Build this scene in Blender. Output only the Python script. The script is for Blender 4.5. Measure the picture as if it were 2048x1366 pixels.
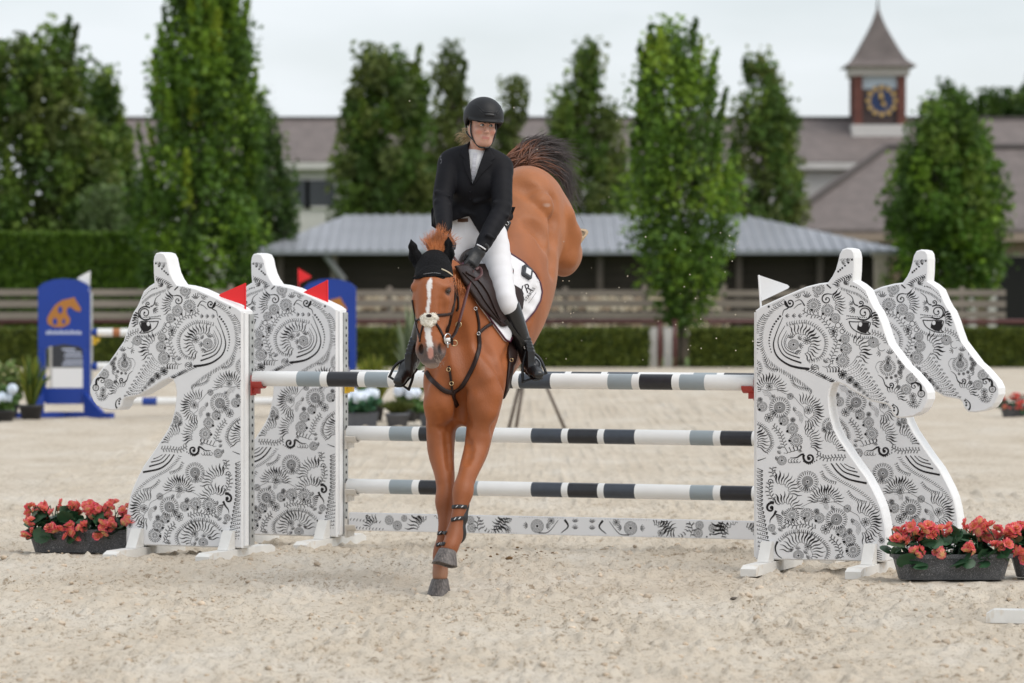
import bpy, bmesh, math, random
import numpy as np
from mathutils import Vector, Matrix

random.seed(7); RNG = np.random.default_rng(7)
scene = bpy.context.scene
for o in list(bpy.data.objects): bpy.data.objects.remove(o)
COL = scene.collection

# ------------------------------------------------------------------ camera
FPX = 7680.0                        # focal length in pixels of the 2048 px wide photograph
CAM = np.array([0.0, 0.0, 1.75])
PITCH = math.atan((683 - 578) / FPX)
cd = bpy.data.cameras.new('camera'); cam = bpy.data.objects.new('camera', cd); COL.objects.link(cam)
cam.location = CAM; cam.rotation_euler = (math.pi / 2 - PITCH, 0, 0)
cd.sensor_width = 36.0; cd.lens = 135.0; cd.clip_start = 0.5; cd.clip_end = 6000
cd.dof.use_dof = True; cd.dof.focus_distance = 22.9; cd.dof.aperture_fstop = 2.8; cd.dof.aperture_blades = 9
scene.camera = cam

# ------------------------------------------------------------------ sky, sun, exposure
SUN_EL, SUN_AZ = math.radians(52), math.radians(118)     # azimuth clockwise from +Y (right, a little behind the camera)
w = bpy.data.worlds.new('World'); scene.world = w; w.use_nodes = True
nt = w.node_tree; nt.nodes.clear()
N = nt.nodes.new; LK = nt.links.new
out = N('ShaderNodeOutputWorld'); bg = N('ShaderNodeBackground'); bg.inputs['Strength'].default_value = 0.12
sky = N('ShaderNodeTexSky'); sky.sky_type = 'NISHITA'; sky.sun_disc = False
sky.sun_elevation = SUN_EL; sky.sun_rotation = SUN_AZ; sky.air_density = 1.0; sky.dust_density = 2.0
geo = N('ShaderNodeTexCoord'); mp = N('ShaderNodeMapping'); mp.inputs['Scale'].default_value = (3.0, 3.0, 11.0); mp.inputs['Location'].default_value = (0.55, 0.2, 0.62)
cl = N('ShaderNodeTexNoise'); cl.inputs['Scale'].default_value = 1.25; cl.inputs['Detail'].default_value = 6; cl.inputs['Roughness'].default_value = 0.5
cr = N('ShaderNodeValToRGB'); cr.color_ramp.elements[0].position = 0.34; cr.color_ramp.elements[1].position = 0.56
cr.color_ramp.elements[0].color = (0.50, 0.50, 0.50, 1); cr.color_ramp.elements[1].color = (0.92, 0.92, 0.92, 1)
mx = N('ShaderNodeMixRGB'); mx.inputs['Color2'].default_value = (6.3, 6.65, 6.95, 1)     # thin bright cloud
LK(geo.outputs['Generated'], mp.inputs['Vector']); LK(mp.outputs['Vector'], cl.inputs['Vector']); LK(cl.outputs['Fac'], cr.inputs['Fac'])
LK(cr.outputs['Color'], mx.inputs['Fac']); LK(sky.outputs['Color'], mx.inputs['Color1']); LK(mx.outputs['Color'], bg.inputs['Color']); LK(bg.outputs['Background'], out.inputs['Surface'])
sd = bpy.data.lights.new('sun', 'SUN'); sd.energy = 1.5; sd.angle = math.radians(45); sd.color = (1.0, 0.955, 0.89)
sun = bpy.data.objects.new('sun', sd); COL.objects.link(sun)
sdir = Vector((math.cos(SUN_EL) * math.sin(SUN_AZ), math.cos(SUN_EL) * math.cos(SUN_AZ), math.sin(SUN_EL)))
sun.rotation_euler = sdir.to_track_quat('Z', 'Y').to_euler(); sun.location = (20, -10, 30)
vs = scene.view_settings; vs.view_transform = 'Standard'; vs.look = 'None'; vs.exposure = 0.28; vs.gamma = 1.0; vs.use_curve_mapping = False

# ------------------------------------------------------------------ pixels to places
_F = np.array([0, math.cos(PITCH), -math.sin(PITCH)]); _U = np.array([0, math.sin(PITCH), math.cos(PITCH)])
def ray(u, v):
    d = _F + np.array([(u - 1024) / FPX, 0, 0]) + _U * ((683 - v) / FPX)
    return d / d[1]                                        # one metre of depth along Y
def P(u, v, Y): return CAM + ray(u, v) * Y
def G(u, v, z=0.0):
    d = ray(u, v); return CAM + d * ((z - CAM[2]) / d[2])
def pxy(p):                                                # place to pixel
    q = np.asarray(p) - CAM; dz = q @ _F
    return 1024 + q[0] / dz * FPX, 683 - (q @ _U) / dz * FPX

# ------------------------------------------------------------------ objects
def new_mesh(name, verts, faces, mats=None, smooth=False, midx=None):
    me = bpy.data.meshes.new(name)
    v = np.asarray(verts, dtype=np.float32)
    if isinstance(faces, np.ndarray):
        n, k = faces.shape
        me.vertices.add(len(v)); me.vertices.foreach_set('co', v.ravel())
        me.loops.add(n * k); me.loops.foreach_set('vertex_index', faces.astype(np.int32).ravel())
        me.polygons.add(n); me.polygons.foreach_set('loop_start', np.arange(0, n * k, k, dtype=np.int32))
        me.update(calc_edges=True)
    else:
        me.from_pydata([tuple(map(float, p)) for p in v], [], [tuple(int(i) for i in f) for f in faces]); me.update()
    if mats is not None:
        for m in (mats if isinstance(mats, (list, tuple)) else [mats]): me.materials.append(m)
    if midx is not None: me.polygons.foreach_set('material_index', np.asarray(midx, dtype=np.int32))
    if smooth: me.polygons.foreach_set('use_smooth', np.ones(len(me.polygons), dtype=bool))
    return me
def link(name, data, parent=None, loc=None):
    o = bpy.data.objects.new(name, data); COL.objects.link(o)
    if parent is not None: o.parent = parent
    if loc is not None: o.location = [float(x) for x in loc]
    return o
def tag(o, label, cat, group=None):
    o['label'] = label; o['category'] = cat
    if group: o['group'] = group
    return o
def thing(name, label, cat, loc=(0, 0, 0), rz=0.0, group=None):
    o = link(name, None, None, loc); o.rotation_euler = (0, 0, rz); o.empty_display_size = 0.1
    return tag(o, label, cat, group)
def struct(o): o['kind'] = 'structure'; return o
def stuff(o): o['kind'] = 'stuff'; return o
def rel(pts, root):                                        # world points to the root's own frame
    loc = np.array(root.location); c, s = math.cos(root.rotation_euler[2]), math.sin(root.rotation_euler[2])
    q = np.asarray(pts, float) - loc
    return np.stack([q[..., 0] * c + q[..., 1] * s, -q[..., 0] * s + q[..., 1] * c, q[..., 2]], -1)

class MB:                                                  # collects simple shapes into one mesh
    def __init__(s): s.v = []; s.f = []; s.m = []
    def add(s, v, f, mi=0):
        b = len(s.v); s.v += [tuple(map(float, p)) for p in v]; s.f += [tuple(int(i) + b for i in q) for q in f]; s.m += [mi] * len(f); return s
    def box(s, x0, x1, y0, y1, z0, z1, mi=0, bev=0.0):
        if bev > 0:
            bm = bmesh.new(); bmesh.ops.create_cube(bm, size=1)
            for q in bm.verts: q.co = ((x0 + x1) / 2 + q.co.x * (x1 - x0), (y0 + y1) / 2 + q.co.y * (y1 - y0), (z0 + z1) / 2 + q.co.z * (z1 - z0))
            bmesh.ops.bevel(bm, geom=bm.edges[:], offset=bev, segments=2, affect='EDGES')
            bm.verts.index_update(); s.add([q.co[:] for q in bm.verts], [[q.index for q in f.verts] for f in bm.faces], mi); bm.free(); return s
        v = [(x0, y0, z0), (x1, y0, z0), (x1, y1, z0), (x0, y1, z0), (x0, y0, z1), (x1, y0, z1), (x1, y1, z1), (x0, y1, z1)]
        return s.add(v, [(0, 3, 2, 1), (4, 5, 6, 7), (0, 1, 5, 4), (1, 2, 6, 5), (2, 3, 7, 6), (3, 0, 4, 7)], mi)
    def tube(s, pts, r, n=10, mi=0, cap=True):
        v, f = tube_geo(pts, r, n, cap); return s.add(v, f, mi)
    def prism(s, poly, y0, y1, mi=0):                      # polygon in x,z pulled along y
        n = len(poly); v = [(x, y0, z) for x, z in poly] + [(x, y1, z) for x, z in poly]
        return s.add(v, [tuple(range(n)), tuple(range(2 * n - 1, n - 1, -1))] + [(i, i + n, (i + 1) % n + n, (i + 1) % n) for i in range(n)], mi)
    def build(s, name, mats, parent=None, smooth=False, loc=None):
        return link(name, new_mesh(name, s.v, s.f, mats, smooth, s.m), parent, loc)

def frames(pts):
    pts = np.asarray(pts, float); t = np.gradient(pts, axis=0); t /= np.linalg.norm(t, axis=1, keepdims=True) + 1e-12
    n = np.zeros_like(t); ref = np.array([0, 0, 1.0]) if abs(t[0][2]) < .9 else np.array([1.0, 0, 0])
    for i in range(len(t)):
        q = ref - t[i] * (ref @ t[i]); q /= np.linalg.norm(q) + 1e-12; n[i] = q; ref = q
    return t, n, np.cross(t, n)
def tube_geo(pts, r, n=10, cap=True):
    pts = np.asarray(pts, float); t, a, b = frames(pts); k = len(pts); r = np.broadcast_to(np.asarray(r, float), (k,))
    ang = np.arange(n) * 2 * math.pi / n
    v = pts[:, None] + r[:, None, None] * (np.cos(ang)[None, :, None] * a[:, None] + np.sin(ang)[None, :, None] * b[:, None])
    v = v.reshape(-1, 3).tolist(); f = []
    for i in range(k - 1):
        for j in range(n): f.append((i * n + j, i * n + (j + 1) % n, (i + 1) * n + (j + 1) % n, (i + 1) * n + j))
    if cap: f.append(tuple(range(n - 1, -1, -1))); f.append(tuple((k - 1) * n + j for j in range(n)))
    return v, f
def spline(pts, n):                                        # Catmull-Rom through points
    p = np.asarray(pts, float)
    if len(p) == 2: return p[0] + (p[1] - p[0]) * np.linspace(0, 1, n)[:, None]
    q = np.vstack([2 * p[0] - p[1], p, 2 * p[-1] - p[-2]]); s = np.linspace(0, len(p) - 1 - 1e-9, n); i = s.astype(int); u = (s - i)[:, None]
    a, b, c, d = q[i], q[i + 1], q[i + 2], q[i + 3]
    return .5 * (2 * b + (c - a) * u + (2 * a - 5 * b + 4 * c - d) * u ** 2 + (3 * b - a - 3 * c + d) * u ** 3)
def ribbon_geo(pts, nrm, width, thick):                    # flat strap lying on a surface
    pts = np.asarray(pts, float); nrm = np.asarray(nrm, float); k = len(pts)
    t = np.gradient(pts, axis=0); t /= np.linalg.norm(t, axis=1, keepdims=True) + 1e-12
    nrm = nrm - t * np.sum(nrm * t, 1, keepdims=True); nrm /= np.linalg.norm(nrm, axis=1, keepdims=True) + 1e-12
    s = np.cross(t, nrm); wd = np.broadcast_to(np.asarray(width, float), (k,))[:, None] / 2
    sec = [(-1, 0), (-1, .7), (-.75, 1), (.75, 1), (1, .7), (1, 0)]
    v = np.stack([pts + s * wd * a + nrm * thick * b for a, b in sec], 1).reshape(-1, 3).tolist(); m = len(sec); f = []
    for i in range(k - 1):
        for j in range(m): f.append((i * m + j, (i + 1) * m + j, (i + 1) * m + (j + 1) % m, i * m + (j + 1) % m))
    f.append(tuple(range(m))); f.append(tuple((k - 1) * m + j for j in range(m - 1, -1, -1)))
    return v, f

# ------------------------------------------------------------------ materials
def mat(name, col, rough=.6, metal=0.0, var=0.0, scale=20.0, bump=0.0, bscale=None, coat=0.0, sheen=0.0, sub=0.0, spec=None, attr=None, col2=None, det=4, lo=.35, hi=.65, stretch=None, trans=0.0):
    m = bpy.data.materials.new(name); m.use_nodes = True; n = m.node_tree; b = n.nodes['Principled BSDF']; L = n.links.new
    b.inputs['Base Color'].default_value = (*col, 1); b.inputs['Roughness'].default_value = rough; b.inputs['Metallic'].default_value = metal
    if coat: b.inputs['Coat Weight'].default_value = coat; b.inputs['Coat Roughness'].default_value = .15
    if sheen: b.inputs['Sheen Weight'].default_value = sheen; b.inputs['Sheen Roughness'].default_value = .4
    if sub: b.inputs['Subsurface Weight'].default_value = sub; b.inputs['Subsurface Radius'].default_value = (.02, .008, .004); b.inputs['Subsurface Scale'].default_value = .3
    if spec is not None: b.inputs['Specular IOR Level'].default_value = spec
    tc = n.nodes.new('ShaderNodeTexCoord'); vec = tc.outputs['Object']
    if stretch:
        mpn = n.nodes.new('ShaderNodeMapping'); mpn.inputs['Scale'].default_value = stretch; L(vec, mpn.inputs['Vector']); vec = mpn.outputs['Vector']
    src = None
    if attr:
        a = n.nodes.new('ShaderNodeAttribute'); a.attribute_name = attr; src = a.outputs['Color']
    if var > 0 or col2 is not None:
        tx = n.nodes.new('ShaderNodeTexNoise'); tx.inputs['Scale'].default_value = scale; tx.inputs['Detail'].default_value = det; L(vec, tx.inputs['Vector'])
        if col2 is not None:
            r = n.nodes.new('ShaderNodeValToRGB'); r.color_ramp.elements[0].position = lo; r.color_ramp.elements[1].position = hi
            r.color_ramp.elements[0].color = (*col, 1); r.color_ramp.elements[1].color = (*col2, 1); L(tx.outputs['Fac'], r.inputs['Fac']); src = r.outputs['Color']
        if var > 0:
            mr = n.nodes.new('ShaderNodeMapRange'); mr.inputs['From Min'].default_value = .25; mr.inputs['From Max'].default_value = .75
            mr.inputs['To Min'].default_value = 1 - var; mr.inputs['To Max'].default_value = 1 + var
            tx2 = n.nodes.new('ShaderNodeTexNoise'); tx2.inputs['Scale'].default_value = scale * .7; tx2.inputs['Detail'].default_value = det; L(vec, tx2.inputs['Vector']); L(tx2.outputs['Fac'], mr.inputs['Value'])
            mm = n.nodes.new('ShaderNodeMixRGB'); mm.blend_type = 'MULTIPLY'; mm.inputs['Fac'].default_value = 1
            if src is not None: L(src, mm.inputs['Color1'])
            else: mm.inputs['Color1'].default_value = (*col, 1)
            L(mr.outputs['Result'], mm.inputs['Color2']); src = mm.outputs['Color']
    if src is not None: L(src, b.inputs['Base Color'])
    if bump > 0:
        tb = n.nodes.new('ShaderNodeTexNoise'); tb.inputs['Scale'].default_value = bscale or scale * 3; tb.inputs['Detail'].default_value = 5; L(vec, tb.inputs['Vector'])
        bp = n.nodes.new('ShaderNodeBump'); bp.inputs['Strength'].default_value = bump; bp.inputs['Distance'].default_value = .01; L(tb.outputs['Fac'], bp.inputs['Height']); L(bp.outputs['Normal'], b.inputs['Normal'])
    if trans > 0:                                          # leaves let some light through
        tr = n.nodes.new('ShaderNodeBsdfTranslucent'); ms = n.nodes.new('ShaderNodeMixShader'); ms.inputs['Fac'].default_value = trans
        if src is not None: L(src, tr.inputs['Color'])
        else: tr.inputs['Color'].default_value = (*col, 1)
        L(b.outputs['BSDF'], ms.inputs[1]); L(tr.outputs['BSDF'], ms.inputs[2]); L(ms.outputs['Shader'], n.nodes['Material Output'].inputs['Surface'])
    return m
def set_col(me, cols, name='pigment'):
    a = me.color_attributes.new(name, 'FLOAT_COLOR', 'POINT'); c = np.ones((len(me.vertices), 4), np.float32); c[:, :3] = cols; a.data.foreach_set('color', c.ravel())

# ------------------------------------------------------------------ implicit bodies (smooth unions, polygonised with surface nets)
def _n(v): v = np.asarray(v, float); return v / (np.linalg.norm(v) + 1e-12)
def ell_dist(q, r):
    k0 = np.sqrt(np.sum((q / r) ** 2, -1)); k1 = np.sqrt(np.sum((q / r ** 2) ** 2, -1)) + 1e-9
    return np.where(k0 < 1e-6, -np.min(r), k0 * (k0 - 1) / k1)
class Body:
    def __init__(s): s.p = []
    def cone(s, A, B, ra, rb, lat=None, k=.03, op=1):      # ra, rb: (lateral, other) radii or one number
        A, B = np.asarray(A, float), np.asarray(B, float); ra = np.array(ra if np.ndim(ra) else (ra, ra), float); rb = np.array(rb if np.ndim(rb) else (rb, rb), float)
        wv = _n(B - A); lat = np.array([1.0, 0, 0]) if lat is None else np.asarray(lat, float)
        lv = lat - wv * (lat @ wv); lv = _n(lv); nv = np.cross(wv, lv); ln = np.linalg.norm(B - A) + 1e-9
        def fn(p):
            d = p - A; t = np.clip((d @ wv) / ln, 0, 1); c = d - t[..., None] * (B - A)
            r = ra + t[..., None] * (rb - ra)
            q = np.stack([c @ lv, c @ nv, c @ wv], -1); rr = np.stack([r[..., 0], r[..., 1], np.minimum(r[..., 0], r[..., 1])], -1)
            return ell_dist(q, rr)
        m = max(ra.max(), rb.max()); s.p.append((fn, np.minimum(A, B) - m, np.maximum(A, B) + m, k, op)); return s
    def chain(s, st, lat=None, k=.03, kin=.02, sub=3):            # st: (point, lateral radius, other radius)
        if sub > 1:                                        # resample smoothly so no ring shows
            q = spline([np.r_[a[0], a[1:]] for a in st], (len(st) - 1) * sub + 1); st = [(r[:3], r[3], r[4]) for r in q]
        for i in range(len(st) - 1): s.cone(st[i][0], st[i + 1][0], st[i][1:], st[i + 1][1:], lat, k if i == 0 else kin)
        return s
    def ell(s, c, r, ax=None, k=.03, op=1):                # ax: rows are the ellipsoid's own axes
        c = np.asarray(c, float); r = np.array(r if np.ndim(r) else (r, r, r), float); M = np.eye(3) if ax is None else np.asarray(ax, float)
        def fn(p): return ell_dist((p - c) @ M.T, r)
        s.p.append((fn, c - r.max(), c + r.max(), k, op)); return s
    def cut(s, pt, nrm, k=.004):                           # removes everything on the side nrm points to
        pt = np.asarray(pt, float); nv = _n(nrm)
        def fn(p): return -((p - pt) @ nv)
        s.p.append((fn, None, None, k, -1)); return s
    @staticmethod
    def _mix(F, d, k, op):
        if op > 0:
            h = np.maximum(k - np.abs(F - d), 0) / k; return np.minimum(F, d) - h * h * k * .25
        d = -d; h = np.maximum(k - np.abs(F - d), 0) / k; return np.maximum(F, d) + h * h * k * .25
    def ev_exact(s, p):
        F = np.full(p.shape[:-1], 1.0)
        for fn, lo, hi, k, op in s.p: F = s._mix(F, fn(p), k, op)
        return F
    def bake(s, h, lo=None, hi=None):                      # distance field on a grid
        lo = np.min([q[1] for q in s.p if q[1] is not None and q[4] > 0], 0) - .06; hi = np.max([q[2] for q in s.p if q[2] is not None and q[4] > 0], 0) + .06
        n = np.ceil((hi - lo) / h).astype(int) + 1; F = np.full(n, .08, np.float32); ax = [(lo[i] + np.arange(n[i]) * h) for i in range(3)]
        for fn, a, b, k, op in s.p:
            m = k + .05 if op > 0 else k + 2 * h
            if a is None: i0, i1 = np.zeros(3, int), n
            else: i0 = np.clip(np.floor((a - m - lo) / h).astype(int), 0, n); i1 = np.clip(np.ceil((b + m - lo) / h).astype(int) + 1, 0, n)
            if (i1 <= i0).any(): continue
            sl = tuple(slice(i0[i], i1[i]) for i in range(3))
            X = np.stack(np.meshgrid(*[ax[i][sl[i]] for i in range(3)], indexing='ij'), -1)
            F[sl] = s._mix(F[sl], fn(X), k, op)
        s.F, s.lo, s.h, s.n = F, lo, h, n; return s
    def ev(s, p):
        if not hasattr(s, 'F'): return s.ev_exact(p)
        q = (p - s.lo) / s.h; i = np.floor(q).astype(int); ok = ((i >= 0) & (i < s.n - 1)).all(-1); i = np.clip(i, 0, s.n - 2); t = q - i; r = 0
        for a in (0, 1):
            for b in (0, 1):
                for c in (0, 1): r = r + s.F[i[..., 0] + a, i[..., 1] + b, i[..., 2] + c] * np.abs(1 - a - t[..., 0]) * np.abs(1 - b - t[..., 1]) * np.abs(1 - c - t[..., 2])
        return np.where(ok, r, .08)
    def grad(s, p, e=None):
        e = e or (s.h if hasattr(s, 'F') else .004)
        g = np.stack([s.ev(p + np.eye(3)[i] * e) - s.ev(p - np.eye(3)[i] * e) for i in range(3)], -1)
        return g / (np.linalg.norm(g, axis=-1, keepdims=True) + 1e-12)
    def hit(s, uv, off=0.0, y0=20.5, y1=25.5):             # camera rays through pixels -> nearest surface (offset outwards)
        uv = np.asarray(uv, float).reshape(-1, 2); D = np.array([ray(u, v) for u, v in uv])
        if not hasattr(s, 'F'): s.bake(.007)
        st = .006; y0 = max(y0, s.lo[1]); y1 = min(y1, s.lo[1] + s.n[1] * s.h); Ys = np.arange(y0, y1, st); hitY = np.full(len(uv), y1 + 1.0)
        for c in range(0, len(uv), 400):
            d = s.ev(CAM + D[c:c + 400, None, :] * Ys[None, :, None]) - off; neg = d < 0; j = neg.argmax(1); ok = neg.any(1); j0 = np.maximum(j - 1, 0); r = np.arange(len(j))
            da, db = d[r, j0], d[r, j]; t = np.where(j > 0, da / np.where(np.abs(da - db) < 1e-9, 1, da - db), 0); hitY[c:c + 400] = np.where(ok, Ys[j0] + t * st, y1 + 1.0)
        return CAM + D * np.minimum(hitY, y1)[:, None], hitY < y1
    def snap(s, p, off=0.0):                               # nearest surface point
        p = np.array(p, float)
        for _ in range(6): p = p - s.grad(p) * (s.ev(p) - off)[:, None] * .9
        return p
    def mesh(s, h):
        s.bake(h); F, lo, n = s.F, s.lo, s.n
        I = F < 0
        cnt = sum(I[a:n[0] - 1 + a, b:n[1] - 1 + b, c:n[2] - 1 + c].astype(np.int8) for a in (0, 1) for b in (0, 1) for c in (0, 1))
        cells = np.argwhere((cnt > 0) & (cnt < 8)); cid = np.full(n - 1, -1, np.int32); cid[tuple(cells.T)] = np.arange(len(cells))
        cor = np.array([(a, b, c) for a in (0, 1) for b in (0, 1) for c in (0, 1)]); V = np.stack([F[tuple((cells + q).T)] for q in cor], 1)
        acc = np.zeros((len(cells), 3)); num = np.zeros(len(cells))
        for i in range(8):
            for j in range(i + 1, 8):
                if np.abs(cor[i] - cor[j]).sum() != 1: continue
                m = (V[:, i] < 0) != (V[:, j] < 0); t = np.where(m, V[:, i] / np.where(m, V[:, i] - V[:, j], 1), 0)
                acc += m[:, None] * (cor[i] + t[:, None] * (cor[j] - cor[i])); num += m
        verts = lo + (cells + acc / num[:, None]) * h; quads = []
        for d in range(3):
            e1, e2 = (d + 1) % 3, (d + 2) % 3
            a = [slice(0, n[i]) for i in range(3)]; b = list(a); a[d] = slice(0, n[d] - 1); b[d] = slice(1, n[d])
            E = np.argwhere(I[tuple(a)] != I[tuple(b)])
            E = E[(E[:, e1] > 0) & (E[:, e2] > 0) & (E[:, e1] < n[e1] - 1) & (E[:, e2] < n[e2] - 1)]
            sg = I[tuple(E.T)]; o1 = np.eye(3, dtype=int)[e1]; o2 = np.eye(3, dtype=int)[e2]
            q = np.stack([cid[tuple((E - o1 - o2).T)], cid[tuple((E - o2).T)], cid[tuple(E.T)], cid[tuple((E - o1).T)]], 1)
            q[~sg] = q[~sg][:, ::-1]; quads.append(q)
        return verts, np.vstack(quads)
def lerp(a, b, t): return np.asarray(a) * (1 - t) + np.asarray(b) * t
def sstep(x, a, b): t = np.clip((x - a) / (b - a), 0, 1); return t * t * (3 - 2 * t)
# ================================================================== ground
def vnoise(x, y, seed):
    xi, yi = np.floor(x).astype(np.int64), np.floor(y).astype(np.int64); fx, fy = x - xi, y - yi; fx = fx * fx * (3 - 2 * fx); fy = fy * fy * (3 - 2 * fy)
    def hsh(a, b):
        n = (a * 374761393 + b * 668265263 + seed * 1442695041) & 0x7fffffff; n = ((n ^ (n >> 13)) * 1274126177) & 0x7fffffff; return ((n ^ (n >> 16)) & 0xffff) / 65535.0
    a, b, c, d = hsh(xi, yi), hsh(xi + 1, yi), hsh(xi, yi + 1), hsh(xi + 1, yi + 1)
    return (a * (1 - fx) + b * fx) * (1 - fy) + (c * (1 - fx) + d * fx) * fy
def sand_h(x, y):
    r = lambda s, q: vnoise(x * s, y * s * .8, q) - .5
    clod = np.maximum(vnoise(x * 17, y * 15, 5) - .58, 0) * (.5 + vnoise(x * 2.2, y * 1.6, 9))
    return .024 * r(.7, 1) + .018 * r(2.2, 2) + .018 * r(6, 3) + .019 * r(13, 4) + .012 * r(29, 6) + .09 * clod
xs = np.r_[-3000, -600, -150, -60, -30, -16, -10, np.arange(-7.5, -4.3, .25), np.arange(-4.3, 4.3, .0165), np.arange(4.3, 7.6, .25), 10, 16, 30, 60, 150, 600, 3000]
ys = [-200, -40, 0, 8, 12, 15]; yq = 16.2
while yq < 31: ys.append(yq); yq += .021 + .0042 * max(yq - 17, 0)
while yq < 86: ys.append(yq); yq += .25 + .05 * (yq - 31)
ys = np.r_[ys, 88, 100, 150, 300, 800, 2500, 5000]
XX, YY = np.meshgrid(xs, ys); fade = sstep(YY, 15.5, 16.5) * (1 - sstep(YY, 60, 80)) * (1 - sstep(np.abs(XX), 7, 10)); flat = sum(np.exp(-((XX - a_) / .55) ** 4 - ((YY - b_) / .32) ** 4) for a_, b_ in ((2.64, 23.0), (-2.85, 25.45), (3.38, 23.2))); fade = fade * (1 - .8 * np.clip(flat, 0, 1)); ZZ = sand_h(XX, YY) * fade - .010
nx, ny = len(xs), len(ys); iv = np.arange(nx * ny).reshape(ny, nx)
quad = np.stack([iv[:-1, :-1], iv[:-1, 1:], iv[1:, 1:], iv[1:, :-1]], -1).reshape(-1, 4)
def sand_material():
    m = bpy.data.materials.new('arena_sand'); m.use_nodes = True; n = m.node_tree; L = n.links.new; b = n.nodes['Principled BSDF']; b.inputs['Roughness'].default_value = .95; b.inputs['Specular IOR Level'].default_value = .15
    tc = n.nodes.new('ShaderNodeTexCoord')
    def noise(sc, det=5, st=(1, 1, 1), rough=.6):
        mp_ = n.nodes.new('ShaderNodeMapping'); mp_.inputs['Scale'].default_value = st; t = n.nodes.new('ShaderNodeTexNoise'); t.inputs['Scale'].default_value = sc; t.inputs['Detail'].default_value = det; t.inputs['Roughness'].default_value = rough
        L(tc.outputs['Object'], mp_.inputs['Vector']); L(mp_.outputs['Vector'], t.inputs['Vector']); return t.outputs['Fac']
    def ramp(f, stops):
        r = n.nodes.new('ShaderNodeValToRGB'); e = r.color_ramp.elements
        while len(e) < len(stops): e.new(.5)
        for q, (p_, c) in zip(e, stops): q.position = p_; q.color = (*c, 1)
        L(f, r.inputs['Fac']); return r.outputs['Color']
    def mul(a, c, fac=None):
        q = n.nodes.new('ShaderNodeMixRGB'); q.blend_type = 'MULTIPLY'; q.inputs['Fac'].default_value = 1; L(a, q.inputs['Color1'])
        if fac is not None: L(fac, q.inputs['Fac'])
        L(c, q.inputs['Color2']); return q.outputs['Color']
    base = ramp(noise(1.1, 6, (1, .5, 1)), [(.30, (.52, .445, .35)), (.52, (.595, .525, .43)), (.72, (.645, .59, .51))])
    sp = ramp(noise(20, 4, (1, .5, 1), .75), [(.34, (.50, .44, .37)), (.47, (.98, .98, .98)), (1, (1, 1, 1))]); s2 = ramp(noise(62, 3, (1, .45, 1), .8), [(.33, (.45, .39, .32)), (.44, (1, 1, 1)), (1, (1, 1, 1))])
    patch_ = ramp(noise(1.7, 4, (1, .45, 1), .6), [(.36, (.42, .42, .42)), (.60, (1, 1, 1))]); L(mul(mul(base, sp, patch_), s2, patch_), b.inputs['Base Color'])
    bp = n.nodes.new('ShaderNodeBump'); bp.inputs['Strength'].default_value = .55; bp.inputs['Distance'].default_value = .03; L(noise(26, 8, (1, 1, 1), .7), bp.inputs['Height']); L(bp.outputs['Normal'], b.inputs['Normal']); return m
struct(link('ground', new_mesh('ground', np.stack([XX, YY, ZZ], -1).reshape(-1, 3), quad, sand_material(), True)))
m_grass = mat('lawn_grass', (.10, .16, .03), .9, var=.3, scale=1.5)
struct(link('lawn', new_mesh('lawn', [(-200, 87, .006), (200, 87, .006), (200, 1500, .006), (-200, 1500, .006)], [(0, 1, 2, 3)], m_grass)))

# ================================================================== foliage
def leaf_cards(cen, size, nrm_up=.35, fold=True):
    n = len(cen); d = RNG.normal(0, 1, (n, 3)); d[:, 2] *= .8; d /= np.linalg.norm(d, axis=1, keepdims=True); r = RNG.normal(0, 1, (n, 3)); r[:, 2] += nrm_up
    s = np.cross(d, r); s /= np.linalg.norm(s, axis=1, keepdims=True) + 1e-9; L_ = (size * RNG.uniform(.7, 1.35, n))[:, None]; W = L_ * .34
    a, b, c, e = cen - d * L_ * .5, cen + s * W - d * L_ * .05, cen + d * L_ * .5, cen - s * W - d * L_ * .05
    return np.stack([a, b, c, e], 1).reshape(-1, 3), np.arange(4 * n).reshape(n, 4)
def foliage_material(name, trans=.40): return mat(name, (.05, .1, .02), .55, attr='pigment', trans=trans, spec=.3)
m_leaf = foliage_material('tree_leaves'); m_hedge = foliage_material('hedge_leaves', .22)
m_bark = mat('grey_brown_bark', (.11, .085, .065), .9, var=.35, scale=9, bump=.5, bscale=18, stretch=(1, 1, .3))
def leaf_colours(n, tones, per=4):
    t = 1.45 * np.array(tones)[RNG.integers(0, len(tones), n)] * RNG.uniform(.75, 1.3, (n, 1)); return np.repeat(t, per, 0)
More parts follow.
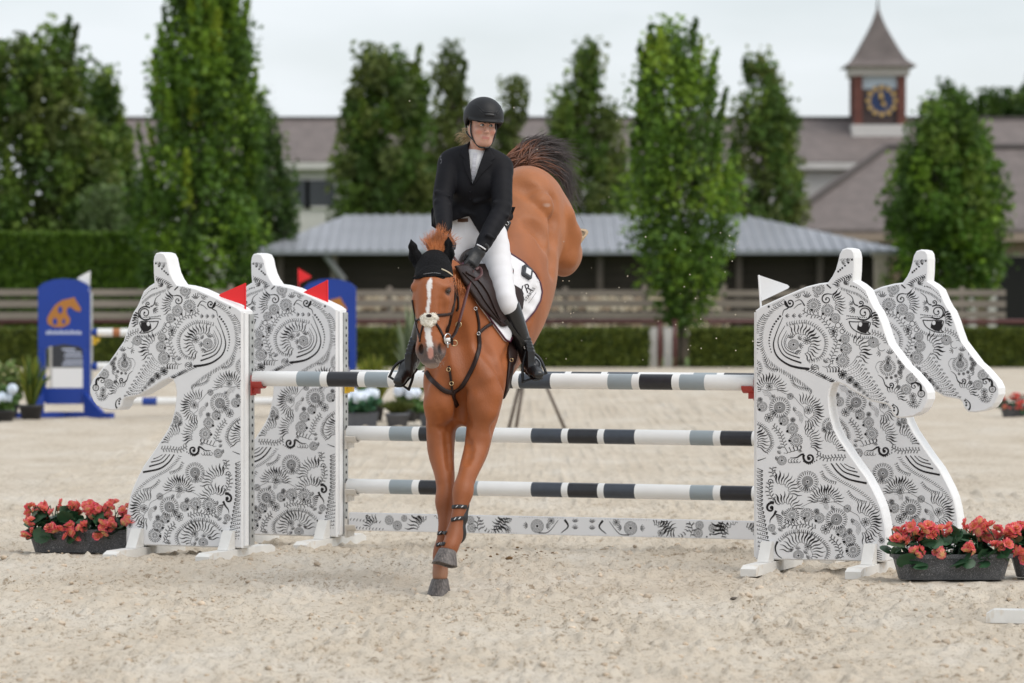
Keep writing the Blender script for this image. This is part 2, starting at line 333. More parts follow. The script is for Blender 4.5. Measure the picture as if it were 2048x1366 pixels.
def tree(label, u, base_v, top_v, Y, prof, tones, leaves=9000, size=.15, shoots=0, trunk_h=.5, tr=.11, group='trees behind the arena', bright=None, seed=0, clump=.22):
    """prof: list of (height fraction 0 crown foot..1 top, left px, right px) of the crown outline"""
    root = thing('tree', label, 'tree', (P(u, base_v, Y)[0], Y, 0), group=group); x0 = root.location[0]; z_top = P(u, top_v, Y)[2]; zf = trunk_h; pr = np.array(prof, float)
    f2z = lambda f: zf + (z_top - zf) * f; px = Y / FPX
    # clump centres fill the crown outline, denser near its skin
    C, tries = [], 0; ncl = max(60, leaves // 70)
    while len(C) < ncl:
        f = RNG.random(); l, r = np.interp(f, pr[:, 0], pr[:, 1]), np.interp(f, pr[:, 0], pr[:, 2]); hw, mid = (r - l) / 2 * px, ((l + r) / 2 - 1024) * px - x0
        if RNG.random() > (hw + .25) / ((pr[:, 2] - pr[:, 1]).max() / 2 * px + .25): continue
        rad = RNG.random() ** .42; a = RNG.random() * 2 * math.pi; C.append((mid + math.cos(a) * rad * hw, math.sin(a) * rad * hw, f2z(f)))
    C = np.array(C); k = np.array([1.0, 1.0, 1.5]); per = leaves // ncl
    pts = (C[:, None] + np.clip(RNG.normal(0, 1, (ncl, per, 3)), -1.7, 1.7) * clump * k * RNG.uniform(.6, 1.2, (ncl, 1, 1))).reshape(-1, 3)
    ctone = np.array(tones)[RNG.integers(0, len(tones), ncl)]; col = np.repeat(ctone, per, 0) * RNG.uniform(.7, 1.35, (len(pts), 1))
    limbs = []
    for i in range(shoots):                                # upright leafy shoots break the outline
        f = RNG.uniform(.35, .92); l, r = np.interp(f, pr[:, 0], pr[:, 1]), np.interp(f, pr[:, 0], pr[:, 2]); hw, mid = (r - l) / 2 * px, ((l + r) / 2 - 1024) * px - x0; a = RNG.random() * 2 * math.pi
        s0 = np.array([mid + math.cos(a) * hw * .75, math.sin(a) * hw * .75, f2z(f)]); ln = RNG.uniform(.5, 1.25) * (z_top - zf) * .16; s1 = s0 + np.array([math.cos(a) * ln * .22, math.sin(a) * ln * .22, ln]); limbs.append((s0, s1))
        t = RNG.random(120)[:, None]; q = s0 + (s1 - s0) * t + RNG.normal(0, .085, (120, 3)) * (1.15 - t); pts = np.vstack([pts, q]); tone = np.array((bright or tones)[RNG.integers(0, len(bright or tones))]); col = np.vstack([col, tone * RNG.uniform(.75, 1.3, (120, 1))])
    v, f = leaf_cards(pts, size); cr = link('crown', new_mesh('crown', v, f, m_leaf), root); set_col(cr.data, np.repeat(col * np.array([1.75, 1.6, 1.5]), 4, 0)); stuff(cr) if False else None
    mb = MB(); mid_top = np.array([0, 0, zf + (z_top - zf) * .72]); mb.tube(spline([(0, 0, -.05), (.03, 0, zf), (-.05, .04, zf + (z_top - zf) * .35), mid_top], 12), np.linspace(tr, tr * .18, 12), 9)
    for c in C[RNG.choice(len(C), min(34, len(C)), replace=False)]:
        z0 = max(zf * .9, c[2] - RNG.uniform(.6, 1.6)); z0 = min(z0, mid_top[2]); mb.tube(spline([(0, 0, z0), (c[0] * .5, c[1] * .5, z0 + (c[2] - z0) * .35), c], 5), np.linspace(tr * .32, .012, 5), 5)
    for s0, s1 in limbs: mb.tube([s0 - (s1 - s0) * .4, s1], [.018, .006], 4)
    mb.build('trunk', m_bark, root, True); return root
DARK = [(.035, .070, .016), (.048, .090, .020), (.030, .060, .018), (.060, .105, .022)]
MID = [(.055, .105, .022), (.075, .130, .024), (.045, .085, .020), (.10, .155, .028)]
FRESH = [(.060, .125, .020), (.085, .165, .022), (.045, .090, .018), (.12, .21, .025), (.038, .078, .016)]
YEL = [(.17, .26, .03), (.21, .29, .035)]
OLIVE = [(.075, .105, .030), (.095, .125, .034), (.055, .085, .024)]
tree('tall fresh green hornbeam rising out of the photo top behind the left wings', 395, 600, -30, 94, [(0, 330, 470), (.06, 300, 500), (.22, 282, 512), (.38, 268, 530), (.5, 292, 528), (.62, 305, 520), (.72, 312, 512), (.82, 330, 500), (.9, 350, 480), (1, 375, 455)], FRESH, 22000, .16, 60, .6, .14, bright=YEL + FRESH)
tree('slim upright fresh green tree in the hedge gap, with bare trunk', 1362, 735, 52, 87.5, [(0, 1340, 1385), (.06, 1322, 1412), (.2, 1282, 1462), (.34, 1262, 1480), (.5, 1252, 1470), (.62, 1258, 1452), (.75, 1275, 1430), (.86, 1290, 1410), (1, 1318, 1352)], FRESH, 13000, .14, 38, 1.15, .10, bright=YEL + FRESH)
tree('broad dark green tree at the far left edge', 60, 560, 66, 112, [(0, -60, 210), (.3, -70, 232), (.55, -70, 225), (.75, -60, 175), (.9, -40, 165), (1, 100, 140)], OLIVE + MID, 22000, .23, 12, .8, .2)
tree('dark green bushy tree between the far left tree and the hornbeam', 205, 560, 165, 118, [(0, 130, 285), (.3, 135, 275), (.6, 150, 262), (.85, 175, 240), (1, 195, 215)], DARK + MID, 13000, .22, 6, .7, .15)
tree('dark green tree with pointed top just right of the hornbeam', 545, 560, 200, 116, [(0, 470, 610), (.4, 480, 590), (.7, 495, 570), (1, 515, 530)], DARK, 7000, .19, 6, .7, .14)
tree('wide mid green tree behind the rider shoulder, over the shed roof', 770, 560, 108, 128, [(0, 650, 890), (.25, 640, 880), (.5, 655, 880), (.72, 680, 860), (.88, 705, 850), (1, 725, 800)], OLIVE + MID, 18000, .24, 10, .8, .18)
tree('olive green tree directly behind the rider helmet', 905, 560, 108, 131, [(0, 840, 970), (.4, 845, 960), (.7, 855, 940), (.88, 865, 925), (1, 885, 908)], OLIVE, 8000, .22, 6, .8, .16)
tree('olive green tree right of the rider helmet', 1030, 560, 176, 133, [(0, 960, 1085), (.4, 968, 1075), (.7, 985, 1055), (1, 1018, 1040)], OLIVE, 6000, .22, 4, .8, .15)
tree('mid green tree above the horse tail', 1150, 560, 110, 127, [(0, 1075, 1250), (.4, 1070, 1255), (.65, 1085, 1240), (.8, 1100, 1215), (.92, 1145, 1195), (1, 1165, 1185)], OLIVE + MID, 11000, .22, 8, .8, .17)
tree('mid green tree left of the clock tower', 1530, 560, 128, 124, [(0, 1440, 1615), (.3, 1440, 1612), (.55, 1448, 1605), (.78, 1462, 1588), (.92, 1490, 1560), (1, 1510, 1535)], MID + OLIVE, 11000, .21, 8, .8, .17)
tree('round mid green tree below the clock tower on the right', 1890, 640, 205, 112, [(0, 1790, 1990), (.15, 1775, 2005), (.4, 1768, 2012), (.6, 1785, 1995), (.8, 1815, 1975), (.93, 1850, 1950), (1, 1890, 1930)], MID + FRESH, 17000, .19, 14, 1.5, .14)
for i, (u, tv, hw) in enumerate(((1905, 168, 70), (1990, 178, 60), (2060, 165, 60))): tree(['far dark green tree showing over the house roof right of the tower', 'far dark green tree over the house roof, second from the tower', 'far dark green tree cut by the right photo edge'][i], u, 480, tv, 190, [(0, u - hw, u + hw), (.6, u - hw, u + hw), (.85, u - hw * .7, u + hw * .7), (1, u - 14, u + 14)], DARK, 5000, .32, 2, 4.0, .25, group='far trees behind the house')
tree('low grey green shrub growing by the tall hedge', 215, 580, 385, 104, [(0, 120, 300), (.5, 130, 290), (.85, 170, 250), (1, 200, 225)], [(.075, .115, .045), (.06, .10, .035)], 6000, .16, 4, .3, .06)
def hedge(label, x0, x1, y0, y1, z1, n, tones, size=.05):
    root = thing('hedge', label, 'hedge', ((x0 + x1) / 2, y0, 0)); w = x1 - x0; d = y1 - y0
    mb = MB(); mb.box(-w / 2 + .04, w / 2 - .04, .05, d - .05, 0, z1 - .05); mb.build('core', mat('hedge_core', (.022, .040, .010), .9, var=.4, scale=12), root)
    k = RNG.random(n); p = np.zeros((n, 3)); top = k < .30; p[:, 0] = RNG.uniform(-w / 2, w / 2, n); p[:, 1] = np.where(top, RNG.uniform(0, d, n), np.abs(RNG.normal(0, .03, n))); p[:, 2] = np.where(top, z1 + RNG.normal(0, .015, n), RNG.uniform(.02, z1, n))
    v, f = leaf_cards(p, size, .6); o = link('foliage', new_mesh('foliage', v, f, m_hedge), root); c = leaf_colours(n, tones); set_col(o.data, c); stuff(o); return root
HT = [(.072, .094, .014), (.092, .112, .017), (.056, .078, .012)]
GX0, GX1 = (1300 - 1024) * 86 / FPX, (1378 - 1024) * 86 / FPX
hedge('low clipped hedge along the arena edge, left of the gap', -14, GX0, 85.8, 86.7, .85, 26000, HT, .085); hedge('low clipped hedge along the arena edge, right of the gap', GX1, 14, 85.8, 86.7, .85, 18000, HT, .085)
hedge('tall dense clipped hedge behind the fence on the left', -17, (300 - 1024) * 101 / FPX, 101, 103, 3.22, 26000, [(.046, .090, .009), (.064, .115, .011), (.082, .14, .013)], .11)

# ================================================================== fence, gate, log stack
m_rail = mat('weathered_rail', (.27, .225, .19), .85, var=.3, scale=3, bump=.3, bscale=20, stretch=(.3, 1, 1)); m_rail2 = mat('pale_board', (.40, .34, .28), .85, var=.25, scale=3, stretch=(.3, 1, 1)); m_pipe = mat('maroon_pipe', (.10, .028, .026), .5); m_wpost = mat('white_post_paint', (.62, .60, .57), .6, var=.1, scale=4)
fen = thing('fence', 'weathered grey brown post and rail fence behind the low hedge', 'fence', (0, 91, 0))
for i in range(13): MB().box(-.055, .055, -.055, .055, 0, 1.82 + .05 * math.sin(i * 5)).build('post', m_rail, fen, loc=(-12.3 + i * 1.88 + (i > 6) * .4, 0, 0))
for j in range(6):
    for z, hh, mt in ((1.66, .075, m_rail), (1.40, .085, m_rail), (1.13, .08, m_rail), (.74, .10, m_rail2)):
        dz = .012 * math.sin(j * 7 + z * 9); MB().box(0, 3.99, -.02, .02, -hh, hh).build('rail', mt, fen, loc=(-12.3 + j * 4.0, -.080, z + dz))
pr_ = thing('pipe_rail', 'maroon painted pipe rail running along the fence', 'rail', (0, 90.2, 0)); mb = MB(); mb.tube([(-13, 0, .98), (13.5, 0, .98)], .055, 10); mb.build('pipe', m_pipe, pr_, True)
for i in range(9): MB().tube([(0, 0, 0), (0, 0, .95)], .035, 8).build('upright', m_pipe, pr_, loc=(-12 + i * 3.1, 0, 0))
for u, lab in ((1319, 'left'), (1350, 'right')):
    gpst = thing('gate_post', 'maroon gate post in the hedge gap, ' + lab + ' one of the pair', 'post', ((u - 1024) * 85.9 / FPX, 85.9, 0)); MB().tube([(0, 0, 0), (0, 0, 1.03)], .045, 10).build('post', m_pipe, gpst, True); MB().box(-.06, .06, -.06, .06, 1.03, 1.06).build('cap', m_pipe, gpst)
for u, lab in ((1306, 'short white post at the hedge end, left in the gap'), (1336, 'short white post between the maroon gate posts')):
    wp = thing('white_post', lab, 'post', ((u - 1024) * 86.4 / FPX, 86.4, 0)); MB().box(-.09, .09, -.05, .05, 0, .84).build('post', m_wpost, wp); MB().box(-.11, .11, -.06, .06, .84, .88).build('cap', m_wpost, wp)
stack = thing('firewood_stack', 'long stack of cut logs behind the fence, below the shed roof', 'log stack', ((690 - 1024) * 98 / FPX, 98, 0)); m_logs = [mat('log_end_%d' % i, c, .9, var=.3, scale=12) for i, c in enumerate(((.60, .47, .35), (.46, .33, .24), (.28, .19, .14), (.68, .56, .44)))]
lm = []
for i in range(4): a = np.arange(9) * 2 * math.pi / 9; rr = .085 * (1 + .12 * np.sin(a * 2 + i)); mb = MB(); mb.prism([(r * math.cos(t), r * math.sin(t)) for r, t in zip(rr, a)], -.02, .5); lm.append(new_mesh('log', mb.v, mb.f, m_logs[i]))
for j in range(5):
    for i in range(58): link('log', lm[RNG.integers(4)], stack, (.08 + i * .168 + (j % 2) * .084 + RNG.normal(0, .008), RNG.normal(0, .03), .66 + j * .205 + RNG.normal(0, .012)))
MB().box(0, 9.9, .1, .5, 0, .56).build('bearer', mat('stack_base', (.12, .09, .07), .9), stack)

# ================================================================== shed
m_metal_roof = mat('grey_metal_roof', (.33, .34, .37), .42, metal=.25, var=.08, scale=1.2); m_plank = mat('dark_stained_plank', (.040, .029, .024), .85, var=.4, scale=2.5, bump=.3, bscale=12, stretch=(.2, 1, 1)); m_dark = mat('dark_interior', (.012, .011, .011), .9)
SX0, SX1 = (512 - 1024) * 114 / FPX, (1812 - 1024) * 114 / FPX; ze, zr = 2.90, 4.05; RX0, RX1 = (690 - 1024) * 119 / FPX, (1490 - 1024) * 119 / FPX
shed = thing('shed', 'long low shed with grey metal hip roof and dark plank walls', 'shed', (0, 114, 0))
rf = link('roof', new_mesh('roof', [(SX0, 0, ze), (SX1, 0, ze), (RX1, 5.5, zr), (RX0, 5.5, zr), (SX1, 11, ze), (SX0, 11, ze), (SX0, 0, ze - .12), (SX1, 0, ze - .12), (SX1, 11, ze - .12), (SX0, 11, ze - .12)], [(0, 1, 2, 3), (1, 4, 2), (4, 5, 3, 2), (5, 0, 3), (0, 6, 7, 1), (1, 7, 8, 4), (4, 8, 9, 5), (5, 9, 6, 0), (6, 9, 8, 7)], m_metal_roof), shed)
nsm = 60
for i in range(nsm):
    x = SX0 + (SX1 - SX0) * (i + .5) / nsm; t = min(1, (x - SX0) / (RX0 - SX0) if x < RX0 else ((SX1 - x) / (SX1 - RX1) if x > RX1 else 1))
    mb = MB(); mb.tube([(0, -.03, ze + .012), (0, 5.5 * t, ze + (zr - ze) * t + .012)], .035, 5); mb.build('seam', m_metal_roof, rf, loc=(x, 0, 0))
for j in range(9): MB().box(SX0 + .5, SX1 - .5, 0, .04, 0, .285).build('plank', m_plank, shed, loc=(0, .9 + .006 * (j % 2), .12 + j * .295))
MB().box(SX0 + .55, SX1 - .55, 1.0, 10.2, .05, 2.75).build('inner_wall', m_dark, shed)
for u in (560, 668, 1010, 1200, 1478, 1640, 1775): MB().box(-.09, .09, .35, .53, 0, 2.78).build('post', mat('shed_post', (.09, .07, .06), .85, var=.2, scale=4) if u != 668 else m_rail, shed, loc=((u - 1024) * 114.4 / FPX, 0, 0))
mb = MB(); mb.tube([((650 - 1024) * 114 / FPX, .2, 2.75), ((688 - 1024) * 114 / FPX, .25, 2.0)], .10, 6); mb.build('brace', mat('grey_brace', (.22, .22, .22), .7), shed)
pil = thing('pillar', 'pale stone pillar under the right end of the shed roof', 'pillar', ((1762 - 1024) * 113 / FPX, 113, 0)); mb = MB(); mb.box(-.20, .20, -.2, .2, 0, 2.70, 0, .02); mb.build('shaft', mat('pale_stone', (.50, .41, .34), .85, var=.2, scale=5), pil); MB().box(-.26, .26, -.26, .26, 2.70, 2.80).build('capital', m_rail2, pil); MB().box(-.26, .26, -.26, .26, 0, .12).build('base', m_rail2, pil)

# ================================================================== house with clock tower
def tile_material():
    m = mat('roof_tiles', (.175, .145, .135), .75, var=.18, scale=3, bump=0); n = m.node_tree; b = n.nodes['Principled BSDF']; wv = n.nodes.new('ShaderNodeTexWave'); wv.bands_direction = 'Z'; wv.inputs['Scale'].default_value = 4.5; tc = n.nodes.new('ShaderNodeTexCoord'); bp = n.nodes.new('ShaderNodeBump'); bp.inputs['Strength'].default_value = .8; bp.inputs['Distance'].default_value = .04
    n.links.new(tc.outputs['Object'], wv.inputs['Vector']); n.links.new(wv.outputs['Fac'], bp.inputs['Height']); n.links.new(bp.outputs['Normal'], b.inputs['Normal']); return m
m_tile = tile_material(); m_wwall = mat('off_white_wall', (.62, .59, .56), .8, var=.06, scale=2); m_brick = mat('brown_brick', (.30, .205, .155), .9, var=.2, scale=6); m_glass = mat('dark_window_glass', (.03, .035, .04), .08); m_ridge = mat('dark_ridge_tiles', (.085, .072, .068), .8)
hs_ = thing('house', 'long house with brown tiled roofs and white walls behind the trees', 'house', (0, 146, 0)); hx0, hx1 = (190 - 1024) * 146 / FPX, 26.0; hz, hr = 6.62, 8.40
MB().box(hx0 + .3, hx1, .4, 8, 0, hz).build('wall', m_wwall, hs_); link('roof', new_mesh('roof', [(hx0, 0, hz), (hx1, 0, hz), (hx1, 4.2, hr), (hx0, 4.2, hr), (hx1, 8.4, hz), (hx0, 8.4, hz), (hx0, 0, hz - .2), (hx1, 0, hz - .2)], [(0, 1, 2, 3), (3, 2, 4, 5), (5, 0, 3), (1, 4, 2), (0, 6, 7, 1)], m_tile), hs_)
MB().box(hx0, hx1, 4.05, 4.35, hr - .05, hr + .09).build('ridge', m_ridge, hs_); MB().box(hx0 - .05, hx1, -.08, .0, hz - .32, hz - .06).build('fascia', m_wwall, hs_)
for u in (235, 275, 590, 640, 1000, 1060, 1240): w_ = MB().box(-.55, .55, 0, .06, 0, 1.0).build('window', m_glass, hs_, loc=((u - 1024) * 146.3 / FPX, .335, 4.9)); MB().box(-.62, .62, -.02, .05, -.09, 0).build('sill', m_wwall, w_)
wing = thing('house_wing', 'front wing of the house with brown tiled hip roof right of the tower', 'house', (0, 136, 0)); wx0, wx1 = (1545 - 1024) * 136 / FPX, 26.0; wz = 3.86; wr = 6.95; wa = (1772 - 1024) * 142 / FPX
link('roof', new_mesh('roof', [(wx0, 0, wz), (wx1, 0, wz), (wx1, 6, wr), (wa, 6, wr), (wx1, 9.9, 5.0), (wx0, 9.9, wz + .02), (wx0, 0, wz - .18), (wx1, 0, wz - .18)], [(0, 1, 2, 3), (3, 2, 4, 5), (0, 3, 5), (0, 6, 7, 1)], m_tile), wing)
mb = MB(); mb.tube([(wx0, 0, wz + .04), (wa, 6, wr + .04)], .16, 6); mb.tube([(wa, 6, wr + .04), (wx1, 6, wr + .04)], .14, 6); mb.build('ridge', m_ridge, wing)
MB().box(wx0 + .4, wx1, .5, 9, 0, wz - .1).build('wall', m_brick, wing); MB().box(wx0, wx1, -.06, .0, wz - .42, wz - .14).build('fascia', mat('beige_fascia', (.36, .27, .22), .8), wing)
for u, wd, z0, z1, mt in ((1905, .5, .0, 2.7, m_dark), (2025, .9, 0, 2.9, m_dark), (1850, .35, .9, 2.2, m_glass)): d_ = MB().box(-wd, wd, 0, .06, z0, z1).build('door', mt, wing, loc=((u - 1024) * 136.4 / FPX, .43, 0)); MB().box(-wd - .08, wd + .08, .02, .05, z1, z1 + .12).build('lintel', m_rail2, d_)
for u in (1878, 1945, 1985): MB().box(-.14, .14, 0, .28, 0, 3.4).build('column', m_wwall, wing, loc=((u - 1024) * 136 / FPX, .05, 0))
tow = thing('clock_tower', 'brown clock tower with flared pointed roof on the house', 'tower', ((1762 - 1024) * 148 / FPX, 149.5, 0)); px = 148 / FPX; zt = lambda v: P(1762, v, 148)[2]; hw = 52 * px; m_redwood = mat('red_brown_wood', (.15, .050, .035), .7, var=.2, scale=4)
MB().box(-hw - .08, hw + .08, -hw - .08, hw + .08, zt(275), zt(248)).build('base', m_wwall, tow)
for sx in (-1, 1):
    for sy in (-1, 1): MB().box(-.16, .16, -.16, .16, 0, zt(150) - zt(248)).build('corner_post', m_redwood, tow, loc=(sx * (hw - .16), sy * (hw - .16), zt(248)))
for k in range(2): pn = MB().box(-hw + .33, hw - .33, -.03, .03, zt(246), zt(176)).build('panel', mat('dark_panel', (.07, .045, .04), .6), tow, loc=(0, -hw + .2 if k == 0 else hw - .2, 0))
for k in (-1, 1): MB().box(-.03, .03, -hw + .33, hw - .33, zt(246), zt(160)).build('panel', mat('dark_panel', (.07, .045, .04), .6), tow, loc=(k * (hw - .2), 0, 0))
MB().box(-hw + .33, hw - .33, -.02, .02, zt(176), zt(151)).build('window', mat('pale_glass', (.55, .62, .68), .1), tow, loc=(0, -hw + .2, 0)); MB().box(-hw - .12, hw + .12, -hw - .12, hw + .12, zt(150), zt(131)).build('cornice', mat('cream_cornice', (.55, .50, .45), .7), tow)
sp = [(131, 72), (127, 66), (116, 52), (102, 43), (85, 34), (68, 25), (52, 17), (38, 11), (24, 6), (12, 2.5), (6, 1)]; V, F = [], []
for v_, h_ in sp: V += [(sx * h_ * px, sy * h_ * px, zt(v_)) for sx, sy in ((-1, -1), (1, -1), (1, 1), (-1, 1))]
for i in range(len(sp) - 1): F += [(i * 4 + j, i * 4 + (j + 1) % 4, i * 4 + 4 + (j + 1) % 4, i * 4 + 4 + j) for j in range(4)]
F.append((3, 2, 1, 0)); spire = link('roof', new_mesh('roof', V, F, m_tile), tow); mb = MB(); mb.tube([(0, 0, zt(12)), (0, 0, zt(-12))], [.05, .02], 6); mb.build('finial', m_ridge, spire)
cz = zt(200); cy = -hw + .12; mb = MB(); a = np.arange(40) * 2 * math.pi / 40; mb.prism([(.62 * math.cos(t), .62 * math.sin(t)) for t in a], -.02, .03); ck_ = mb.build('clock_face', mat('blue_clock_face', (.02, .04, .12), .5), tow, loc=(.08, cy, cz)); m_gold = mat('gilding', (.62, .40, .13), .4, metal=.3)
for i in range(12):
    t = math.radians(i * 30); mb = MB(); mb.prism([(.10 * math.cos(q) + .52 * math.sin(t), .10 * math.sin(q) + .52 * math.cos(t)) for q in np.arange(8) * math.pi / 4], -.05, -.025); mb.build('numeral', m_gold, ck_)
for ln, t in ((.40, 350), (.28, 150)):
    t = math.radians(t); d, s_ = np.array([math.sin(t), math.cos(t)]), np.array([math.cos(t), -math.sin(t)]); mb = MB(); mb.prism([tuple(-d * .08 + s_ * .05), tuple(d * ln * .6 + s_ * .075), tuple(d * ln), tuple(d * ln * .6 - s_ * .075), tuple(-d * .08 - s_ * .05)], -.075, -.052); mb.build('hand', m_gold, ck_)
# ================================================================== the jump: two pairs of horse-head wings, poles, plank
TH = math.radians(20); JE = np.array([math.cos(TH), -math.sin(TH), 0]); JN = np.array([math.sin(TH), math.cos(TH), 0]); SPAN = 3.49
A_R = np.array([1.515, 23.9, 0]); A_L = A_R - JE * SPAN; SHIFT = JN * 1.2 + JE * .17; TW = .18
m_wing = mat('white_panel', (.80, .80, .81), .38, var=.03, scale=6, bump=.04, bscale=30, spec=.35); m_edge = mat('white_panel_edge', (.84, .84, .84), .45, var=.04, scale=9); m_print = mat('black_print', (.014, .012, .013), .5, spec=.3)
m_beam = mat('white_painted_wood', (.74, .73, .70), .55, var=.10, scale=9, bump=.15, bscale=30, col2=(.60, .52, .42), lo=.62, hi=.80); m_alu = mat('aluminium_track', (.52, .53, .53), .38, metal=.85, var=.2, scale=18); m_hole = mat('track_hole', (.02, .02, .02), .8)
m_pw = mat('white_pole_paint', (.83, .825, .81), .35, var=.05, scale=7); m_pg = mat('grey_pole_paint', (.30, .345, .37), .38, var=.06, scale=9); m_pb = mat('black_pole_paint', (.022, .023, .028), .32, var=.2, scale=30); m_ps = mat('slate_pole_paint', (.050, .060, .078), .34, var=.15, scale=30)
def wpl(u, v):                                             # photograph pixel on the near right wing -> panel coordinates
    d = ray(u, v); t = ((A_R - CAM) @ JN) / (d @ JN); q = CAM + d * t - A_R; return q @ JE, q[2]
def zone(x0, y0, s): return lambda x, y: wpl(x0 + x / s, y0 + y / s)
ZA, ZB, ZC, ZD = zone(1480, 480, 4.553), zone(1640, 580, 5.254), zone(1490, 740, 6.21), zone(1490, 930, 5.69)
OUT = [(0, ZA(88, 640)[1])] + [ZA(*p) for p in ((190, 605), (400, 510), (600, 425), (720, 395), (800, 385), (840, 330), (870, 270), (890, 200), (905, 130), (930, 85), (975, 70), (1020, 80), (1040, 110), (1048, 160), (1045, 280), (1038, 370), (1090, 400), (1150, 450))] + \
      [ZB(*p) for p in ((540, 120), (575, 185), (610, 230), (655, 340), (690, 450), (730, 560), (790, 640), (850, 720), (910, 800), (980, 860), (1050, 940), (1110, 1010), (1140, 1080), (1140, 1150), (1100, 1240), (1060, 1290), (980, 1330), (880, 1345), (800, 1340), (760, 1300), (735, 1230), (700, 1200), (640, 1190), (540, 1170), (470, 1130), (380, 1080), (270, 1010), (190, 975), (135, 985))] + \
      [ZC(*p) for p in ((1060, 230), (1040, 330), (1050, 470), (1075, 600), (1110, 720), (1170, 840), (1250, 960), (1330, 1080), (1400, 1180))] + [ZD(*p) for p in ((1380, 130), (1450, 260), (1510, 380), (1550, 480), (1580, 600), (1600, 720), (1610, 850), (1612, 980), (1610, 1090), (1595, 1118))] + [(0, .066)]
OUT = np.array(OUT); OUT[-2][1] = .070
def inside(p, poly):
    x, z = p[..., 0], p[..., 1]; r = np.zeros(x.shape, bool); n = len(poly)
    for i in range(n):
        (x0, z0), (x1, z1) = poly[i], poly[(i + 1) % n]
        if z0 != z1: r ^= ((z0 > z) != (z1 > z)) & (x < (x1 - x0) * (z - z0) / (z1 - z0) + x0)
    return r
class Ink:                                                 # flat printed strokes in photo-zone units
    def __init__(s, zf): s.zf = zf; s.v = []; s.f = []
    def poly(s, pts): b = len(s.v); s.v += [tuple(p) for p in pts]; s.f.append(tuple(range(b, b + len(pts))))
    def stroke(s, pts, w0, w1=None, n=None, wm=None):
        w1 = w0 if w1 is None else w1; q = spline(pts, n or max(4, 3 * len(pts))); t = np.gradient(q, axis=0); t /= np.linalg.norm(t, axis=1, keepdims=True) + 1e-9; nr = np.stack([-t[:, 1], t[:, 0]], 1); u = np.linspace(0, 1, len(q)); w = (w0 * (1 - u) + w1 * u) if wm is None else np.interp(u, [0, .5, 1], [w0, wm, w1])
        a, b = q + nr * w[:, None] / 2, q - nr * w[:, None] / 2; k = len(s.v); m = len(q); s.v += [tuple(p) for p in a] + [tuple(p) for p in b]; s.f += [(k + i, k + i + 1, k + m + i + 1, k + m + i) for i in range(m - 1)]
    def dot(s, c, r, n=9, ry=None): a = np.arange(n) * 2 * math.pi / n; s.poly([(c[0] + r * math.cos(t), c[1] + (ry or r) * math.sin(t)) for t in a])
    def ring(s, c, r, w, n=22, a0=0, a1=360): t = np.radians(np.linspace(a0, a1, n)); s.stroke(np.stack([c[0] + r * np.cos(t), c[1] + r * np.sin(t)], 1), w, n=n)
    def target(s, c, r): s.dot(c, r * .22); [s.ring(c, r * k, r * .07) for k in (.42, .62, .82, 1)]
    def circle(s, c, r): s.dot(c, r * .35, 7); s.ring(c, r * .62, r * .30, 14); s.ring(c, r, r * .10, 16)
    def rosette(s, c, r, n=22):
        for k in (.16, .28, .40): s.ring(c, r * k, r * .05, 16)
        for i in range(n): t = 2 * math.pi * i / n; d = np.array([math.cos(t), math.sin(t)]); s.stroke([c + d * r * .52, c + d * r * .86], r * .05, r * .10, 3); e = c + d * r * .92; s.dot(e, r * .075, 5)
    def bigrose(s, c, r, n=24):
        s.dot(c, r * .10)
        for k in (.2, .29, .38, .47): s.ring(c, r * k, r * .045, 20)
        for i in range(n): t = 2 * math.pi * i / n; d = np.array([math.cos(t), math.sin(t)]); s.stroke([c + d * r * .60, c + d * r * .84], r * .03, r * .085, 3); s.ring(c + d * r * .90, r * .075, r * .03, 8); s.dot(c + d * r * .54, r * .02, 5)
    def flower(s, c, r, n=8):
        s.dot(c, r * .22, 8)
        for i in range(n): t = 2 * math.pi * i / n; d = np.array([math.cos(t), math.sin(t)]); s.stroke([c + d * r * .15, c + d * r * .55], r * .14, r * .04, 3); s.ring(c + d * r * .70, r * .26, r * .08, 9)
    def palm(s, c, r, a, n=5, sp=100):
        for i in range(n): t = math.radians(a - sp / 2 + sp * i / (n - 1)); d = np.array([math.cos(t), math.sin(t)]); L_ = r * (1 - .25 * abs(i - (n - 1) / 2) / n * 2); s.stroke([np.array(c) + d * r * .12, np.array(c) + d * L_], r * .03, r * .05, 5, wm=r * .14); s.dot(np.array(c) + d * L_ * .95, r * .075, 6)
    def fan(s, c, r0, r1, a0, a1, n, w=9, bold=None, curl=.11):
        c = np.array(c, float); r0 = max(r0, .42 * r1); n = max(6, int(n * .60)); w = w * 1.2
        for i in range(n):
            u = i / (n - 1); t = math.radians(a0 + (a1 - a0) * u); d = np.array([math.cos(t), math.sin(t)]); nn = np.array([-d[1], d[0]]); L_ = r1 * (.95 + .05 * math.sin(i * 2.4)); b = .78 + .70 * (math.exp(-((u - bold) / .13) ** 2) if bold is not None else 0)
            q = [c + d * r0, c + d * lerp(r0, L_, .35) - nn * L_ * curl * .35, c + d * lerp(r0, L_, .7) + nn * L_ * curl * .30, c + d * L_ + nn * L_ * curl * .02]; s.stroke(q, w * .16, w * .12, 8, wm=w * b)
        t = np.radians(np.linspace(a0, a1, 14)); s.stroke(c + r0 * (1 + .10 * np.sin(np.arange(14) * 1.7))[:, None] * np.stack([np.cos(t), np.sin(t)], 1), w * .22, n=24)
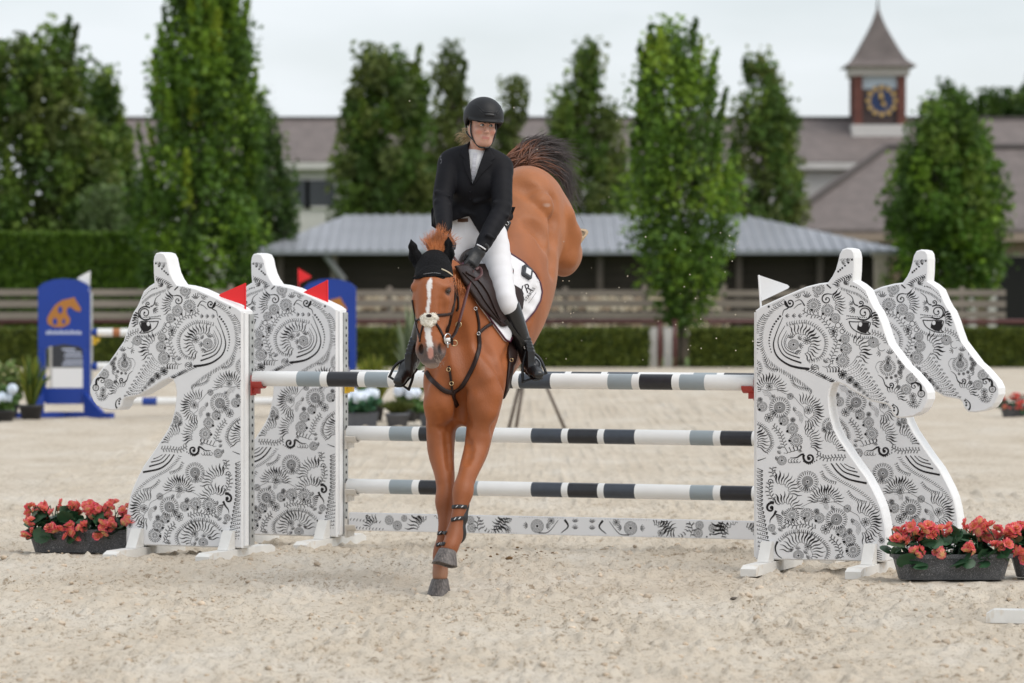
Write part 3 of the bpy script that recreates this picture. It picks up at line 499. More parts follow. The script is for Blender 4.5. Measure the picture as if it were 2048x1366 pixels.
    def comb(s, pts, ln, step, w=7, slant=.5, side=1, loops=False):
        q = spline(pts, 200); d = np.r_[0, np.cumsum(np.linalg.norm(np.diff(q, axis=0), axis=1))]
        for x in np.arange(0, d[-1], step):
            i = min(np.searchsorted(d, x), 198); t = q[i + 1] - q[i]; t = t / (np.linalg.norm(t) + 1e-9); nr = np.array([-t[1], t[0]]) * side; e = q[i] + nr * ln + t * ln * slant
            s.stroke([q[i], lerp(q[i], e, .5) + t * ln * .18, e], w * .2, w * .35, 5, wm=w * .72)
            if loops: s.ring(e, ln * .20, w * .35, 8)
    def spiral(s, c, r, turns, a0, w, tail=None):
        n = 26; k = np.linspace(0, 1, n); a = math.radians(a0) - k * turns * 2 * math.pi; q = np.array(c) + (r * (1 - .86 * k))[:, None] * np.stack([np.cos(a), np.sin(a)], 1); s.stroke(q, w, w * .55, n); s.dot(q[-1], w * .75, 8)
        if tail is not None: s.stroke(list(tail) + [q[0]], w * .25, w, 12)
    def branch(s, pts, ln, step, w=6):
        s.stroke(pts, w * .8, w * .4); q = spline(pts, 120); d = np.r_[0, np.cumsum(np.linalg.norm(np.diff(q, axis=0), axis=1))]
        for k, x in enumerate(np.arange(step, d[-1], step)):
            i = min(np.searchsorted(d, x), 118); t = q[i + 1] - q[i]; t = t / (np.linalg.norm(t) + 1e-9); nr = np.array([-t[1], t[0]]) * (1 if k % 2 else -1); e = q[i] + nr * ln - t * ln * .5; s.stroke([q[i], lerp(q[i], e, .5) - t * ln * .1, e], w * .4, w * .6, 5, wm=w * 1.2); s.ring(e, ln * .22, w * .3, 7)
    def dots(s, pts, r0, r1, n):
        for i, p in enumerate(spline(pts, n)): s.dot(p, lerp(r0, r1, i / max(n - 1, 1)), 7)
V2 = lambda *p: np.array(p, float)
a = Ink(ZA)
a.stroke([(390, 705), (330, 850), (305, 960), (340, 1060), (430, 1130), (520, 1160), (630, 1175)], 5, 24, 30); a.stroke([(410, 780), (355, 880), (350, 960), (390, 1040), (460, 1085), (560, 1120)], 4, 15, 24); a.stroke([(425, 825), (380, 920), (392, 985), (435, 1035), (545, 1075)], 3, 11, 20); a.stroke([(432, 850), (402, 930), (430, 1000), (520, 1040)], 3, 8, 18); a.dots([(440, 870), (415, 930), (440, 985), (505, 1020)], 5, 4, 14)
a.target(V2(487, 953), 48); a.palm((470, 900), 50, -100); a.palm((530, 905), 42, -40); a.palm((535, 965), 46, -5); a.palm((520, 1000), 46, 60)
a.comb([(430, 745), (520, 728), (620, 728), (720, 780), (790, 860), (808, 950), (780, 1050), (720, 1105), (630, 1125)], -32, 23, 8, .1, -1, True); a.fan((545, 950), 95, 205, -120, 62, 27, 13, .45); a.flower(V2(608, 915), 38)
a.comb([(410, 590), (310, 655), (240, 750), (213, 870), (220, 980), (262, 1080), (345, 1150), (440, 1205), (550, 1275), (655, 1360)], 40, 19, 9, .6, 1); a.comb([(240, 690), (190, 760), (175, 850)], 26, 17, 7, .2, 1, True); a.comb([(200, 1070), (225, 1150), (280, 1195), (335, 1205)], 26, 17, 7, .2, -1, True)
a.dots([(365, 695), (310, 770), (277, 850), (266, 935), (285, 1020)], 11, 6, 14); a.spiral((455, 572), 48, 1.3, 200, 15, [(385, 690), (400, 640), (440, 615)]); a.palm((610, 530), 60, -90); a.palm((690, 525), 40, -70, 4); a.palm((540, 530), 45, -120, 4); a.stroke([(500, 560), (550, 545), (590, 600)], 4, 12, 8); a.stroke([(490, 625), (530, 590), (560, 580)], 4, 8, 8)
for c, r in (((672, 595), 66), ((797, 640), 58), ((868, 712), 48), ((955, 900), 46), ((965, 990), 56), ((935, 1098), 64)): a.rosette(V2(*c), r)
for c in ((653, 636), (755, 670), (822, 723), (913, 915), (925, 1000), (883, 1082), (262, 607), (105, 750)): a.dot(c, 11)
for x in (430, 490, 545): a.palm((x - 20, 692), 42, -5, 4, 70)
a.branch([(570, 640), (640, 680), (720, 690), (790, 760), (815, 800)], 26, 17); a.branch([(840, 850), (885, 920), (865, 1000), (820, 1110), (850, 1130)], 28, 17); a.spiral((790, 540), 48, 1.2, 250, 12, [(905, 435), (850, 490), (800, 490)]); a.fan((800, 590), 45, 175, -58, 32, 15, 12, .12)
a.comb([(840, 400), (880, 360), (950, 325), (1030, 300)], 42, 22, 15, .3, 1); a.palm((940, 400), 62, -30, 5, 80); a.flower(V2(890, 412), 22); a.palm((1010, 350), 40, 180, 4); a.comb([(905, 170), (1030, 160)], 22, 14, 6, .3, 1); a.palm((925, 215), 40, -30); a.palm((965, 190), 40, 0); a.dots([(895, 287), (943, 245), (1020, 180)], 10, 9, 6); a.stroke([(790, 405), (828, 440)], 12, 12); a.dots([(1010, 420), (1060, 430)], 7, 5, 3)
a.rosette(V2(715, 445), 58); a.comb([(915, 425), (1000, 455), (1080, 485), (1160, 545)], 28, 16, 8, .7, 1); a.dots([(1030, 420), (1100, 460), (1160, 520)], 5, 5, 10); a.comb([(480, 500), (580, 460)], 20, 13, 6); a.comb([(290, 590), (400, 535)], 20, 14, 6)
a.stroke([(970, 480), (1020, 520), (1040, 580), (1075, 600)], 4, 12); a.spiral((1100, 575), 28, 1.1, 90, 11); a.palm((1030, 590), 45, 220, 4, 80); a.palm((1050, 620), 60, 150, 5, 90)
a.spiral((1130, 665), 72, 1.5, 140, 13); a.stroke([(965, 725), (1010, 712), (1090, 722), (1160, 722), (1200, 680), (1190, 630), (1140, 600), (1080, 610)], 5, 14, 24); a.dots([(975, 690), (1060, 700), (1150, 706)], 6, 5, 12); a.fan((1130, 740), 80, 160, -40, 22, 8, 17, .3, .10)
a.stroke([(992, 742), (1060, 746), (1178, 746), (1180, 790), (1165, 835), (1190, 856), (1125, 856), (1060, 832), (1015, 795), (992, 742)], 9, 9, 30); a.poly([(1082, 750), (1175, 750), (1174, 800), (1150, 852), (1105, 842), (1066, 815), (1070, 780)])
a.comb([(930, 750), (975, 825), (1070, 872), (1215, 872)], 22, 18, 8, .4, 1, True); a.target(V2(1215, 933), 46); a.flower(V2(850, 828), 46); a.ring(V2(893, 777), 24, 5); a.ring(V2(930, 832), 20, 5); a.fan((1020, 1015), 25, 190, -78, 36, 16, 13, .72); a.fan((80, 950), 25, 115, -68, 62, 14, 11, .3); a.bigrose(V2(115, 1170), 92)
a.comb([(640, 1165), (760, 1215), (880, 1285), (1020, 1365)], 40, 22, 11, -.7, 1); a.palm((640, 1175), 60, -30, 4, 70); a.palm((770, 1120), 45, -60); a.palm((720, 1150), 45, 150, 4)
for x in range(5): a.stroke([(750 + x * 32, 1150), (790 + x * 28, 1165), (800 + x * 24, 1205)], 3, 6 + 3 * x, 6)
for x in (935, 1000, 1060): a.flower(V2(x, 1225 + (x - 935) * .75), 44 - (x - 935) * .12)
b = Ink(ZB)
for i in range(12):
    u = i / 11; s0 = lerp(V2(232, 835), V2(560, 1175), u); e0 = lerp(V2(395, 690), V2(705, 1165), u) ; m0 = lerp(s0, e0, .5) + V2(18, 14); b.stroke([s0, m0, e0], 2.5, 4.5, 12); b.spiral(e0 + V2(8, 8), 15, .8, 200, 5); b.dots([s0 + V2(40, 12), m0 + V2(18, 14), lerp(m0, e0, .6) + V2(14, 20)], 4, 7, 7)
for c, r in (((240, 893), 48), ((318, 945), 43), ((375, 995), 37), ((420, 1037), 31), ((462, 1077), 24), ((495, 1110), 18), ((520, 1140), 14)): b.flower(V2(*c), r)
b.comb([(0, 872), (140, 932), (300, 1012), (440, 1108), (480, 1150)], 42, 22, 12, -.7, 1); b.bigrose(V2(712, 815), 90); b.flower(V2(718, 718), 32); b.circle(V2(712, 765), 18); b.dots([(610, 870), (585, 810), (610, 760), (650, 750)], 4, 4, 14)
for c, r in (((840, 755), 30), ((858, 812), 33), ((840, 865), 28), ((797, 903), 19), ((750, 920), 17), ((700, 922), 15), ((825, 1018), 22)): b.circle(V2(*c), r)
b.stroke([(610, 890), (660, 930), (690, 1005), (735, 1028)], 4, 14, 14); b.spiral((748, 998), 32, 1.1, 90, 12); b.fan((752, 1140), 20, 165, -112, 6, 16, 10, .9); b.rosette(V2(962, 935), 62); b.rosette(V2(905, 1045), 58); b.spiral((990, 1012), 44, 1.2, 0, 11); b.stroke([(950, 985), (1010, 975), (1055, 1000), (1060, 1065)], 8, 30, 14); b.ring(V2(1065, 1090), 36, 9); b.rosette(V2(1065, 1090), 30, 10)
b.flower(V2(975, 1115), 40); b.flower(V2(980, 1180), 44); b.comb([(895, 1165), (950, 1235), (1030, 1238), (1078, 1150)], 22, 22, 8, 0, -1, True); b.stroke([(765, 1195), (815, 1240), (818, 1300), (785, 1328)], 5, 22, 14); b.dots([(765, 1215), (782, 1250), (765, 1300)], 11, 12, 4); b.palm((735, 680), 62, -90); b.palm((640, 660), 50, 160, 4); b.palm((800, 680), 44, 30, 4)
b.branch([(540, 440), (620, 465), (680, 510), (715, 580)], 26, 15); b.palm((830, 960), 45, 180, 5, 120); b.palm((870, 920), 50, 200, 4); b.ring(V2(650, 600), 40, 5, 14, 40, 250)
c = Ink(ZC)
c.fan((300, 265), 75, 245, -178, -2, 29, 14, .5); c.flower(V2(303, 205), 46); c.stroke([(60, 255), (160, 235), (290, 255), (400, 240), (480, 285), (600, 330), (680, 420), (730, 470), (740, 560), (790, 610), (780, 680)], 4, 4, 40); c.target(V2(563, 327), 40); c.comb([(550, 105), (590, 195), (680, 245), (795, 268)], 34, 22, 9, .3, -1, True)
c.bigrose(V2(432, 465), 138); c.rosette(V2(215, 455), 66); c.rosette(V2(95, 410), 72); c.circle(V2(188, 368), 30); c.palm((345, 345), 46, -60); c.palm((590, 490), 52, -10)
for k in range(4): c.ring(V2(260 - k * 4, 365), 50 + 18 * k, 3, 14, -110, 10); c.ring(V2(640 - k * 4, 600), 40 + 18 * k, 3, 14, -100, 40)
c.fan((745, 525), 55, 255, -108, 88, 33, 15, .5); c.flower(V2(787, 497), 54); c.flower(V2(298, 592), 60); c.flower(V2(365, 528), 36); c.circle(V2(595, 620), 32)
for p, r in (((482, 628), 66), ((590, 728), 76), ((635, 872), 86)): c.rosette(V2(*p), r)
for p in ((447, 665), (527, 762), (553, 877), (180, 492)): c.dot(p, 17)
c.comb([(70, 600), (200, 650), (290, 720), (355, 840), (360, 950), (280, 1060)], -42, 24, 10, .1, -1, True); c.fan((50, 900), 80, 270, -88, 28, 20, 15, .4); c.flower(V2(90, 825), 46); c.branch([(345, 690), (430, 780), (470, 880), (495, 965)], 34, 20, 8); c.fan((715, 905), 30, 265, -72, 26, 17, 14, .85); c.fan((1030, 1010), 30, 290, -98, -2, 18, 14, .85); c.bigrose(V2(1060, 695), 108); c.flower(V2(985, 740), 38)
c.spiral((800, 1090), 78, 1.25, 210, 30, [(560, 1092), (640, 1088), (700, 1050)]); c.target(V2(458, 1123), 58); c.branch([(885, 1045), (1000, 1095), (1130, 1085), (1260, 1090)], 34, 20, 9); c.stroke([(60, 1140), (170, 1122), (262, 1090)], 20, 5, 10); c.dots([(730, 1135), (800, 1168), (890, 1120)], 9, 9, 8)
for k in range(5): c.stroke([(480 + k * 45, 1030 - k * 8), (530 + k * 42, 1030 - k * 14), (500 + k * 48, 965 - k * 6)], 4, 8 + 3 * k, 8)
for k, (x, y) in enumerate(((430, 985), (410, 1040), (370, 1100), (80, 935), (90, 990), (690, 985))): c.palm((x, y), 48, -90 + 40 * k)
for k in range(4): c.ring(V2(560 + k * 35, 1130), 24, 6, 10, 0, 260)
d = Ink(ZD)
for q, w0 in (([(980, -20), (1060, 85), (1180, 162), (1385, 208)], 24), ([(1035, -20), (1130, 78), (1305, 136)], 18), ([(1085, -20), (1160, 48), (1280, 82)], 14), ([(1130, -15), (1190, 20), (1250, 42)], 10)): d.stroke(q, w0 * .6, w0, 16)
d.comb([(880, 0), (960, 105), (1060, 190), (1180, 255), (1300, 325), (1410, 415), (1490, 520)], 44, 24, 10, .5, -1); d.comb([(845, 80), (880, 155), (950, 205), (1025, 228)], 36, 24, 10, .2, -1, True); d.comb([(1150, 310), (1200, 375), (1280, 425), (1375, 450)], 34, 24, 10, .2, -1, True)
d.bigrose(V2(712, 190), 128); d.flower(V2(697, 262), 34); d.fan((395, 325), 40, 265, -102, 4, 18, 15, .08); d.fan((455, 530), 50, 235, -132, -12, 17, 15, .15); d.fan((920, 430), 75, 225, -174, -6, 27, 15, .5); d.flower(V2(920, 388), 50); d.fan((1320, 660), 60, 265, -100, 84, 31, 15, .5); d.flower(V2(1372, 648), 52); d.target(V2(1165, 495), 42)
d.stroke([(640, 480), (740, 430), (850, 410), (920, 430), (1010, 420), (1100, 460), (1210, 530), (1290, 580), (1320, 660), (1380, 740), (1370, 820)], 4, 4, 40); d.branch([(320, 20), (310, 90), (340, 145)], 34, 18, 9); d.branch([(290, 190), (275, 300), (330, 420)], 36, 20, 9); d.spiral((285, 190), 34, .9, 0, 10)
d.spiral((298, 490), 64, .95, 300, 30); d.stroke([(355, 520), (330, 570), (290, 620), (283, 665)], 30, 4, 12)
for p, r in (((533, 573), 90), ((707, 567), 80), ((845, 603), 64), ((1092, 755), 66), ((1183, 847), 80), ((1230, 970), 88)): d.rosette(V2(*p), r)
d.bigrose(V2(1042, 618), 128)
for p in ((545, 622), (678, 607), (808, 635), (1058, 790), (1130, 875), (1160, 975)): d.dot(p, 16)
for p, r in (((815, 527), 32), ((1192, 752), 32)): d.circle(V2(*p), r)
for p, r in (((303, 715), 42), ((608, 1030), 58)): d.target(V2(*p), r)
d.flower(V2(918, 730), 60); d.flower(V2(978, 670), 34); d.branch([(440, 650), (560, 690), (680, 672), (805, 725)], 34, 20, 9); d.branch([(965, 820), (1050, 900), (1080, 1000), (1130, 1050)], 36, 20, 9); d.comb([(380, 830), (480, 752), (620, 726), (760, 748), (880, 822), (965, 920), (978, 1010), (940, 1100)], -42, 25, 10, .1, -1, True)
d.fan((650, 1000), 110, 275, -172, 32, 30, 15, .55); d.flower(V2(715, 928), 44); d.stroke([(372, 868), (345, 940), (368, 1020), (435, 1072)], 24, 6, 14)
for k, (x, y) in enumerate(((535, 985), (600, 968), (680, 1010), (700, 1060), (410, 550), (450, 730), (330, 800), (390, 755), (980, 500), (1200, 640), (1060, 1070))): d.palm((x, y), 50, -110 + 25 * (k % 5))
for k in range(6): d.stroke([(350 + k * 6, 565 + k * 24), (400, 575 + k * 22), (440 - k * 4, 610 + k * 20)], 18 - k * 2, 4, 8); d.stroke([(1080 + k * 36, 1100), (1120 + k * 30, 1080), (1110 + k * 36, 1110)], 4, 7 + 2 * k, 6)
for k in range(20):
    y = 48 + k * 47; w_ = 0 if k < 9 else (k - 8) * 8; d.stroke([(62, y), (120 + w_ * .3, y - 16), (205 + w_, y + 18)], 4, 8, 9); d.spiral((198 + w_, y + 22), 13, .7, -90, 6); d.dots([(95 + w_ * .4, y + 22), (150 + w_ * .7, y + 22), (192 + w_, y + 34)], 5, 8, 6)
for k in range(6): d.spiral((80, 790 + k * 55), 20, 1, 90, 7); d.stroke([(1480, 965 + k * 24), (1520, 972 + k * 24), (1560, 985 + k * 24)], 12, 4, 6)
d.fan((1320, 905), 15, 165, -45, 30, 7, 15); d.flower(V2(1555, 860), 36); d.comb([(1540, 760), (1580, 850)], 30, 22, 9, .2, 1, True)
for k in range(4): d.ring(V2(860 - k * 4, 480), 45 + 18 * k, 3, 14, -110, 20); d.ring(V2(1230 - k * 4, 720), 45 + 18 * k, 3, 14, -100, 50)
def ink_mesh(inks, poly, mirror):
    V, F, base = [], [], 0
    for ik in inks:
        if not ik.v: continue
        q = np.array(ik.v, float); x0, z0 = ik.zf(0, 0); p = np.array([ik.zf(*t) for t in q]); ok = inside(p, poly) if poly is not None else np.ones(len(p), bool)
        V.append(p); F += [tuple(i + base for i in f) for f in ik.f if all(ok[i] for i in f)]; base += len(p)
    p = np.vstack(V); v = np.stack([p[:, 0] * (-1 if mirror else 1), np.full(len(p), -.0012), p[:, 1]], 1)
    v[:, 1] -= 0; F = [f[::-1] for f in F] if mirror else F; return v, F
def shrink(poly, dlt):
    n = len(poly); r = []
    for i in range(n):
        p0, p1, p2 = poly[i - 1], poly[i], poly[(i + 1) % n]; t0, t1 = _n(p1 - p0), _n(p2 - p1); n0, n1 = np.array([t0[1], -t0[0]]), np.array([t1[1], -t1[0]]); m = _n(n0 + n1); r.append(p1 + m * dlt / max(.5, m @ n0))
    return np.array(r)
INNER = shrink(OUT, .008); n_ = len(OUT)
def panel_mesh(mirror):
    sx = -1 if mirror else 1; v = [(sx * x, 0, z) for x, z in INNER] + [(sx * x, .008, z) for x, z in OUT] + [(sx * x, TW - .008, z) for x, z in OUT] + [(sx * x, TW, z) for x, z in INNER]
    f = [tuple(range(n_)), tuple(range(4 * n_ - 1, 3 * n_ - 1, -1))] + [(k * n_ + i, (k + 1) * n_ + i, (k + 1) * n_ + (i + 1) % n_, k * n_ + (i + 1) % n_) for k in range(3) for i in range(n_)]; mi = [0, 0] + [1] * (3 * n_)
    if mirror: f = [q[::-1] for q in f]
    me = new_mesh('panel', v, f, [m_wing, m_edge], False, mi)
    bm = bmesh.new(); bm.from_mesh(me); bmesh.ops.recalc_face_normals(bm, faces=bm.faces[:]); bm.to_mesh(me); bm.free(); return me
white_spot = Ink(ZA); white_spot.dot((1097, 768), 17, 12, 21)
PAN = {}
for mir in (False, True):
    v, f = ink_mesh((a, b, c, d), INNER, mir); v2, f2 = ink_mesh((white_spot,), None, mir); v2[:, 1] -= .0012
    PAN[mir] = (panel_mesh(mir), new_mesh('printed_ornament', v, f, m_print), new_mesh('eye_highlight', v2, f2, m_wing))
def foot_mesh(sx):
    mb = MB(); mb.add([(-.05, -.44, .0), (.05, -.44, 0), (.05, -.44, .045), (-.05, -.44, .045), (-.05, -.38, .0), (.05, -.38, 0), (.05, -.38, .0655), (-.05, -.38, .0655), (-.05, .56, 0), (.05, .56, 0), (.05, .56, .0655), (-.05, .56, .0655), (-.05, .62, 0), (.05, .62, 0), (.05, .62, .045), (-.05, .62, .045)],
        [(0, 1, 2, 3), (3, 2, 6, 7), (0, 3, 7, 4), (1, 5, 6, 2), (4, 7, 11, 8), (5, 9, 10, 6), (7, 6, 10, 11), (8, 11, 15, 12), (9, 13, 14, 10), (11, 10, 14, 15), (12, 15, 14, 13)]); return mb
def wedge(sgn, y0):
    p = [(y0, .067), (y0 - sgn * .125, .067), (y0 - sgn * .04, .190), (y0, .190)]; mb = MB(); n = 4; v = [(-.036, y, z) for y, z in p] + [(.036, y, z) for y, z in p]; mb.add(v, [tuple(range(n)), tuple(range(2 * n - 1, n - 1, -1))] + [(i, i + n, (i + 1) % n + n, (i + 1) % n) for i in range(n)]); return mb
m_cups = {'red': mat('red_cup_plastic', (.42, .045, .035), .45), 'yellow': mat('yellow_cup_plastic', (.80, .52, .03), .45), 'white': mat('white_cup_plastic', (.70, .66, .60), .5)}
def cup_geo(sx):
    mb = MB(); mb.box(min(0, -sx * .012), max(0, -sx * .012), -.035, .035, -.11, .02); t = np.radians(np.linspace(200, 340, 9)); pr_ = [(.056 * math.cos(q), .056 * math.sin(q) + .0) for q in t] + [(.066 * math.cos(q), .066 * math.sin(q)) for q in t[::-1]]
    x0, x1 = -sx * .012, -sx * .085; n = len(pr_); mb.add([(x0, y, z) for y, z in pr_] + [(x1, y, z) for y, z in pr_], [(i, i + n, (i + 1) % n + n, (i + 1) % n) for i in range(n)] + [tuple(range(n)), tuple(range(2 * n - 1, n - 1, -1))]); mb.box(min(x0, -sx * .05), max(x0, -sx * .05), -.02, .02, -.10, -.062); return mb
def wing_stand(label, A, mirror, cups, dz=0.0):
    sx = -1 if mirror else 1; root = thing('jump_wing', label, 'jump wing', (A[0], A[1], dz), -TH, 'horse head jump wings'); pan, ink, spot = PAN[mirror]
    pl = link('panel', pan, root); stuff(link('printed_ornament', ink, pl)); link('eye_highlight', spot, pl)
    for s in (.085, .745):
        ft = foot_mesh(sx).build('foot', m_beam, root, loc=(sx * s, 0, -.008)); wedge(1, -.002).build('bracket', m_beam, ft); wedge(-1, TW + .002).build('bracket', m_beam, ft)
    ztop = OUT[0][1]; MB().box(-.014, .0, .020, .075, .08, ztop - .012).build('post', m_edge, root, loc=(0 if sx > 0 else .014, 0, 0)); tr = MB(); x_ = -sx * .0
    tr.box(min(0, -sx * .022), max(0, -sx * .022), .082, .150, .08, ztop - .02); tk = tr.build('track', m_alu, root); hb = MB()
    for k in range(28):
        zc = .14 + k * .052; t = np.arange(8) * math.pi / 4
        hb.add([(-sx * .0232, .116 + .011 * math.cos(q), zc + .011 * math.sin(q)) for q in t], [tuple(range(8)) if sx < 0 else tuple(range(7, -1, -1))])
    stuff(hb.build('track_holes', m_hole, tk))
    for z, colr in cups: cup_geo(sx).build('cup', m_cups[colr], root, loc=(-sx * .024, .115, z - dz))
    return root
ZP = [1.163, 1.147, .765, .403]
wing_stand('white horse head wing with black ornaments, left, nearer the camera', A_L, True, [(ZP[0], 'red')], -.012)
wing_stand('white horse head wing with black ornaments, left pair, behind the nearer one', A_L + SHIFT, True, [(ZP[1], 'yellow'), (ZP[2], 'white'), (ZP[3], 'white'), (.16, 'white')], -.008)
wing_stand('white horse head wing with black ornaments, right, nearer the camera', A_R, False, [(ZP[0], 'red')])
wing_stand('white horse head wing with black ornaments, right pair, mostly hidden behind the nearer one', A_R + SHIFT, False, [(ZP[1], 'yellow'), (ZP[2], 'white'), (ZP[3], 'white')])
BANDS = [(.105, 2), (.150, 0), (.365, 3), (.750, 0), (.910, 1), (.960, 0), (1.175, 2), (1.225, 0), (1.390, 1), (1.72, 0)]
def pole_mesh(name, half, bands, r, mats):
    xs_ = []; x = 0
    for e, m_ in bands: xs_.append((x, min(e, half), m_)); x = e
    segs = sorted([(-b_, -a_, m_) for a_, b_, m_ in xs_] + xs_); n = 24; t = np.arange(n) * 2 * math.pi / n; V, F, MI = [], [], []
    cuts = [segs[0][0]] + [s_[1] for s_ in segs]; rr = [r] * len(cuts)
    for x, q in [(cuts[0], r * .80)] + list(zip(cuts, rr)) + [(cuts[-1], r * .80)]: V += [(x, q * math.cos(k), q * math.sin(k)) for k in t]
    m = len(cuts) + 2; V = np.array(V); V[:n, 0] -= .006; V[-n:, 0] += .006
    for i in range(m - 1): mi = 0 if i in (0, m - 2) else segs[i - 1][2]; F += [(i * n + j, (i + 1) * n + j, (i + 1) * n + (j + 1) % n, i * n + (j + 1) % n) for j in range(n)]; MI += [mi] * n
    F += [tuple(range(n)), tuple((m - 1) * n + j for j in range(n - 1, -1, -1))]; MI += [0, 0]; me = new_mesh(name, V, F, mats, True, MI)
    me.polygons[-1].use_smooth = False; me.polygons[-2].use_smooth = False; return me
PM = pole_mesh('jump_pole', 1.705, BANDS, .05, [m_pw, m_pg, m_pb, m_ps])
for lab, A, z, sh, roll in (('top front pole with white, grey and black bands in red cups', A_L, ZP[0], 0, .3), ('top rear pole hidden behind the front one, in yellow cup', A_L + SHIFT, ZP[1], .02, 1.1), ('banded rear pole at half height, behind the horse forearms', A_L + SHIFT, ZP[2], .0, 2.0), ('lowest banded rear pole, behind the horse knees', A_L + SHIFT, ZP[3], .0, 2.9)):
    c_ = A + JE * (SPAN / 2 + sh) + JN * .115; o = link('jump_pole', PM, None, (c_[0], c_[1], z)); o.rotation_euler = (roll, 0, -TH); tag(o, lab, 'pole', 'banded poles of the jump')
# plank with ornaments
pk = A_L + SHIFT + JE * SPAN / 2 + JN * .10; plank = thing('jump_plank', 'white ornamented filler plank low at the back of the jump', 'plank', (pk[0], pk[1], .1), -TH); mb = MB(); mb.box(-1.70, 1.70, 0, .035, 0, .122, 0, .004); bd = mb.build('board', m_wing, plank)
ik = Ink(lambda x, y: (x / 1000, y / 1000))
for s in (-1, 1):
    X = lambda x, y: V2(s * x, y)
    ik.palm(X(60, 40), 34, 90); ik.palm(X(60, 85), 34, 90); ik.stroke([X(160, 15), X(110, 60), X(135, 105)], 4, 16, 10); ik.target(X(330, 58), 44); ik.palm(X(270, 60), 36, 180 if s > 0 else 0); ik.palm(X(395, 60), 36, 0 if s > 0 else 180); ik.stroke([X(180, 100), X(250, 20), X(320, 12)], 3, 7); ik.fan(X(520, 20), 50, 150, 20 if s > 0 else 90, 110 if s > 0 else 175, 16, 10, .5); ik.flower(X(230, 95), 26); ik.flower(X(540, 30), 24)
    ik.comb([X(640, 8), X(700, 50), X(720, 112)], 24 * s, 20, 8, .2, -1, True); ik.rosette(X(800, 35), 34); ik.rosette(X(810, 88), 30); ik.branch([X(740, 110), X(760, 60), X(745, 10)], 22, 16); ik.fan(X(1080, 20), 20, 210, 95 if s > 0 else 5, 175 if s > 0 else 85, 15, 11, .8); ik.fan(X(1120, 10), 25, 170, 5 if s > 0 else 100, 80 if s > 0 else 175, 13, 11, .4); ik.target(X(1340, 40), 32); ik.rosette(X(1400, 75), 34); ik.rosette(X(1290, 90), 24); ik.comb([X(1440, 20), X(1680, 30)], 18, 24, 8); ik.comb([X(1460, 70), X(1680, 85)], 20, 24, 8); ik.spiral(X(1560, 100), 18, 1, 0, 8); ik.fan(X(640, 110), 20, 130, 185 if s > 0 else 275, 265 if s > 0 else 355, 13, 10, .5); ik.comb([X(150, 112), X(460, 112)], 16 * s, 18, 7); ik.comb([X(440, 8), X(640, 14)], -16 * s, 18, 7); ik.rosette(X(900, 70), 30); ik.rosette(X(1180, 85), 28); ik.dots([X(860, 12), X(1000, 100)], 6, 6, 7); ik.branch([X(940, 110), X(985, 60), X(960, 10)], 24, 15); ik.fan(X(1500, 10), 15, 110, 20 if s > 0 else 90, 100 if s > 0 else 160, 11, 9, .5)
v, f = ink_mesh((ik,), np.array([(-1.695, .004), (1.695, .004), (1.695, .118), (-1.695, .118)]), False); stuff(link('printed_ornament', new_mesh('printed_ornament', v, f, m_print), bd))
# flags
m_red = mat('red_flag_plastic', (.80, .015, .02), .45); m_wflag = mat('white_flag_plastic', (.82, .82, .82), .45)
def flag(label, root3, tip, pts, Y, mt):
    r = thing('flag', label, 'flag', root3, group='jump flags'); mb = MB(); mb.tube([(0, 0, -.02), rel(P(*tip, Y), r)], .0065, 6); mb.build('stick', mt, r)
    q = rel(np.array([P(u, v, Y) for u, v in pts]), r); n = len(q); V = np.vstack([q + (0, -.002, 0), q + (0, .002, 0)]); link('pennant', new_mesh('pennant', V, [tuple(range(n)), tuple(range(2 * n - 1, n - 1, -1))] + [(i, i + n, (i + 1) % n + n, (i + 1) % n) for i in range(n)], mt), r)
yl = A_L[1] + .1; flag('red pennant on the nearer left wing', P(490.5, 628, yl), (490.5, 566), [(490.5, 566), (440, 588), (437.8, 591), (441, 594), (490.5, 611)], yl, m_red)
yl = (A_L + SHIFT)[1] + .1; flag('red pennant on the rear left wing', P(655, 622, yl), (654.5, 560), [(654.5, 560), (609, 583), (606.5, 585.5), (609, 588), (655.5, 607)], yl, m_red)
yl = A_R[1] + .1; flag('white pennant on the nearer right wing', P(1522, 613, yl), (1517.5, 550), [(1517.5, 550), (1575, 569.5), (1579, 573.5), (1576, 577), (1523.5, 602)], yl, m_wflag)
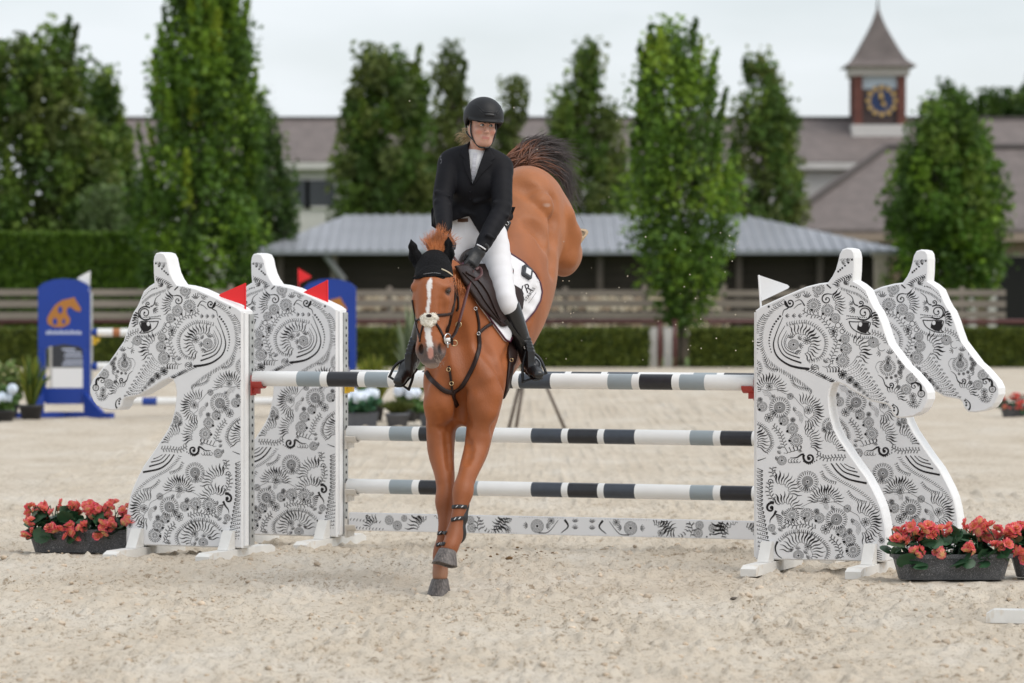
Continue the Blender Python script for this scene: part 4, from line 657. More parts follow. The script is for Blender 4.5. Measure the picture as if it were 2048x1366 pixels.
# ================================================================== things farther down the arena
m_rubber = mat('black_rubber', (.012, .012, .013), .5)
m_blue = mat('blue_stand_plastic', (.004, .040, .30), .4, var=.06, scale=4); m_orange = mat('orange_emblem', (.42, .17, .03), .6); m_wlet = mat('pale_lettering', (.55, .60, .75), .6)
YB = 52.3; kb = YB / FPX
def blue_stand(label, uc, flagcol, flag_u):
    r = thing('blue_jump_stand', label, 'jump stand', ((uc - 1024) * kb, YB, 0), group='blue jump stands'); z = lambda v: P(uc, v, YB)[2]; hw = 52 * kb
    top = [(-hw, z(575)), (-hw * .8, z(566)), (-hw * .4, z(559)), (0, z(557)), (hw * .4, z(559)), (hw * .8, z(566)), (hw, z(575)), (hw, z(700)), (hw * .72, z(700)), (hw * .6, z(693)), (0, z(688)), (-hw * .6, z(693)), (-hw * .72, z(700)), (-hw, z(700))]
    mb = MB(); mb.prism(top, 0, .10); pn = mb.build('panel', m_blue, r); MB().box(-hw, -hw * .72, 0, .10, z(805), z(700) - .002).build('leg', m_blue, r); MB().box(hw * .72, hw, 0, .10, z(805), z(700) - .002).build('leg', m_blue, r); MB().box(-hw * .72 + .002, hw * .72 - .002, 0, .10, z(808), z(776)).build('rail', m_blue, r)
    for s in (-1, 1):
        ft = MB().box(-.05, .05, -.45, .55, 0, .07).build('foot', m_blue, r, loc=(s * hw * .8, 0, 0)); mb = MB(); v = [(-.04, -.30, .071), (.04, -.30, .071), (.04, -.004, .34), (-.04, -.004, .34), (-.04, -.004, .071), (.04, -.004, .071)]; mb.add(v, [(0, 1, 2, 3), (0, 3, 4), (1, 5, 2), (4, 3, 2, 5)]); mb.build('brace', m_blue, ft); ft.rotation_euler = (0, 0, math.radians(62) * s)
    e = [(400, 420), (415, 385), (440, 345), (470, 300), (530, 258), (600, 242), (636, 232), (650, 262), (692, 330), (684, 358), (640, 345), (600, 312), (568, 335), (572, 372), (602, 420), (590, 462), (540, 488), (460, 488), (410, 462)]; em = [((x / 4.269 - 128) * kb, z(540 + y / 4.269)) for x, y in e]
    n = len(em); link('emblem', new_mesh('emblem', [(x, -.004, q) for x, q in em] + [(x, -.001, q) for x, q in em], [tuple(range(n))] + [(i, i + n, (i + 1) % n + n, (i + 1) % n) for i in range(n)], m_orange), pn)
    for cx_, cy_, rr in ((515, 340, .05), (470, 440, .05), (545, 440, .035)): q = np.arange(10) * math.pi / 5; link('emblem_gap', new_mesh('emblem_gap', [((cx_ / 4.269 - 128) * kb + rr * .6 * math.cos(t), -.007, z(540 + cy_ / 4.269) + rr * math.sin(t)) for t in q], [tuple(range(10))], m_blue), pn)
    mb = MB()
    for i in range(13): x = (-36 + i * 5.6) * kb; h_ = (.045, .06, .045, .055)[i % 4]; mb.box(x, x + 3.6 * kb, -.005, -.001, z(669), z(669) + h_)
    stuff(mb.build('lettering', m_wlet, pn)); MB().box(.0, .03, .02, .08, .08, z(585)).build('track', m_alu, r, loc=(hw if uc < 400 else -hw - .03, 0, 0))
    return r
BLS = blue_stand('blue arched jump stand with orange emblem at the far left', 128, 'w', 176); blue_stand('blue arched jump stand half hidden behind the rear left wing', 660, 'r', 600)
flag('small white pennant on the far left blue stand', P(178, 580, YB), (180, 542), [(180, 542), (156, 555), (155, 558), (179, 570)], YB + .05, m_wflag); flag('small red pennant on the blue stand behind the left wings', P(598, 580, YB), (597, 537), [(597, 537), (622, 552), (622, 555), (599, 566)], YB + .05, m_red)
m_bp = mat('blue_pole_paint', (.01, .05, .30), .4); m_op = mat('rust_pole_paint', (.38, .14, .05), .5)
x0, x1 = (182 - 1024) * kb, (606 - 1024) * kb; PF = pole_mesh('jump_pole', (x1 - x0) / 2, [(.55, 0), (.75, 1), (1.05, 0), (1.15, 2), (1.36, 0), (1.6, 1)], .055, [m_pw, m_bp, m_op])
for v_, lab in ((665, 'white pole with blue ends on the blue stands, topmost'), (733, 'white pole with blue ends on the blue stands, middle one'), (803, 'white pole with blue ends on the blue stands, lowest')): o = link('jump_pole', PF, None, ((x0 + x1) / 2, YB + .06, P(400, v_, YB)[2])); o.rotation_euler = (.4, 0, 0); tag(o, lab, 'pole', 'poles of the far blue jump')
cupy = thing('pole_cup', 'yellow pole cup on the far left blue stand', 'cup', P(186, 674, YB - .02)); cup_geo(-1).build('cup', m_cups['yellow'], cupy)
sg = thing('sign_board', 'black and white sign board seen through the blue stand opening', 'sign', ((136 - 1024) * 58 / FPX, 58, 0)); ks = 58 / FPX; zs = lambda v: P(136, v, 58)[2]; MB().box(-32 * ks, 34 * ks, 0, .03, zs(735), zs(686)).build('upper_panel', mat('charcoal_sign', (.03, .032, .04), .5), sg); MB().box(-32 * ks, 34 * ks, 0, .03, zs(782), zs(735) - .003).build('lower_panel', mat('white_sign', (.75, .75, .76), .5), sg)
for i, (a0, a1, v_) in enumerate(((-12, 14, 697), (-6, 26, 704), (-8, 28, 711), (-8, 30, 720), (-12, 30, 727))): MB().box(a0 * ks, a1 * ks, -.004, -.001, zs(v_ + 3), zs(v_)).build('lettering', m_wlet, sg)
for s in (-1, 1): MB().box(-.03, .03, 0, .03, 0, zs(690)).build('post', m_wpost, sg, loc=(s * 34 * ks, .035, 0))
# potted plants
m_pot = mat('dark_plastic_pot', (.030, .031, .034), .6, var=.2, scale=20); m_gpot = mat('grey_trough', (.12, .125, .14), .65, var=.15, scale=20); m_pl = foliage_material('pot_plant_leaves', .3)
def lathe(prof, n=20):
    v = [(r * math.cos(2 * math.pi * j / n), r * math.sin(2 * math.pi * j / n), z) for r, z in prof for j in range(n)]; f = [(i * n + j, i * n + (j + 1) % n, (i + 1) * n + (j + 1) % n, (i + 1) * n + j) for i in range(len(prof) - 1) for j in range(n)]; f.append(tuple(range(n - 1, -1, -1))); f.append(tuple((len(prof) - 1) * n + j for j in range(n))); return v, f
def potted(label, u, bv, tv, hwpx, potw, poth, tones, n, size, spiky=0.0, flowers=None, pot=m_pot, box=False, cat='plant'):
    g = G(u, bv); k = g[1] / FPX; r = thing('potted_plant', label, cat, g, group='pot plants along the far arena'); zt_ = P(u, tv, g[1])[2]; w_ = hwpx * k
    if box: mb = MB(); pw = potw * k; mb.add([(-pw * .92, -.12, 0), (pw * .92, -.12, 0), (pw * .92, .12, 0), (-pw * .92, .12, 0), (-pw, -.15, poth), (pw, -.15, poth), (pw, .15, poth), (-pw, .15, poth)], [(0, 3, 2, 1), (4, 5, 6, 7), (0, 1, 5, 4), (1, 2, 6, 5), (2, 3, 7, 6), (3, 0, 4, 7)]); mb.build('trough', pot, r)
    else: v, f = lathe([(potw * k * .78, 0), (potw * k, poth), (potw * k * 1.06, poth), (potw * k * 1.06, poth + .03), (potw * k * .9, poth + .03)]); link('pot', new_mesh('pot', v, f, pot, True), r)
    if spiky:
        V, F, C = [], [], []
        for i in range(n):
            a_, t_ = RNG.random() * 2 * math.pi, RNG.random() ** .6; e = np.array([math.cos(a_) * w_ * t_, math.sin(a_) * w_ * t_, poth + (zt_ - poth) * (1 - .45 * t_ ** 2) * RNG.uniform(.7, 1)]); s0 = np.array([e[0] * .12, e[1] * .12, poth * .9]); q = spline([s0, lerp(s0, e, .55) + np.array([0, 0, .12 * (zt_ - poth)]), e], 6); wd = size * np.array([.5, .9, 1, .8, .5, .08]); sd_ = _n(np.cross(e - s0, [RNG.normal(), RNG.normal(), .3])); b0 = len(V) ; V += list(q - sd_ * wd[:, None] / 2) + list(q + sd_ * wd[:, None] / 2); F += [(b0 + j, b0 + j + 1, b0 + 6 + j + 1, b0 + 6 + j) for j in range(5)]; C += [np.array(tones[RNG.integers(len(tones))]) * RNG.uniform(.7, 1.3)] * 12
        o = link('leaves', new_mesh('leaves', V, F, m_pl), r); set_col(o.data, np.array(C)); stuff(o)
    else:
        q = RNG.normal(0, 1, (n, 3)); q /= np.linalg.norm(q, axis=1, keepdims=True); q *= RNG.random((n, 1)) ** .4; lump = 1 + .22 * np.sin(q[:, :1] * 9 + u) * np.cos(q[:, 2:] * 7); p = q * lump * np.array([w_, min(w_, .45), (zt_ - poth) * .5]) + np.array([0, 0, (zt_ + poth) * .5]); v, f = leaf_cards(p, size); o = link('leaves', new_mesh('leaves', v, f, m_pl), r); set_col(o.data, leaf_colours(n, tones)); stuff(o)
    if flowers:
        tone, cnt, fs = flowers; fm = mat('mophead_flower', tone, .7, var=.15, scale=30); bm = bmesh.new(); bmesh.ops.create_icosphere(bm, subdivisions=3, radius=fs)
        for x in bm.verts: x.co *= 1 + RNG.normal(0, .07)
        me = bpy.data.meshes.new('flower_head'); bm.to_mesh(me); bm.free(); me.materials.append(fm)
        for i in range(cnt): a_ = RNG.random() * 2 * math.pi; link('flower_head', me, r, (w_ * .85 * (-1 + 2 * (i + .5) / cnt), -abs(RNG.normal(0, .1)) - .08, poth + (zt_ - poth) * RNG.uniform(.55, 1.0)))
    return r
GRN = [(.06, .12, .03), (.09, .16, .04), (.05, .09, .03)]; YG = [(.24, .27, .03), (.30, .30, .05), (.16, .22, .03)]; CREAM = [(.10, .15, .05), (.28, .28, .14), (.14, .20, .06)]
potted('leafy pale green plant in black pot at the far left edge', 12, 836, 725, 38, 26, .16, CREAM, 2600, .07); potted('arching green plant in black pot left of the blue stand', 62, 838, 700, 46, 24, .16, GRN + YG, 130, .028, spiky=1)
potted('white blue hydrangea in black pot at the left edge', 8, 842, 775, 30, 22, .12, GRN, 900, .08, flowers=((.60, .68, .78), 5, .07))
potted('white hydrangeas in long grey trough right of the rear left wing', 716, 852, 782, 42, 40, .17, [(.04, .11, .06), (.06, .14, .07)], 1500, .08, flowers=((.70, .76, .85), 9, .075), pot=m_gpot, box=True)
potted('olive green tufty plant in grey pot below the rider boot', 795, 853, 792, 42, 24, .14, [(.10, .12, .03), (.14, .15, .04), (.07, .09, .02)], 260, .016, spiky=1, pot=m_gpot)
potted('small green plant in grey trough behind the horse forelegs', 880, 852, 800, 55, 40, .15, GRN, 1200, .07, pot=m_gpot, box=True)
potted('yellow green feathery shrub in pot behind the hydrangeas', 745, 842, 702, 58, 24, .2, YG, 420, .022, spiky=1); potted('yellow green shrub in pot behind the left boot of the rider', 826, 842, 730, 40, 22, .2, YG + GRN, 300, .02, spiky=1)
potted('tall pale grass with drooping leaves left of the horse head', 822, 842, 585, 44, 20, .2, [(.20, .24, .14), (.28, .32, .20), (.14, .19, .08)], 46, .05, spiky=1); potted('pale green grass tuft behind the nearer left wing', 430, 842, 560, 52, 20, .2, [(.16, .20, .12), (.12, .17, .06)], 40, .045, spiky=1)
potted('white hydrangea in pot left of the rider boot', 815, 846, 770, 26, 20, .14, GRN, 500, .07, flowers=((.72, .78, .88), 4, .07))
tp = thing('tripod', 'brown tripod standing in the arena behind the jump', 'tripod', G(1068, 857)); ap = P(1058, 692, 47.9); m_tri = mat('tripod_leg', (.14, .11, .09), .6)
for u, vv in ((1018, 856), (1032, 857), (1129, 857)): e = G(u, vv); mid = lerp(ap, e, .45); lg = MB(); lg.tube([rel(ap, tp), rel(mid, tp)], .035, 8); lo = lg.build('leg', m_tri, tp, True); lg = MB(); lg.tube([rel(lerp(ap, e, .42), tp), rel(e, tp)], .022, 8); lg.build('lower_leg', m_tri, lo, True); MB().box(-.045, .045, -.045, .045, -.04, .04).build('clamp', m_rubber, lo, loc=rel(mid, tp))
MB().box(-.08, .08, -.08, .08, 0, .14, 0, .015).build('head', m_rubber, tp, loc=rel(ap, tp))
# ================================================================== the horse
HY = math.radians(20)
HF = np.array([-math.sin(HY), -math.cos(HY), 0]); HL = np.array([math.cos(HY), -math.sin(HY), 0]); UP = np.array([0, 0, 1.0])
H = Body()
# trunk
H.chain([(P(921, 752, 22.42), .17, .21), (P(933, 715, 22.60), .220, .30), (P(958, 668, 22.82), .245, .34), (P(996, 600, 23.07), .272, .35), (P(1020, 540, 23.28), .262, .33),
         (P(1037, 488, 23.46), .225, .29), (P(1054, 442, 23.64), .225, .28), (P(1066, 418, 23.84), .20, .24)], HL, kin=.06)
# croup, haunches
H.ell(P(1052, 405, 23.62), (.16, .25, .195), k=.12)
for sgn, k in ((1, .05), (-1, .05)):
    hip = P(1064, 440, 23.80) + HL * sgn * .115
    sti = P(1082, 507, 23.82) + HL * sgn * .150
    H.cone(hip, sti, (.145, .21), (.105, .145), HL, k=.06)
    hock = sti + np.array([.035 if sgn > 0 else -.01, .40, -.055])
    H.cone(sti + np.array([0, .02, -.02]), hock, (.095, .125), (.045, .06), HL, k=.05)
    fet = hock + np.array([.012, .20, .055]) if sgn > 0 else hock + np.array([-.02, .26, .02])
    H.cone(hock, fet, (.045, .055), (.036, .04), HL, k=.03); H.ell(hock, (.05, .06, .055), k=.03)
    pas = fet + (np.array([.012, .02, .055]) if sgn > 0 else np.array([0, .06, -.10]))
    H.ell(fet, .045, k=.02); H.cone(fet, pas, .038, .042, HL, k=.02)
    if sgn > 0: HIND_L = (fet, pas)
    else: HIND_R = (fet, pas)
# shoulders, breast
for (u, v, Y, r) in ((888, 770, 22.42, (.115, .15, .17)), (968, 768, 22.38, (.115, .15, .18))): H.ell(P(u, v, Y), r, (HL, -HF, UP), k=.06)
for (u, v, Y, r) in ((889, 808, 22.34, (.078, .09, .11)), (962, 808, 22.31, (.082, .09, .115))): H.ell(P(u, v, Y), r, (HL, -HF, UP), k=.035)
H.ell(P(985, 735, 22.55), (.10, .16, .2), (HL, -HF, UP), k=.08)
# neck
H.chain([(P(938, 668, 22.72), .165, .27), (P(922, 632, 22.50), .125, .22), (P(898, 590, 22.32), .095, .165), (P(876, 555, 22.20), .085, .125)], HL, k=.12, kin=.08)
# head
hd = lambda u, v, Y, a, b: (P(u, v, Y), a, b)
H.chain([hd(868, 532, 22.13, .080, .085), hd(868, 560, 22.07, .100, .105), hd(867, 586, 22.03, .107, .110), hd(866, 618, 21.99, .088, .105), hd(865, 650, 21.955, .073, .088), hd(863, 682, 21.93, .070, .074), hd(862, 706, 21.915, .076, .066)], HL, k=.04, kin=.03)
for s in (1, -1):                                          # cheeks, brows, nostril wings
    H.ell(P(870, 612, 22.09) + HL * s * .055, (.045, .11, .105), (HL, -HF, UP), k=.03)
    H.ell(P(862, 574, 21.985) + HL * s * .082, (.038, .045, .026), (HL, -HF, UP), k=.025)
    H.cone(P(862, 600, 21.97) + HL * s * .088, P(862, 632, 21.97) + HL * s * .070, .022, .012, k=.03)
    H.ell(P(861, 700, 21.90) + HL * s * .050, (.032, .045, .042), (HL, -HF, UP), k=.025)
H.cone(P(861, 570, 21.945), P(858, 690, 21.862), (.045, .03), (.03, .025), HL, k=.05)    # bridge of the nose
H.ell(P(861, 722, 21.90), (.052, .05, .030), (HL, -HF, UP), k=.02)                       # upper lip
H.ell(P(864, 728, 21.945), (.042, .05, .026), (HL, -HF, UP), k=.012)                     # chin
NOSTR = [P(881.5, 697, 21.845), P(842.5, 698, 21.86)]
H.ell(NOSTR[0] + HL * .002, (.015, .04, .029), (_n(HL + .25 * UP), -HF, _n(UP - .25 * HL)), k=.012, op=-1)
H.ell(NOSTR[1] - HL * .002, (.015, .04, .029), (_n(HL - .25 * UP), -HF, _n(UP + .25 * HL)), k=.012, op=-1)
EYES = [P(866, 583, 22.01) + HL * .098 + HF * .050, P(866, 583, 22.01) - HL * .098 + HF * .050]
# forelegs: (pixel, depth, radii)
def leg(st): H.chain([(P(u, v, Y), a, b) for u, v, Y, a, b in st], HL, k=.05, kin=.03)
leg([(884, 812, 22.46, .078, .14), (882, 862, 22.42, .070, .115), (882, 905, 22.36, .066, .085), (889, 948, 22.27, .050, .058), (891, 978, 22.21, .041, .046), (891, 1004, 22.17, .049, .052), (891, 1026, 22.15, .033, .040), (890, 1054, 22.11, .0285, .037), (886, 1086, 22.07, .029, .037), (883, 1108, 22.05, .038, .043), (881, 1132, 22.02, .031, .034), (880, 1156, 21.99, .037, .042)])
leg([(968, 805, 22.44, .088, .15), (961, 850, 22.38, .067, .11), (954, 895, 22.28, .060, .08), (941, 932, 22.17, .051, .060), (931, 958, 22.07, .040, .047), (926, 982, 22.01, .050, .054), (922, 1004, 21.98, .034, .042), (917, 1030, 21.95, .0285, .037), (912, 1054, 21.93, .029, .038), (908, 1072, 21.91, .039, .044), (903, 1088, 21.87, .032, .035), (897, 1101, 21.85, .038, .043)])
H.cone(P(948, 860, 22.31), P(932, 945, 22.15), .02, .012, k=.04); H.cone(P(970, 880, 22.28), P(942, 960, 22.07), .020, .011, k=.04)
H.cone(P(869, 870, 22.36), P(885, 960, 22.20), .020, .011, k=.04)
H.ell(P(928, 828, 22.46), (.10, .12, .07), (HL, -HF, UP), k=.05)          # sternum between the legs
# grooves between the muscles
H.bake(.012)
def groove(px, r, k=.05, out=.4):
    p, ok = H.hit(spline(px, 5)); g = H.grad(p)
    for i in range(4):
        if ok[i] and ok[i + 1]: GR.append((p[i] + g[i] * r * out, p[i + 1] + g[i + 1] * r * out, r, k))
GR = []
groove([(925, 786), (924, 808), (922, 834)], .026, .045, .15); groove([(853, 838), (872, 852), (893, 854), (908, 846)], .014, .035, .5); groove([(938, 838), (952, 852), (972, 854), (996, 842)], .014, .035, .5); groove([(862, 745), (858, 775), (866, 800)], .02, .05, .7); groove([(935, 868), (940, 900), (934, 925)], .012, .03, .6); groove([(893, 870), (897, 905), (899, 935)], .012, .03, .6)                                # between the breast muscles
groove([(962, 690), (985, 720), (1000, 760), (1002, 800)], .022, .06, .75); groove([(905, 640), (922, 690), (930, 740)], .03, .07, .75)
groove([(1105, 400), (1108, 450), (1107, 500), (1104, 540)], .03, .06, .45); groove([(1062, 452), (1080, 462), (1092, 490)], .035, .08, .7); groove([(1040, 372), (1075, 392), (1098, 420)], .03, .08, .85)
groove([(868, 800), (880, 825), (890, 845)], .014, .04, .7); groove([(985, 815), (965, 838), (948, 850)], .015, .04, .7); 
groove([(906, 612), (899, 640), (893, 662)], .012, .03, .7); groove([(884, 600), (885, 630), (880, 660)], .012, .035, .75)
for i in range(5): groove([(1075 - i * 11, 560 + i * 22), (1066 - i * 11, 610 + i * 20), (1052 - i * 11, 655 + i * 17)], .012, .05, .95)
for a, b, r, k in GR: H.cone(a, b, r, r, k=k, op=-1)
for px in ([(955, 800), (966, 830), (958, 870)], [(975, 760), (985, 790), (980, 820)], [(872, 780), (868, 810), (872, 840)], [(1135, 430), (1145, 470), (1138, 520)], [(1078, 402), (1086, 408), (1092, 418)]):
    p, ok = H.hit(spline(px, 3))
    for i in range(2):
        if ok[i] and ok[i + 1]: H.cone(p[i] + np.array([0, .03, 0]), p[i + 1] + np.array([0, .03, 0]), .040, .034, k=.07)
hv, hq = H.mesh(.0075)
hme = new_mesh('body', hv, hq, None, True)
_p, _ok = H.hit([(896.5, 582.5)]); _g = H.grad(_p)[0]; _c = P(866, 583, 22.03); EYES = [_p[0], _p[0] - 2 * ((_p[0] - _c) @ HL) * HL]; EYE_N = [_g, _g - 2 * (_g @ HL) * HL]
# pigment: chestnut coat, white blaze, grey muzzle, pink snip, darker knees, white hind socks
uvp = np.stack((1024 + (hv[:, 0] - CAM[0]) / ((hv - CAM) @ _F) * FPX, 683 - ((hv - CAM) @ _U) / ((hv - CAM) @ _F) * FPX), 1)
U_, V_ = uvp[:, 0], uvp[:, 1]; HZ = hv[:, 2]; HDP = hv[:, 1]
wob = np.sin(V_ * .45) * 1.1 + np.sin(V_ * 1.3 + 1) * .7 + np.sin(V_ * .21 + U_ * .3) * .8
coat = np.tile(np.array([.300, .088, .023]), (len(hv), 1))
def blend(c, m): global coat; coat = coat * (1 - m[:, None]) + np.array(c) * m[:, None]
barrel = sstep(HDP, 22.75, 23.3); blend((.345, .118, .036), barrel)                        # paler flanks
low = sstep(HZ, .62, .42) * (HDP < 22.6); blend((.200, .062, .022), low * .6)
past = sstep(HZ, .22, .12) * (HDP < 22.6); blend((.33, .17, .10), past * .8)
headm = (HDP < 22.16) & (V_ < 742) & (V_ > 500)
cx = np.interp(V_, [552, 568, 590, 640, 668, 690, 705], [863, 858, 858.5, 854, 856, 859.5, 861]); hw = np.interp(V_, [552, 562, 570, 580, 600, 640, 655, 690, 700, 716], [.5, 4, 6, 4, 3, 4, 6.5, 6, 5.5, 1])
face = headm & (HDP < 22.02)
muz = headm * sstep(V_ + 6 * np.cos((U_ - 861) / 9), 676, 706); blend((.115, .085, .078), muz)
blz = face * sstep(hw + wob * .5 - np.abs(U_ - cx), -1.2, 1.4) * (V_ < 716); blend((.74, .71, .68), blz)
snip = face * sstep(1.15 - np.sqrt(((U_ - 861) / 6) ** 2 + ((V_ - 706) / 12) ** 2), 0, .3); blend((.60, .30, .25), snip)
lip = headm * sstep(V_, 722, 732); blend((.42, .33, .29), lip * .7)
nos = np.zeros(len(hv))
for q in NOSTR: nos = np.maximum(nos, sstep(np.linalg.norm((hv - q) / np.array([1, 1.5, 1.6]), axis=1), .024, .014))
blend((.018, .012, .011), nos * headm)
soc = np.zeros(len(hv))
for q in EYES: soc = np.maximum(soc, sstep(np.linalg.norm(hv - q, axis=1), .032, .017))
blend((.05, .022, .014), soc * headm)
sock = sstep(HDP, 24.28, 24.36); blend((.72, .66, .58), sock)
scuff = sstep(1.0 - np.sqrt(((U_ - 1093) / 10) ** 2 + ((V_ - 411) / 6) ** 2) + wob * .12, .1, .7) * (HDP < 23.7) * (HDP > 23.2); blend((.55, .42, .36), scuff * .45)
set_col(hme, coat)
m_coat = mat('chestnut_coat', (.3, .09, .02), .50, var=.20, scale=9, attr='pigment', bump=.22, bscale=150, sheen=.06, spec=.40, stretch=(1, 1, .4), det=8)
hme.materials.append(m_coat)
m_hoof = mat('hoof_horn', (.085, .072, .068), .5, var=.5, scale=26, bump=.25, bscale=60, stretch=(5, 5, .8), col2=(.17, .145, .13), lo=.4, hi=.7)
m_hoof_pale = mat('pale_hoof_horn', (.50, .36, .22), .6, var=.3, scale=40)
m_eye = mat('dark_eye', (.012, .007, .005), .08, coat=.6)
m_hair_red = mat('chestnut_hair', (.52, .165, .04), .45, var=.35, scale=18, sheen=.2)
m_hair_dark = mat('dark_tail_hair', (.030, .017, .015), .5, col2=(.17, .065, .035), scale=9, lo=.45, hi=.72, var=.3)

horse = thing('horse', 'chestnut horse with white blaze landing over the jump, carrying the rider', 'horse', G(881, 1188))
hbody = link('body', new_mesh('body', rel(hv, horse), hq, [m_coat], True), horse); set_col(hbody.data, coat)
def hoof(center, front, w_top, w_bot, h, slant, mt, up=UP, lift=0.0):
    fv = _n(front); sv = _n(np.cross(fv, up)); n = 22; rings = []
    for (t, e) in ((0, .93), (.06, 1), (.5, 1), (.93, 1), (1, 1.02), (1, .78), (.93, .7)):
        r = (w_top + (w_bot - w_top) * t) * e; a = np.arange(n) * 2 * math.pi / n
        off = fv * slant * t - up * h * t
        rad = np.where(np.cos(a) > -.45, 1.0, .86); uneven = 0 if t < .9 else .004 * np.sin(3 * a + 1)
        rings.append(center + off + (np.cos(a) * rad * r * 1.04)[:, None] * fv + (np.sin(a) * r)[:, None] * sv + np.outer(np.ones(n) * uneven, up))
    v = np.vstack(rings); f = [(i * n + j, i * n + (j + 1) % n, (i + 1) * n + (j + 1) % n, (i + 1) * n + j) for i in range(len(rings) - 1) for j in range(n)]
    f.append(tuple(range(n))); f.append(tuple((len(rings) - 1) * n + j for j in range(n - 1, -1, -1)))
    return link('hoof', new_mesh('hoof', rel(v, horse), f, mt, True), horse)
hoof(P(880, 1157, 21.985), HF, .047, .070, .095, .020, m_hoof)
hoof(P(895.5, 1099, 21.845), HF * .9 + UP * .25, .048, .074, .092, .012, m_hoof, up=_n(UP + HF * -.18 + HL * .10))
hoof(HIND_L[1], _n(np.array([.4, .7, .4])), .046, .064, .085, .02, m_hoof_pale, up=_n(np.array([-.35, -.35, -.85])))
hoof(HIND_R[1], _n(np.array([0, .8, .5])), .046, .064, .085, .02, m_hoof_pale, up=_n(np.array([0, -.5, .86])))
for e, g_, s in zip(EYES, EYE_N, (1, -1)):
    bm = bmesh.new(); bmesh.ops.create_uvsphere(bm, u_segments=16, v_segments=10, radius=.0200)
    [setattr(x, 'co', (x.co.x, x.co.y, x.co.z * .78)) for x in bm.verts]; me = bpy.data.meshes.new('eye'); bm.to_mesh(me); bm.free(); me.materials.append(m_eye); me.polygons.foreach_set('use_smooth', np.ones(len(me.polygons), bool))
    link('eye', me, horse, rel(H.snap(e[None])[0] - g_ * .0125, horse))
    q = H.snap(e[None])[0]; tn = _n(np.cross(UP, g_)); lid = spline([q - tn * .021 + UP * .001, q + UP * .0135 + g_ * .002, q + tn * .021 - UP * .002], 9); v, f = tube_geo(lid, np.array([.002, .004, .0055, .006, .006, .006, .0055, .004, .002]), 8); link('eyelid', new_mesh('eyelid', rel(v, horse), f, mat('dark_lid', (.07, .028, .014), .55), True), horse)

def hair(strands, r0, r1=.0003, n=3):
    V, F, b = [], [], 0
    for q in strands:
        q = np.asarray(q); k = len(q); t, a, c = frames(q); rr = np.linspace(r0, r1, k) * np.where(np.arange(k) == 0, .6, 1)
        ang = np.arange(n) * 2 * math.pi / n
        V.append((q[:, None] + rr[:, None, None] * (np.cos(ang)[None, :, None] * a[:, None] + np.sin(ang)[None, :, None] * c[:, None])).reshape(-1, 3))
        i = np.arange(k - 1)[:, None] * n; j = np.arange(n)[None, :]
        F.append(np.stack([i + j, i + (j + 1) % n, i + n + (j + 1) % n, i + n + j], -1).reshape(-1, 4) + b); b += k * n
    return np.vstack(V), np.vstack(F)
def tuft(roots, tips, count, jr, jt, bend, k=7, clump=0):
    out = []; roots = np.asarray(roots, float); tips = np.asarray(tips, float); m = len(roots)
    for i in range(count):
        f = RNG.random() * (m - 1); j = int(f); f -= j
        a = lerp(roots[j], roots[min(j + 1, m - 1)], f) + RNG.normal(0, jr, 3); b = lerp(tips[j], tips[min(j + 1, m - 1)], f) + RNG.normal(0, jt, 3)
        b = lerp(a, b, .72 + .36 * RNG.random()); mid = lerp(a, b, .5) + bend(f + j) + RNG.normal(0, jt * .45, 3)
        out.append(spline([a, lerp(a, mid, .55) + RNG.normal(0, jt * .1, 3), mid, lerp(mid, b, .55) + RNG.normal(0, jt * .3, 3), b], k))
    return out
# forelock blown up between the ears
fl = tuft([P(862, 508, 22.12), P(874, 502, 22.13), P(886, 503, 22.14)], [P(846, 478, 22.16), P(880, 450, 22.18), P(918, 478, 22.18)], 420, .006, .015, lambda f: np.array([0, 0, .012]))
fl += tuft([P(862, 508, 22.12), P(868, 506, 22.12)], [P(838, 482, 22.12), P(858, 468, 22.14)], 40, .005, .010, lambda f: np.array([0, 0, .01]))
fv_, ff_ = hair(fl, .0019); link('forelock', new_mesh('forelock', rel(fv_, horse), ff_, m_hair_red, True), horse)
mr_, _ = H.hit([(903, 548), (912, 560), (921, 570), (932, 580)], .0); mt_, _ = H.hit([(904, 575), (915, 588), (926, 594), (938, 596)], .008)
mn = tuft(mr_, mt_, 70, .008, .014, lambda f: np.array([.0, -.012, 0])); fv_, ff_ = hair(mn, .0026); link('mane', new_mesh('mane', rel(fv_, horse), ff_, m_hair_red, True), horse)
# tail thrown up and out: strands rise from the dock on the left and sweep over to the right
tl, tcol = [], []
for i in range(760):
    f = RNG.random(); a = P(lerp(1008, 1062, RNG.random()), 326 + RNG.normal(0, 6), 24.0 + RNG.normal(0, .03))
    g = f + RNG.normal(0, .05); tipu = np.interp(g, [0, .2, .4, .6, .8, 1], [1082, 1122, 1152, 1163, 1162, 1154]); tipv = np.interp(g, [0, .2, .4, .6, .8, 1], [272, 280, 300, 335, 385, 438])
    mu = np.interp(g, [0, .3, .6, 1], [1050, 1076, 1098, 1122]); mv = np.interp(g, [0, .3, .6, 1], [292, 289, 306, 352])
    if RNG.random() < .10: tipv -= 22 * RNG.random(); tipu += 8 * RNG.random()
    Y = 24.05 + .14 * RNG.random(); cl_ = math.sin(i * 12.9898) * 4
    m = P(mu + RNG.normal(0, 6), mv + RNG.normal(0, 6), Y); t = lerp(m, P(tipu + RNG.normal(0, 6) + cl_, tipv + RNG.normal(0, 6) - cl_, Y + .06), RNG.uniform(.5, 1.08))
    tl.append(spline([a, lerp(a, m, .5) + np.array([-.004, 0, .022]), m, lerp(m, t, .55) + RNG.normal(0, .007, 3) + np.array([0, 0, .01]), t], 10))
fv_, ff_ = hair(tl, .0044); tail = link('tail', new_mesh('tail', rel(fv_, horse), ff_, None, True), horse)
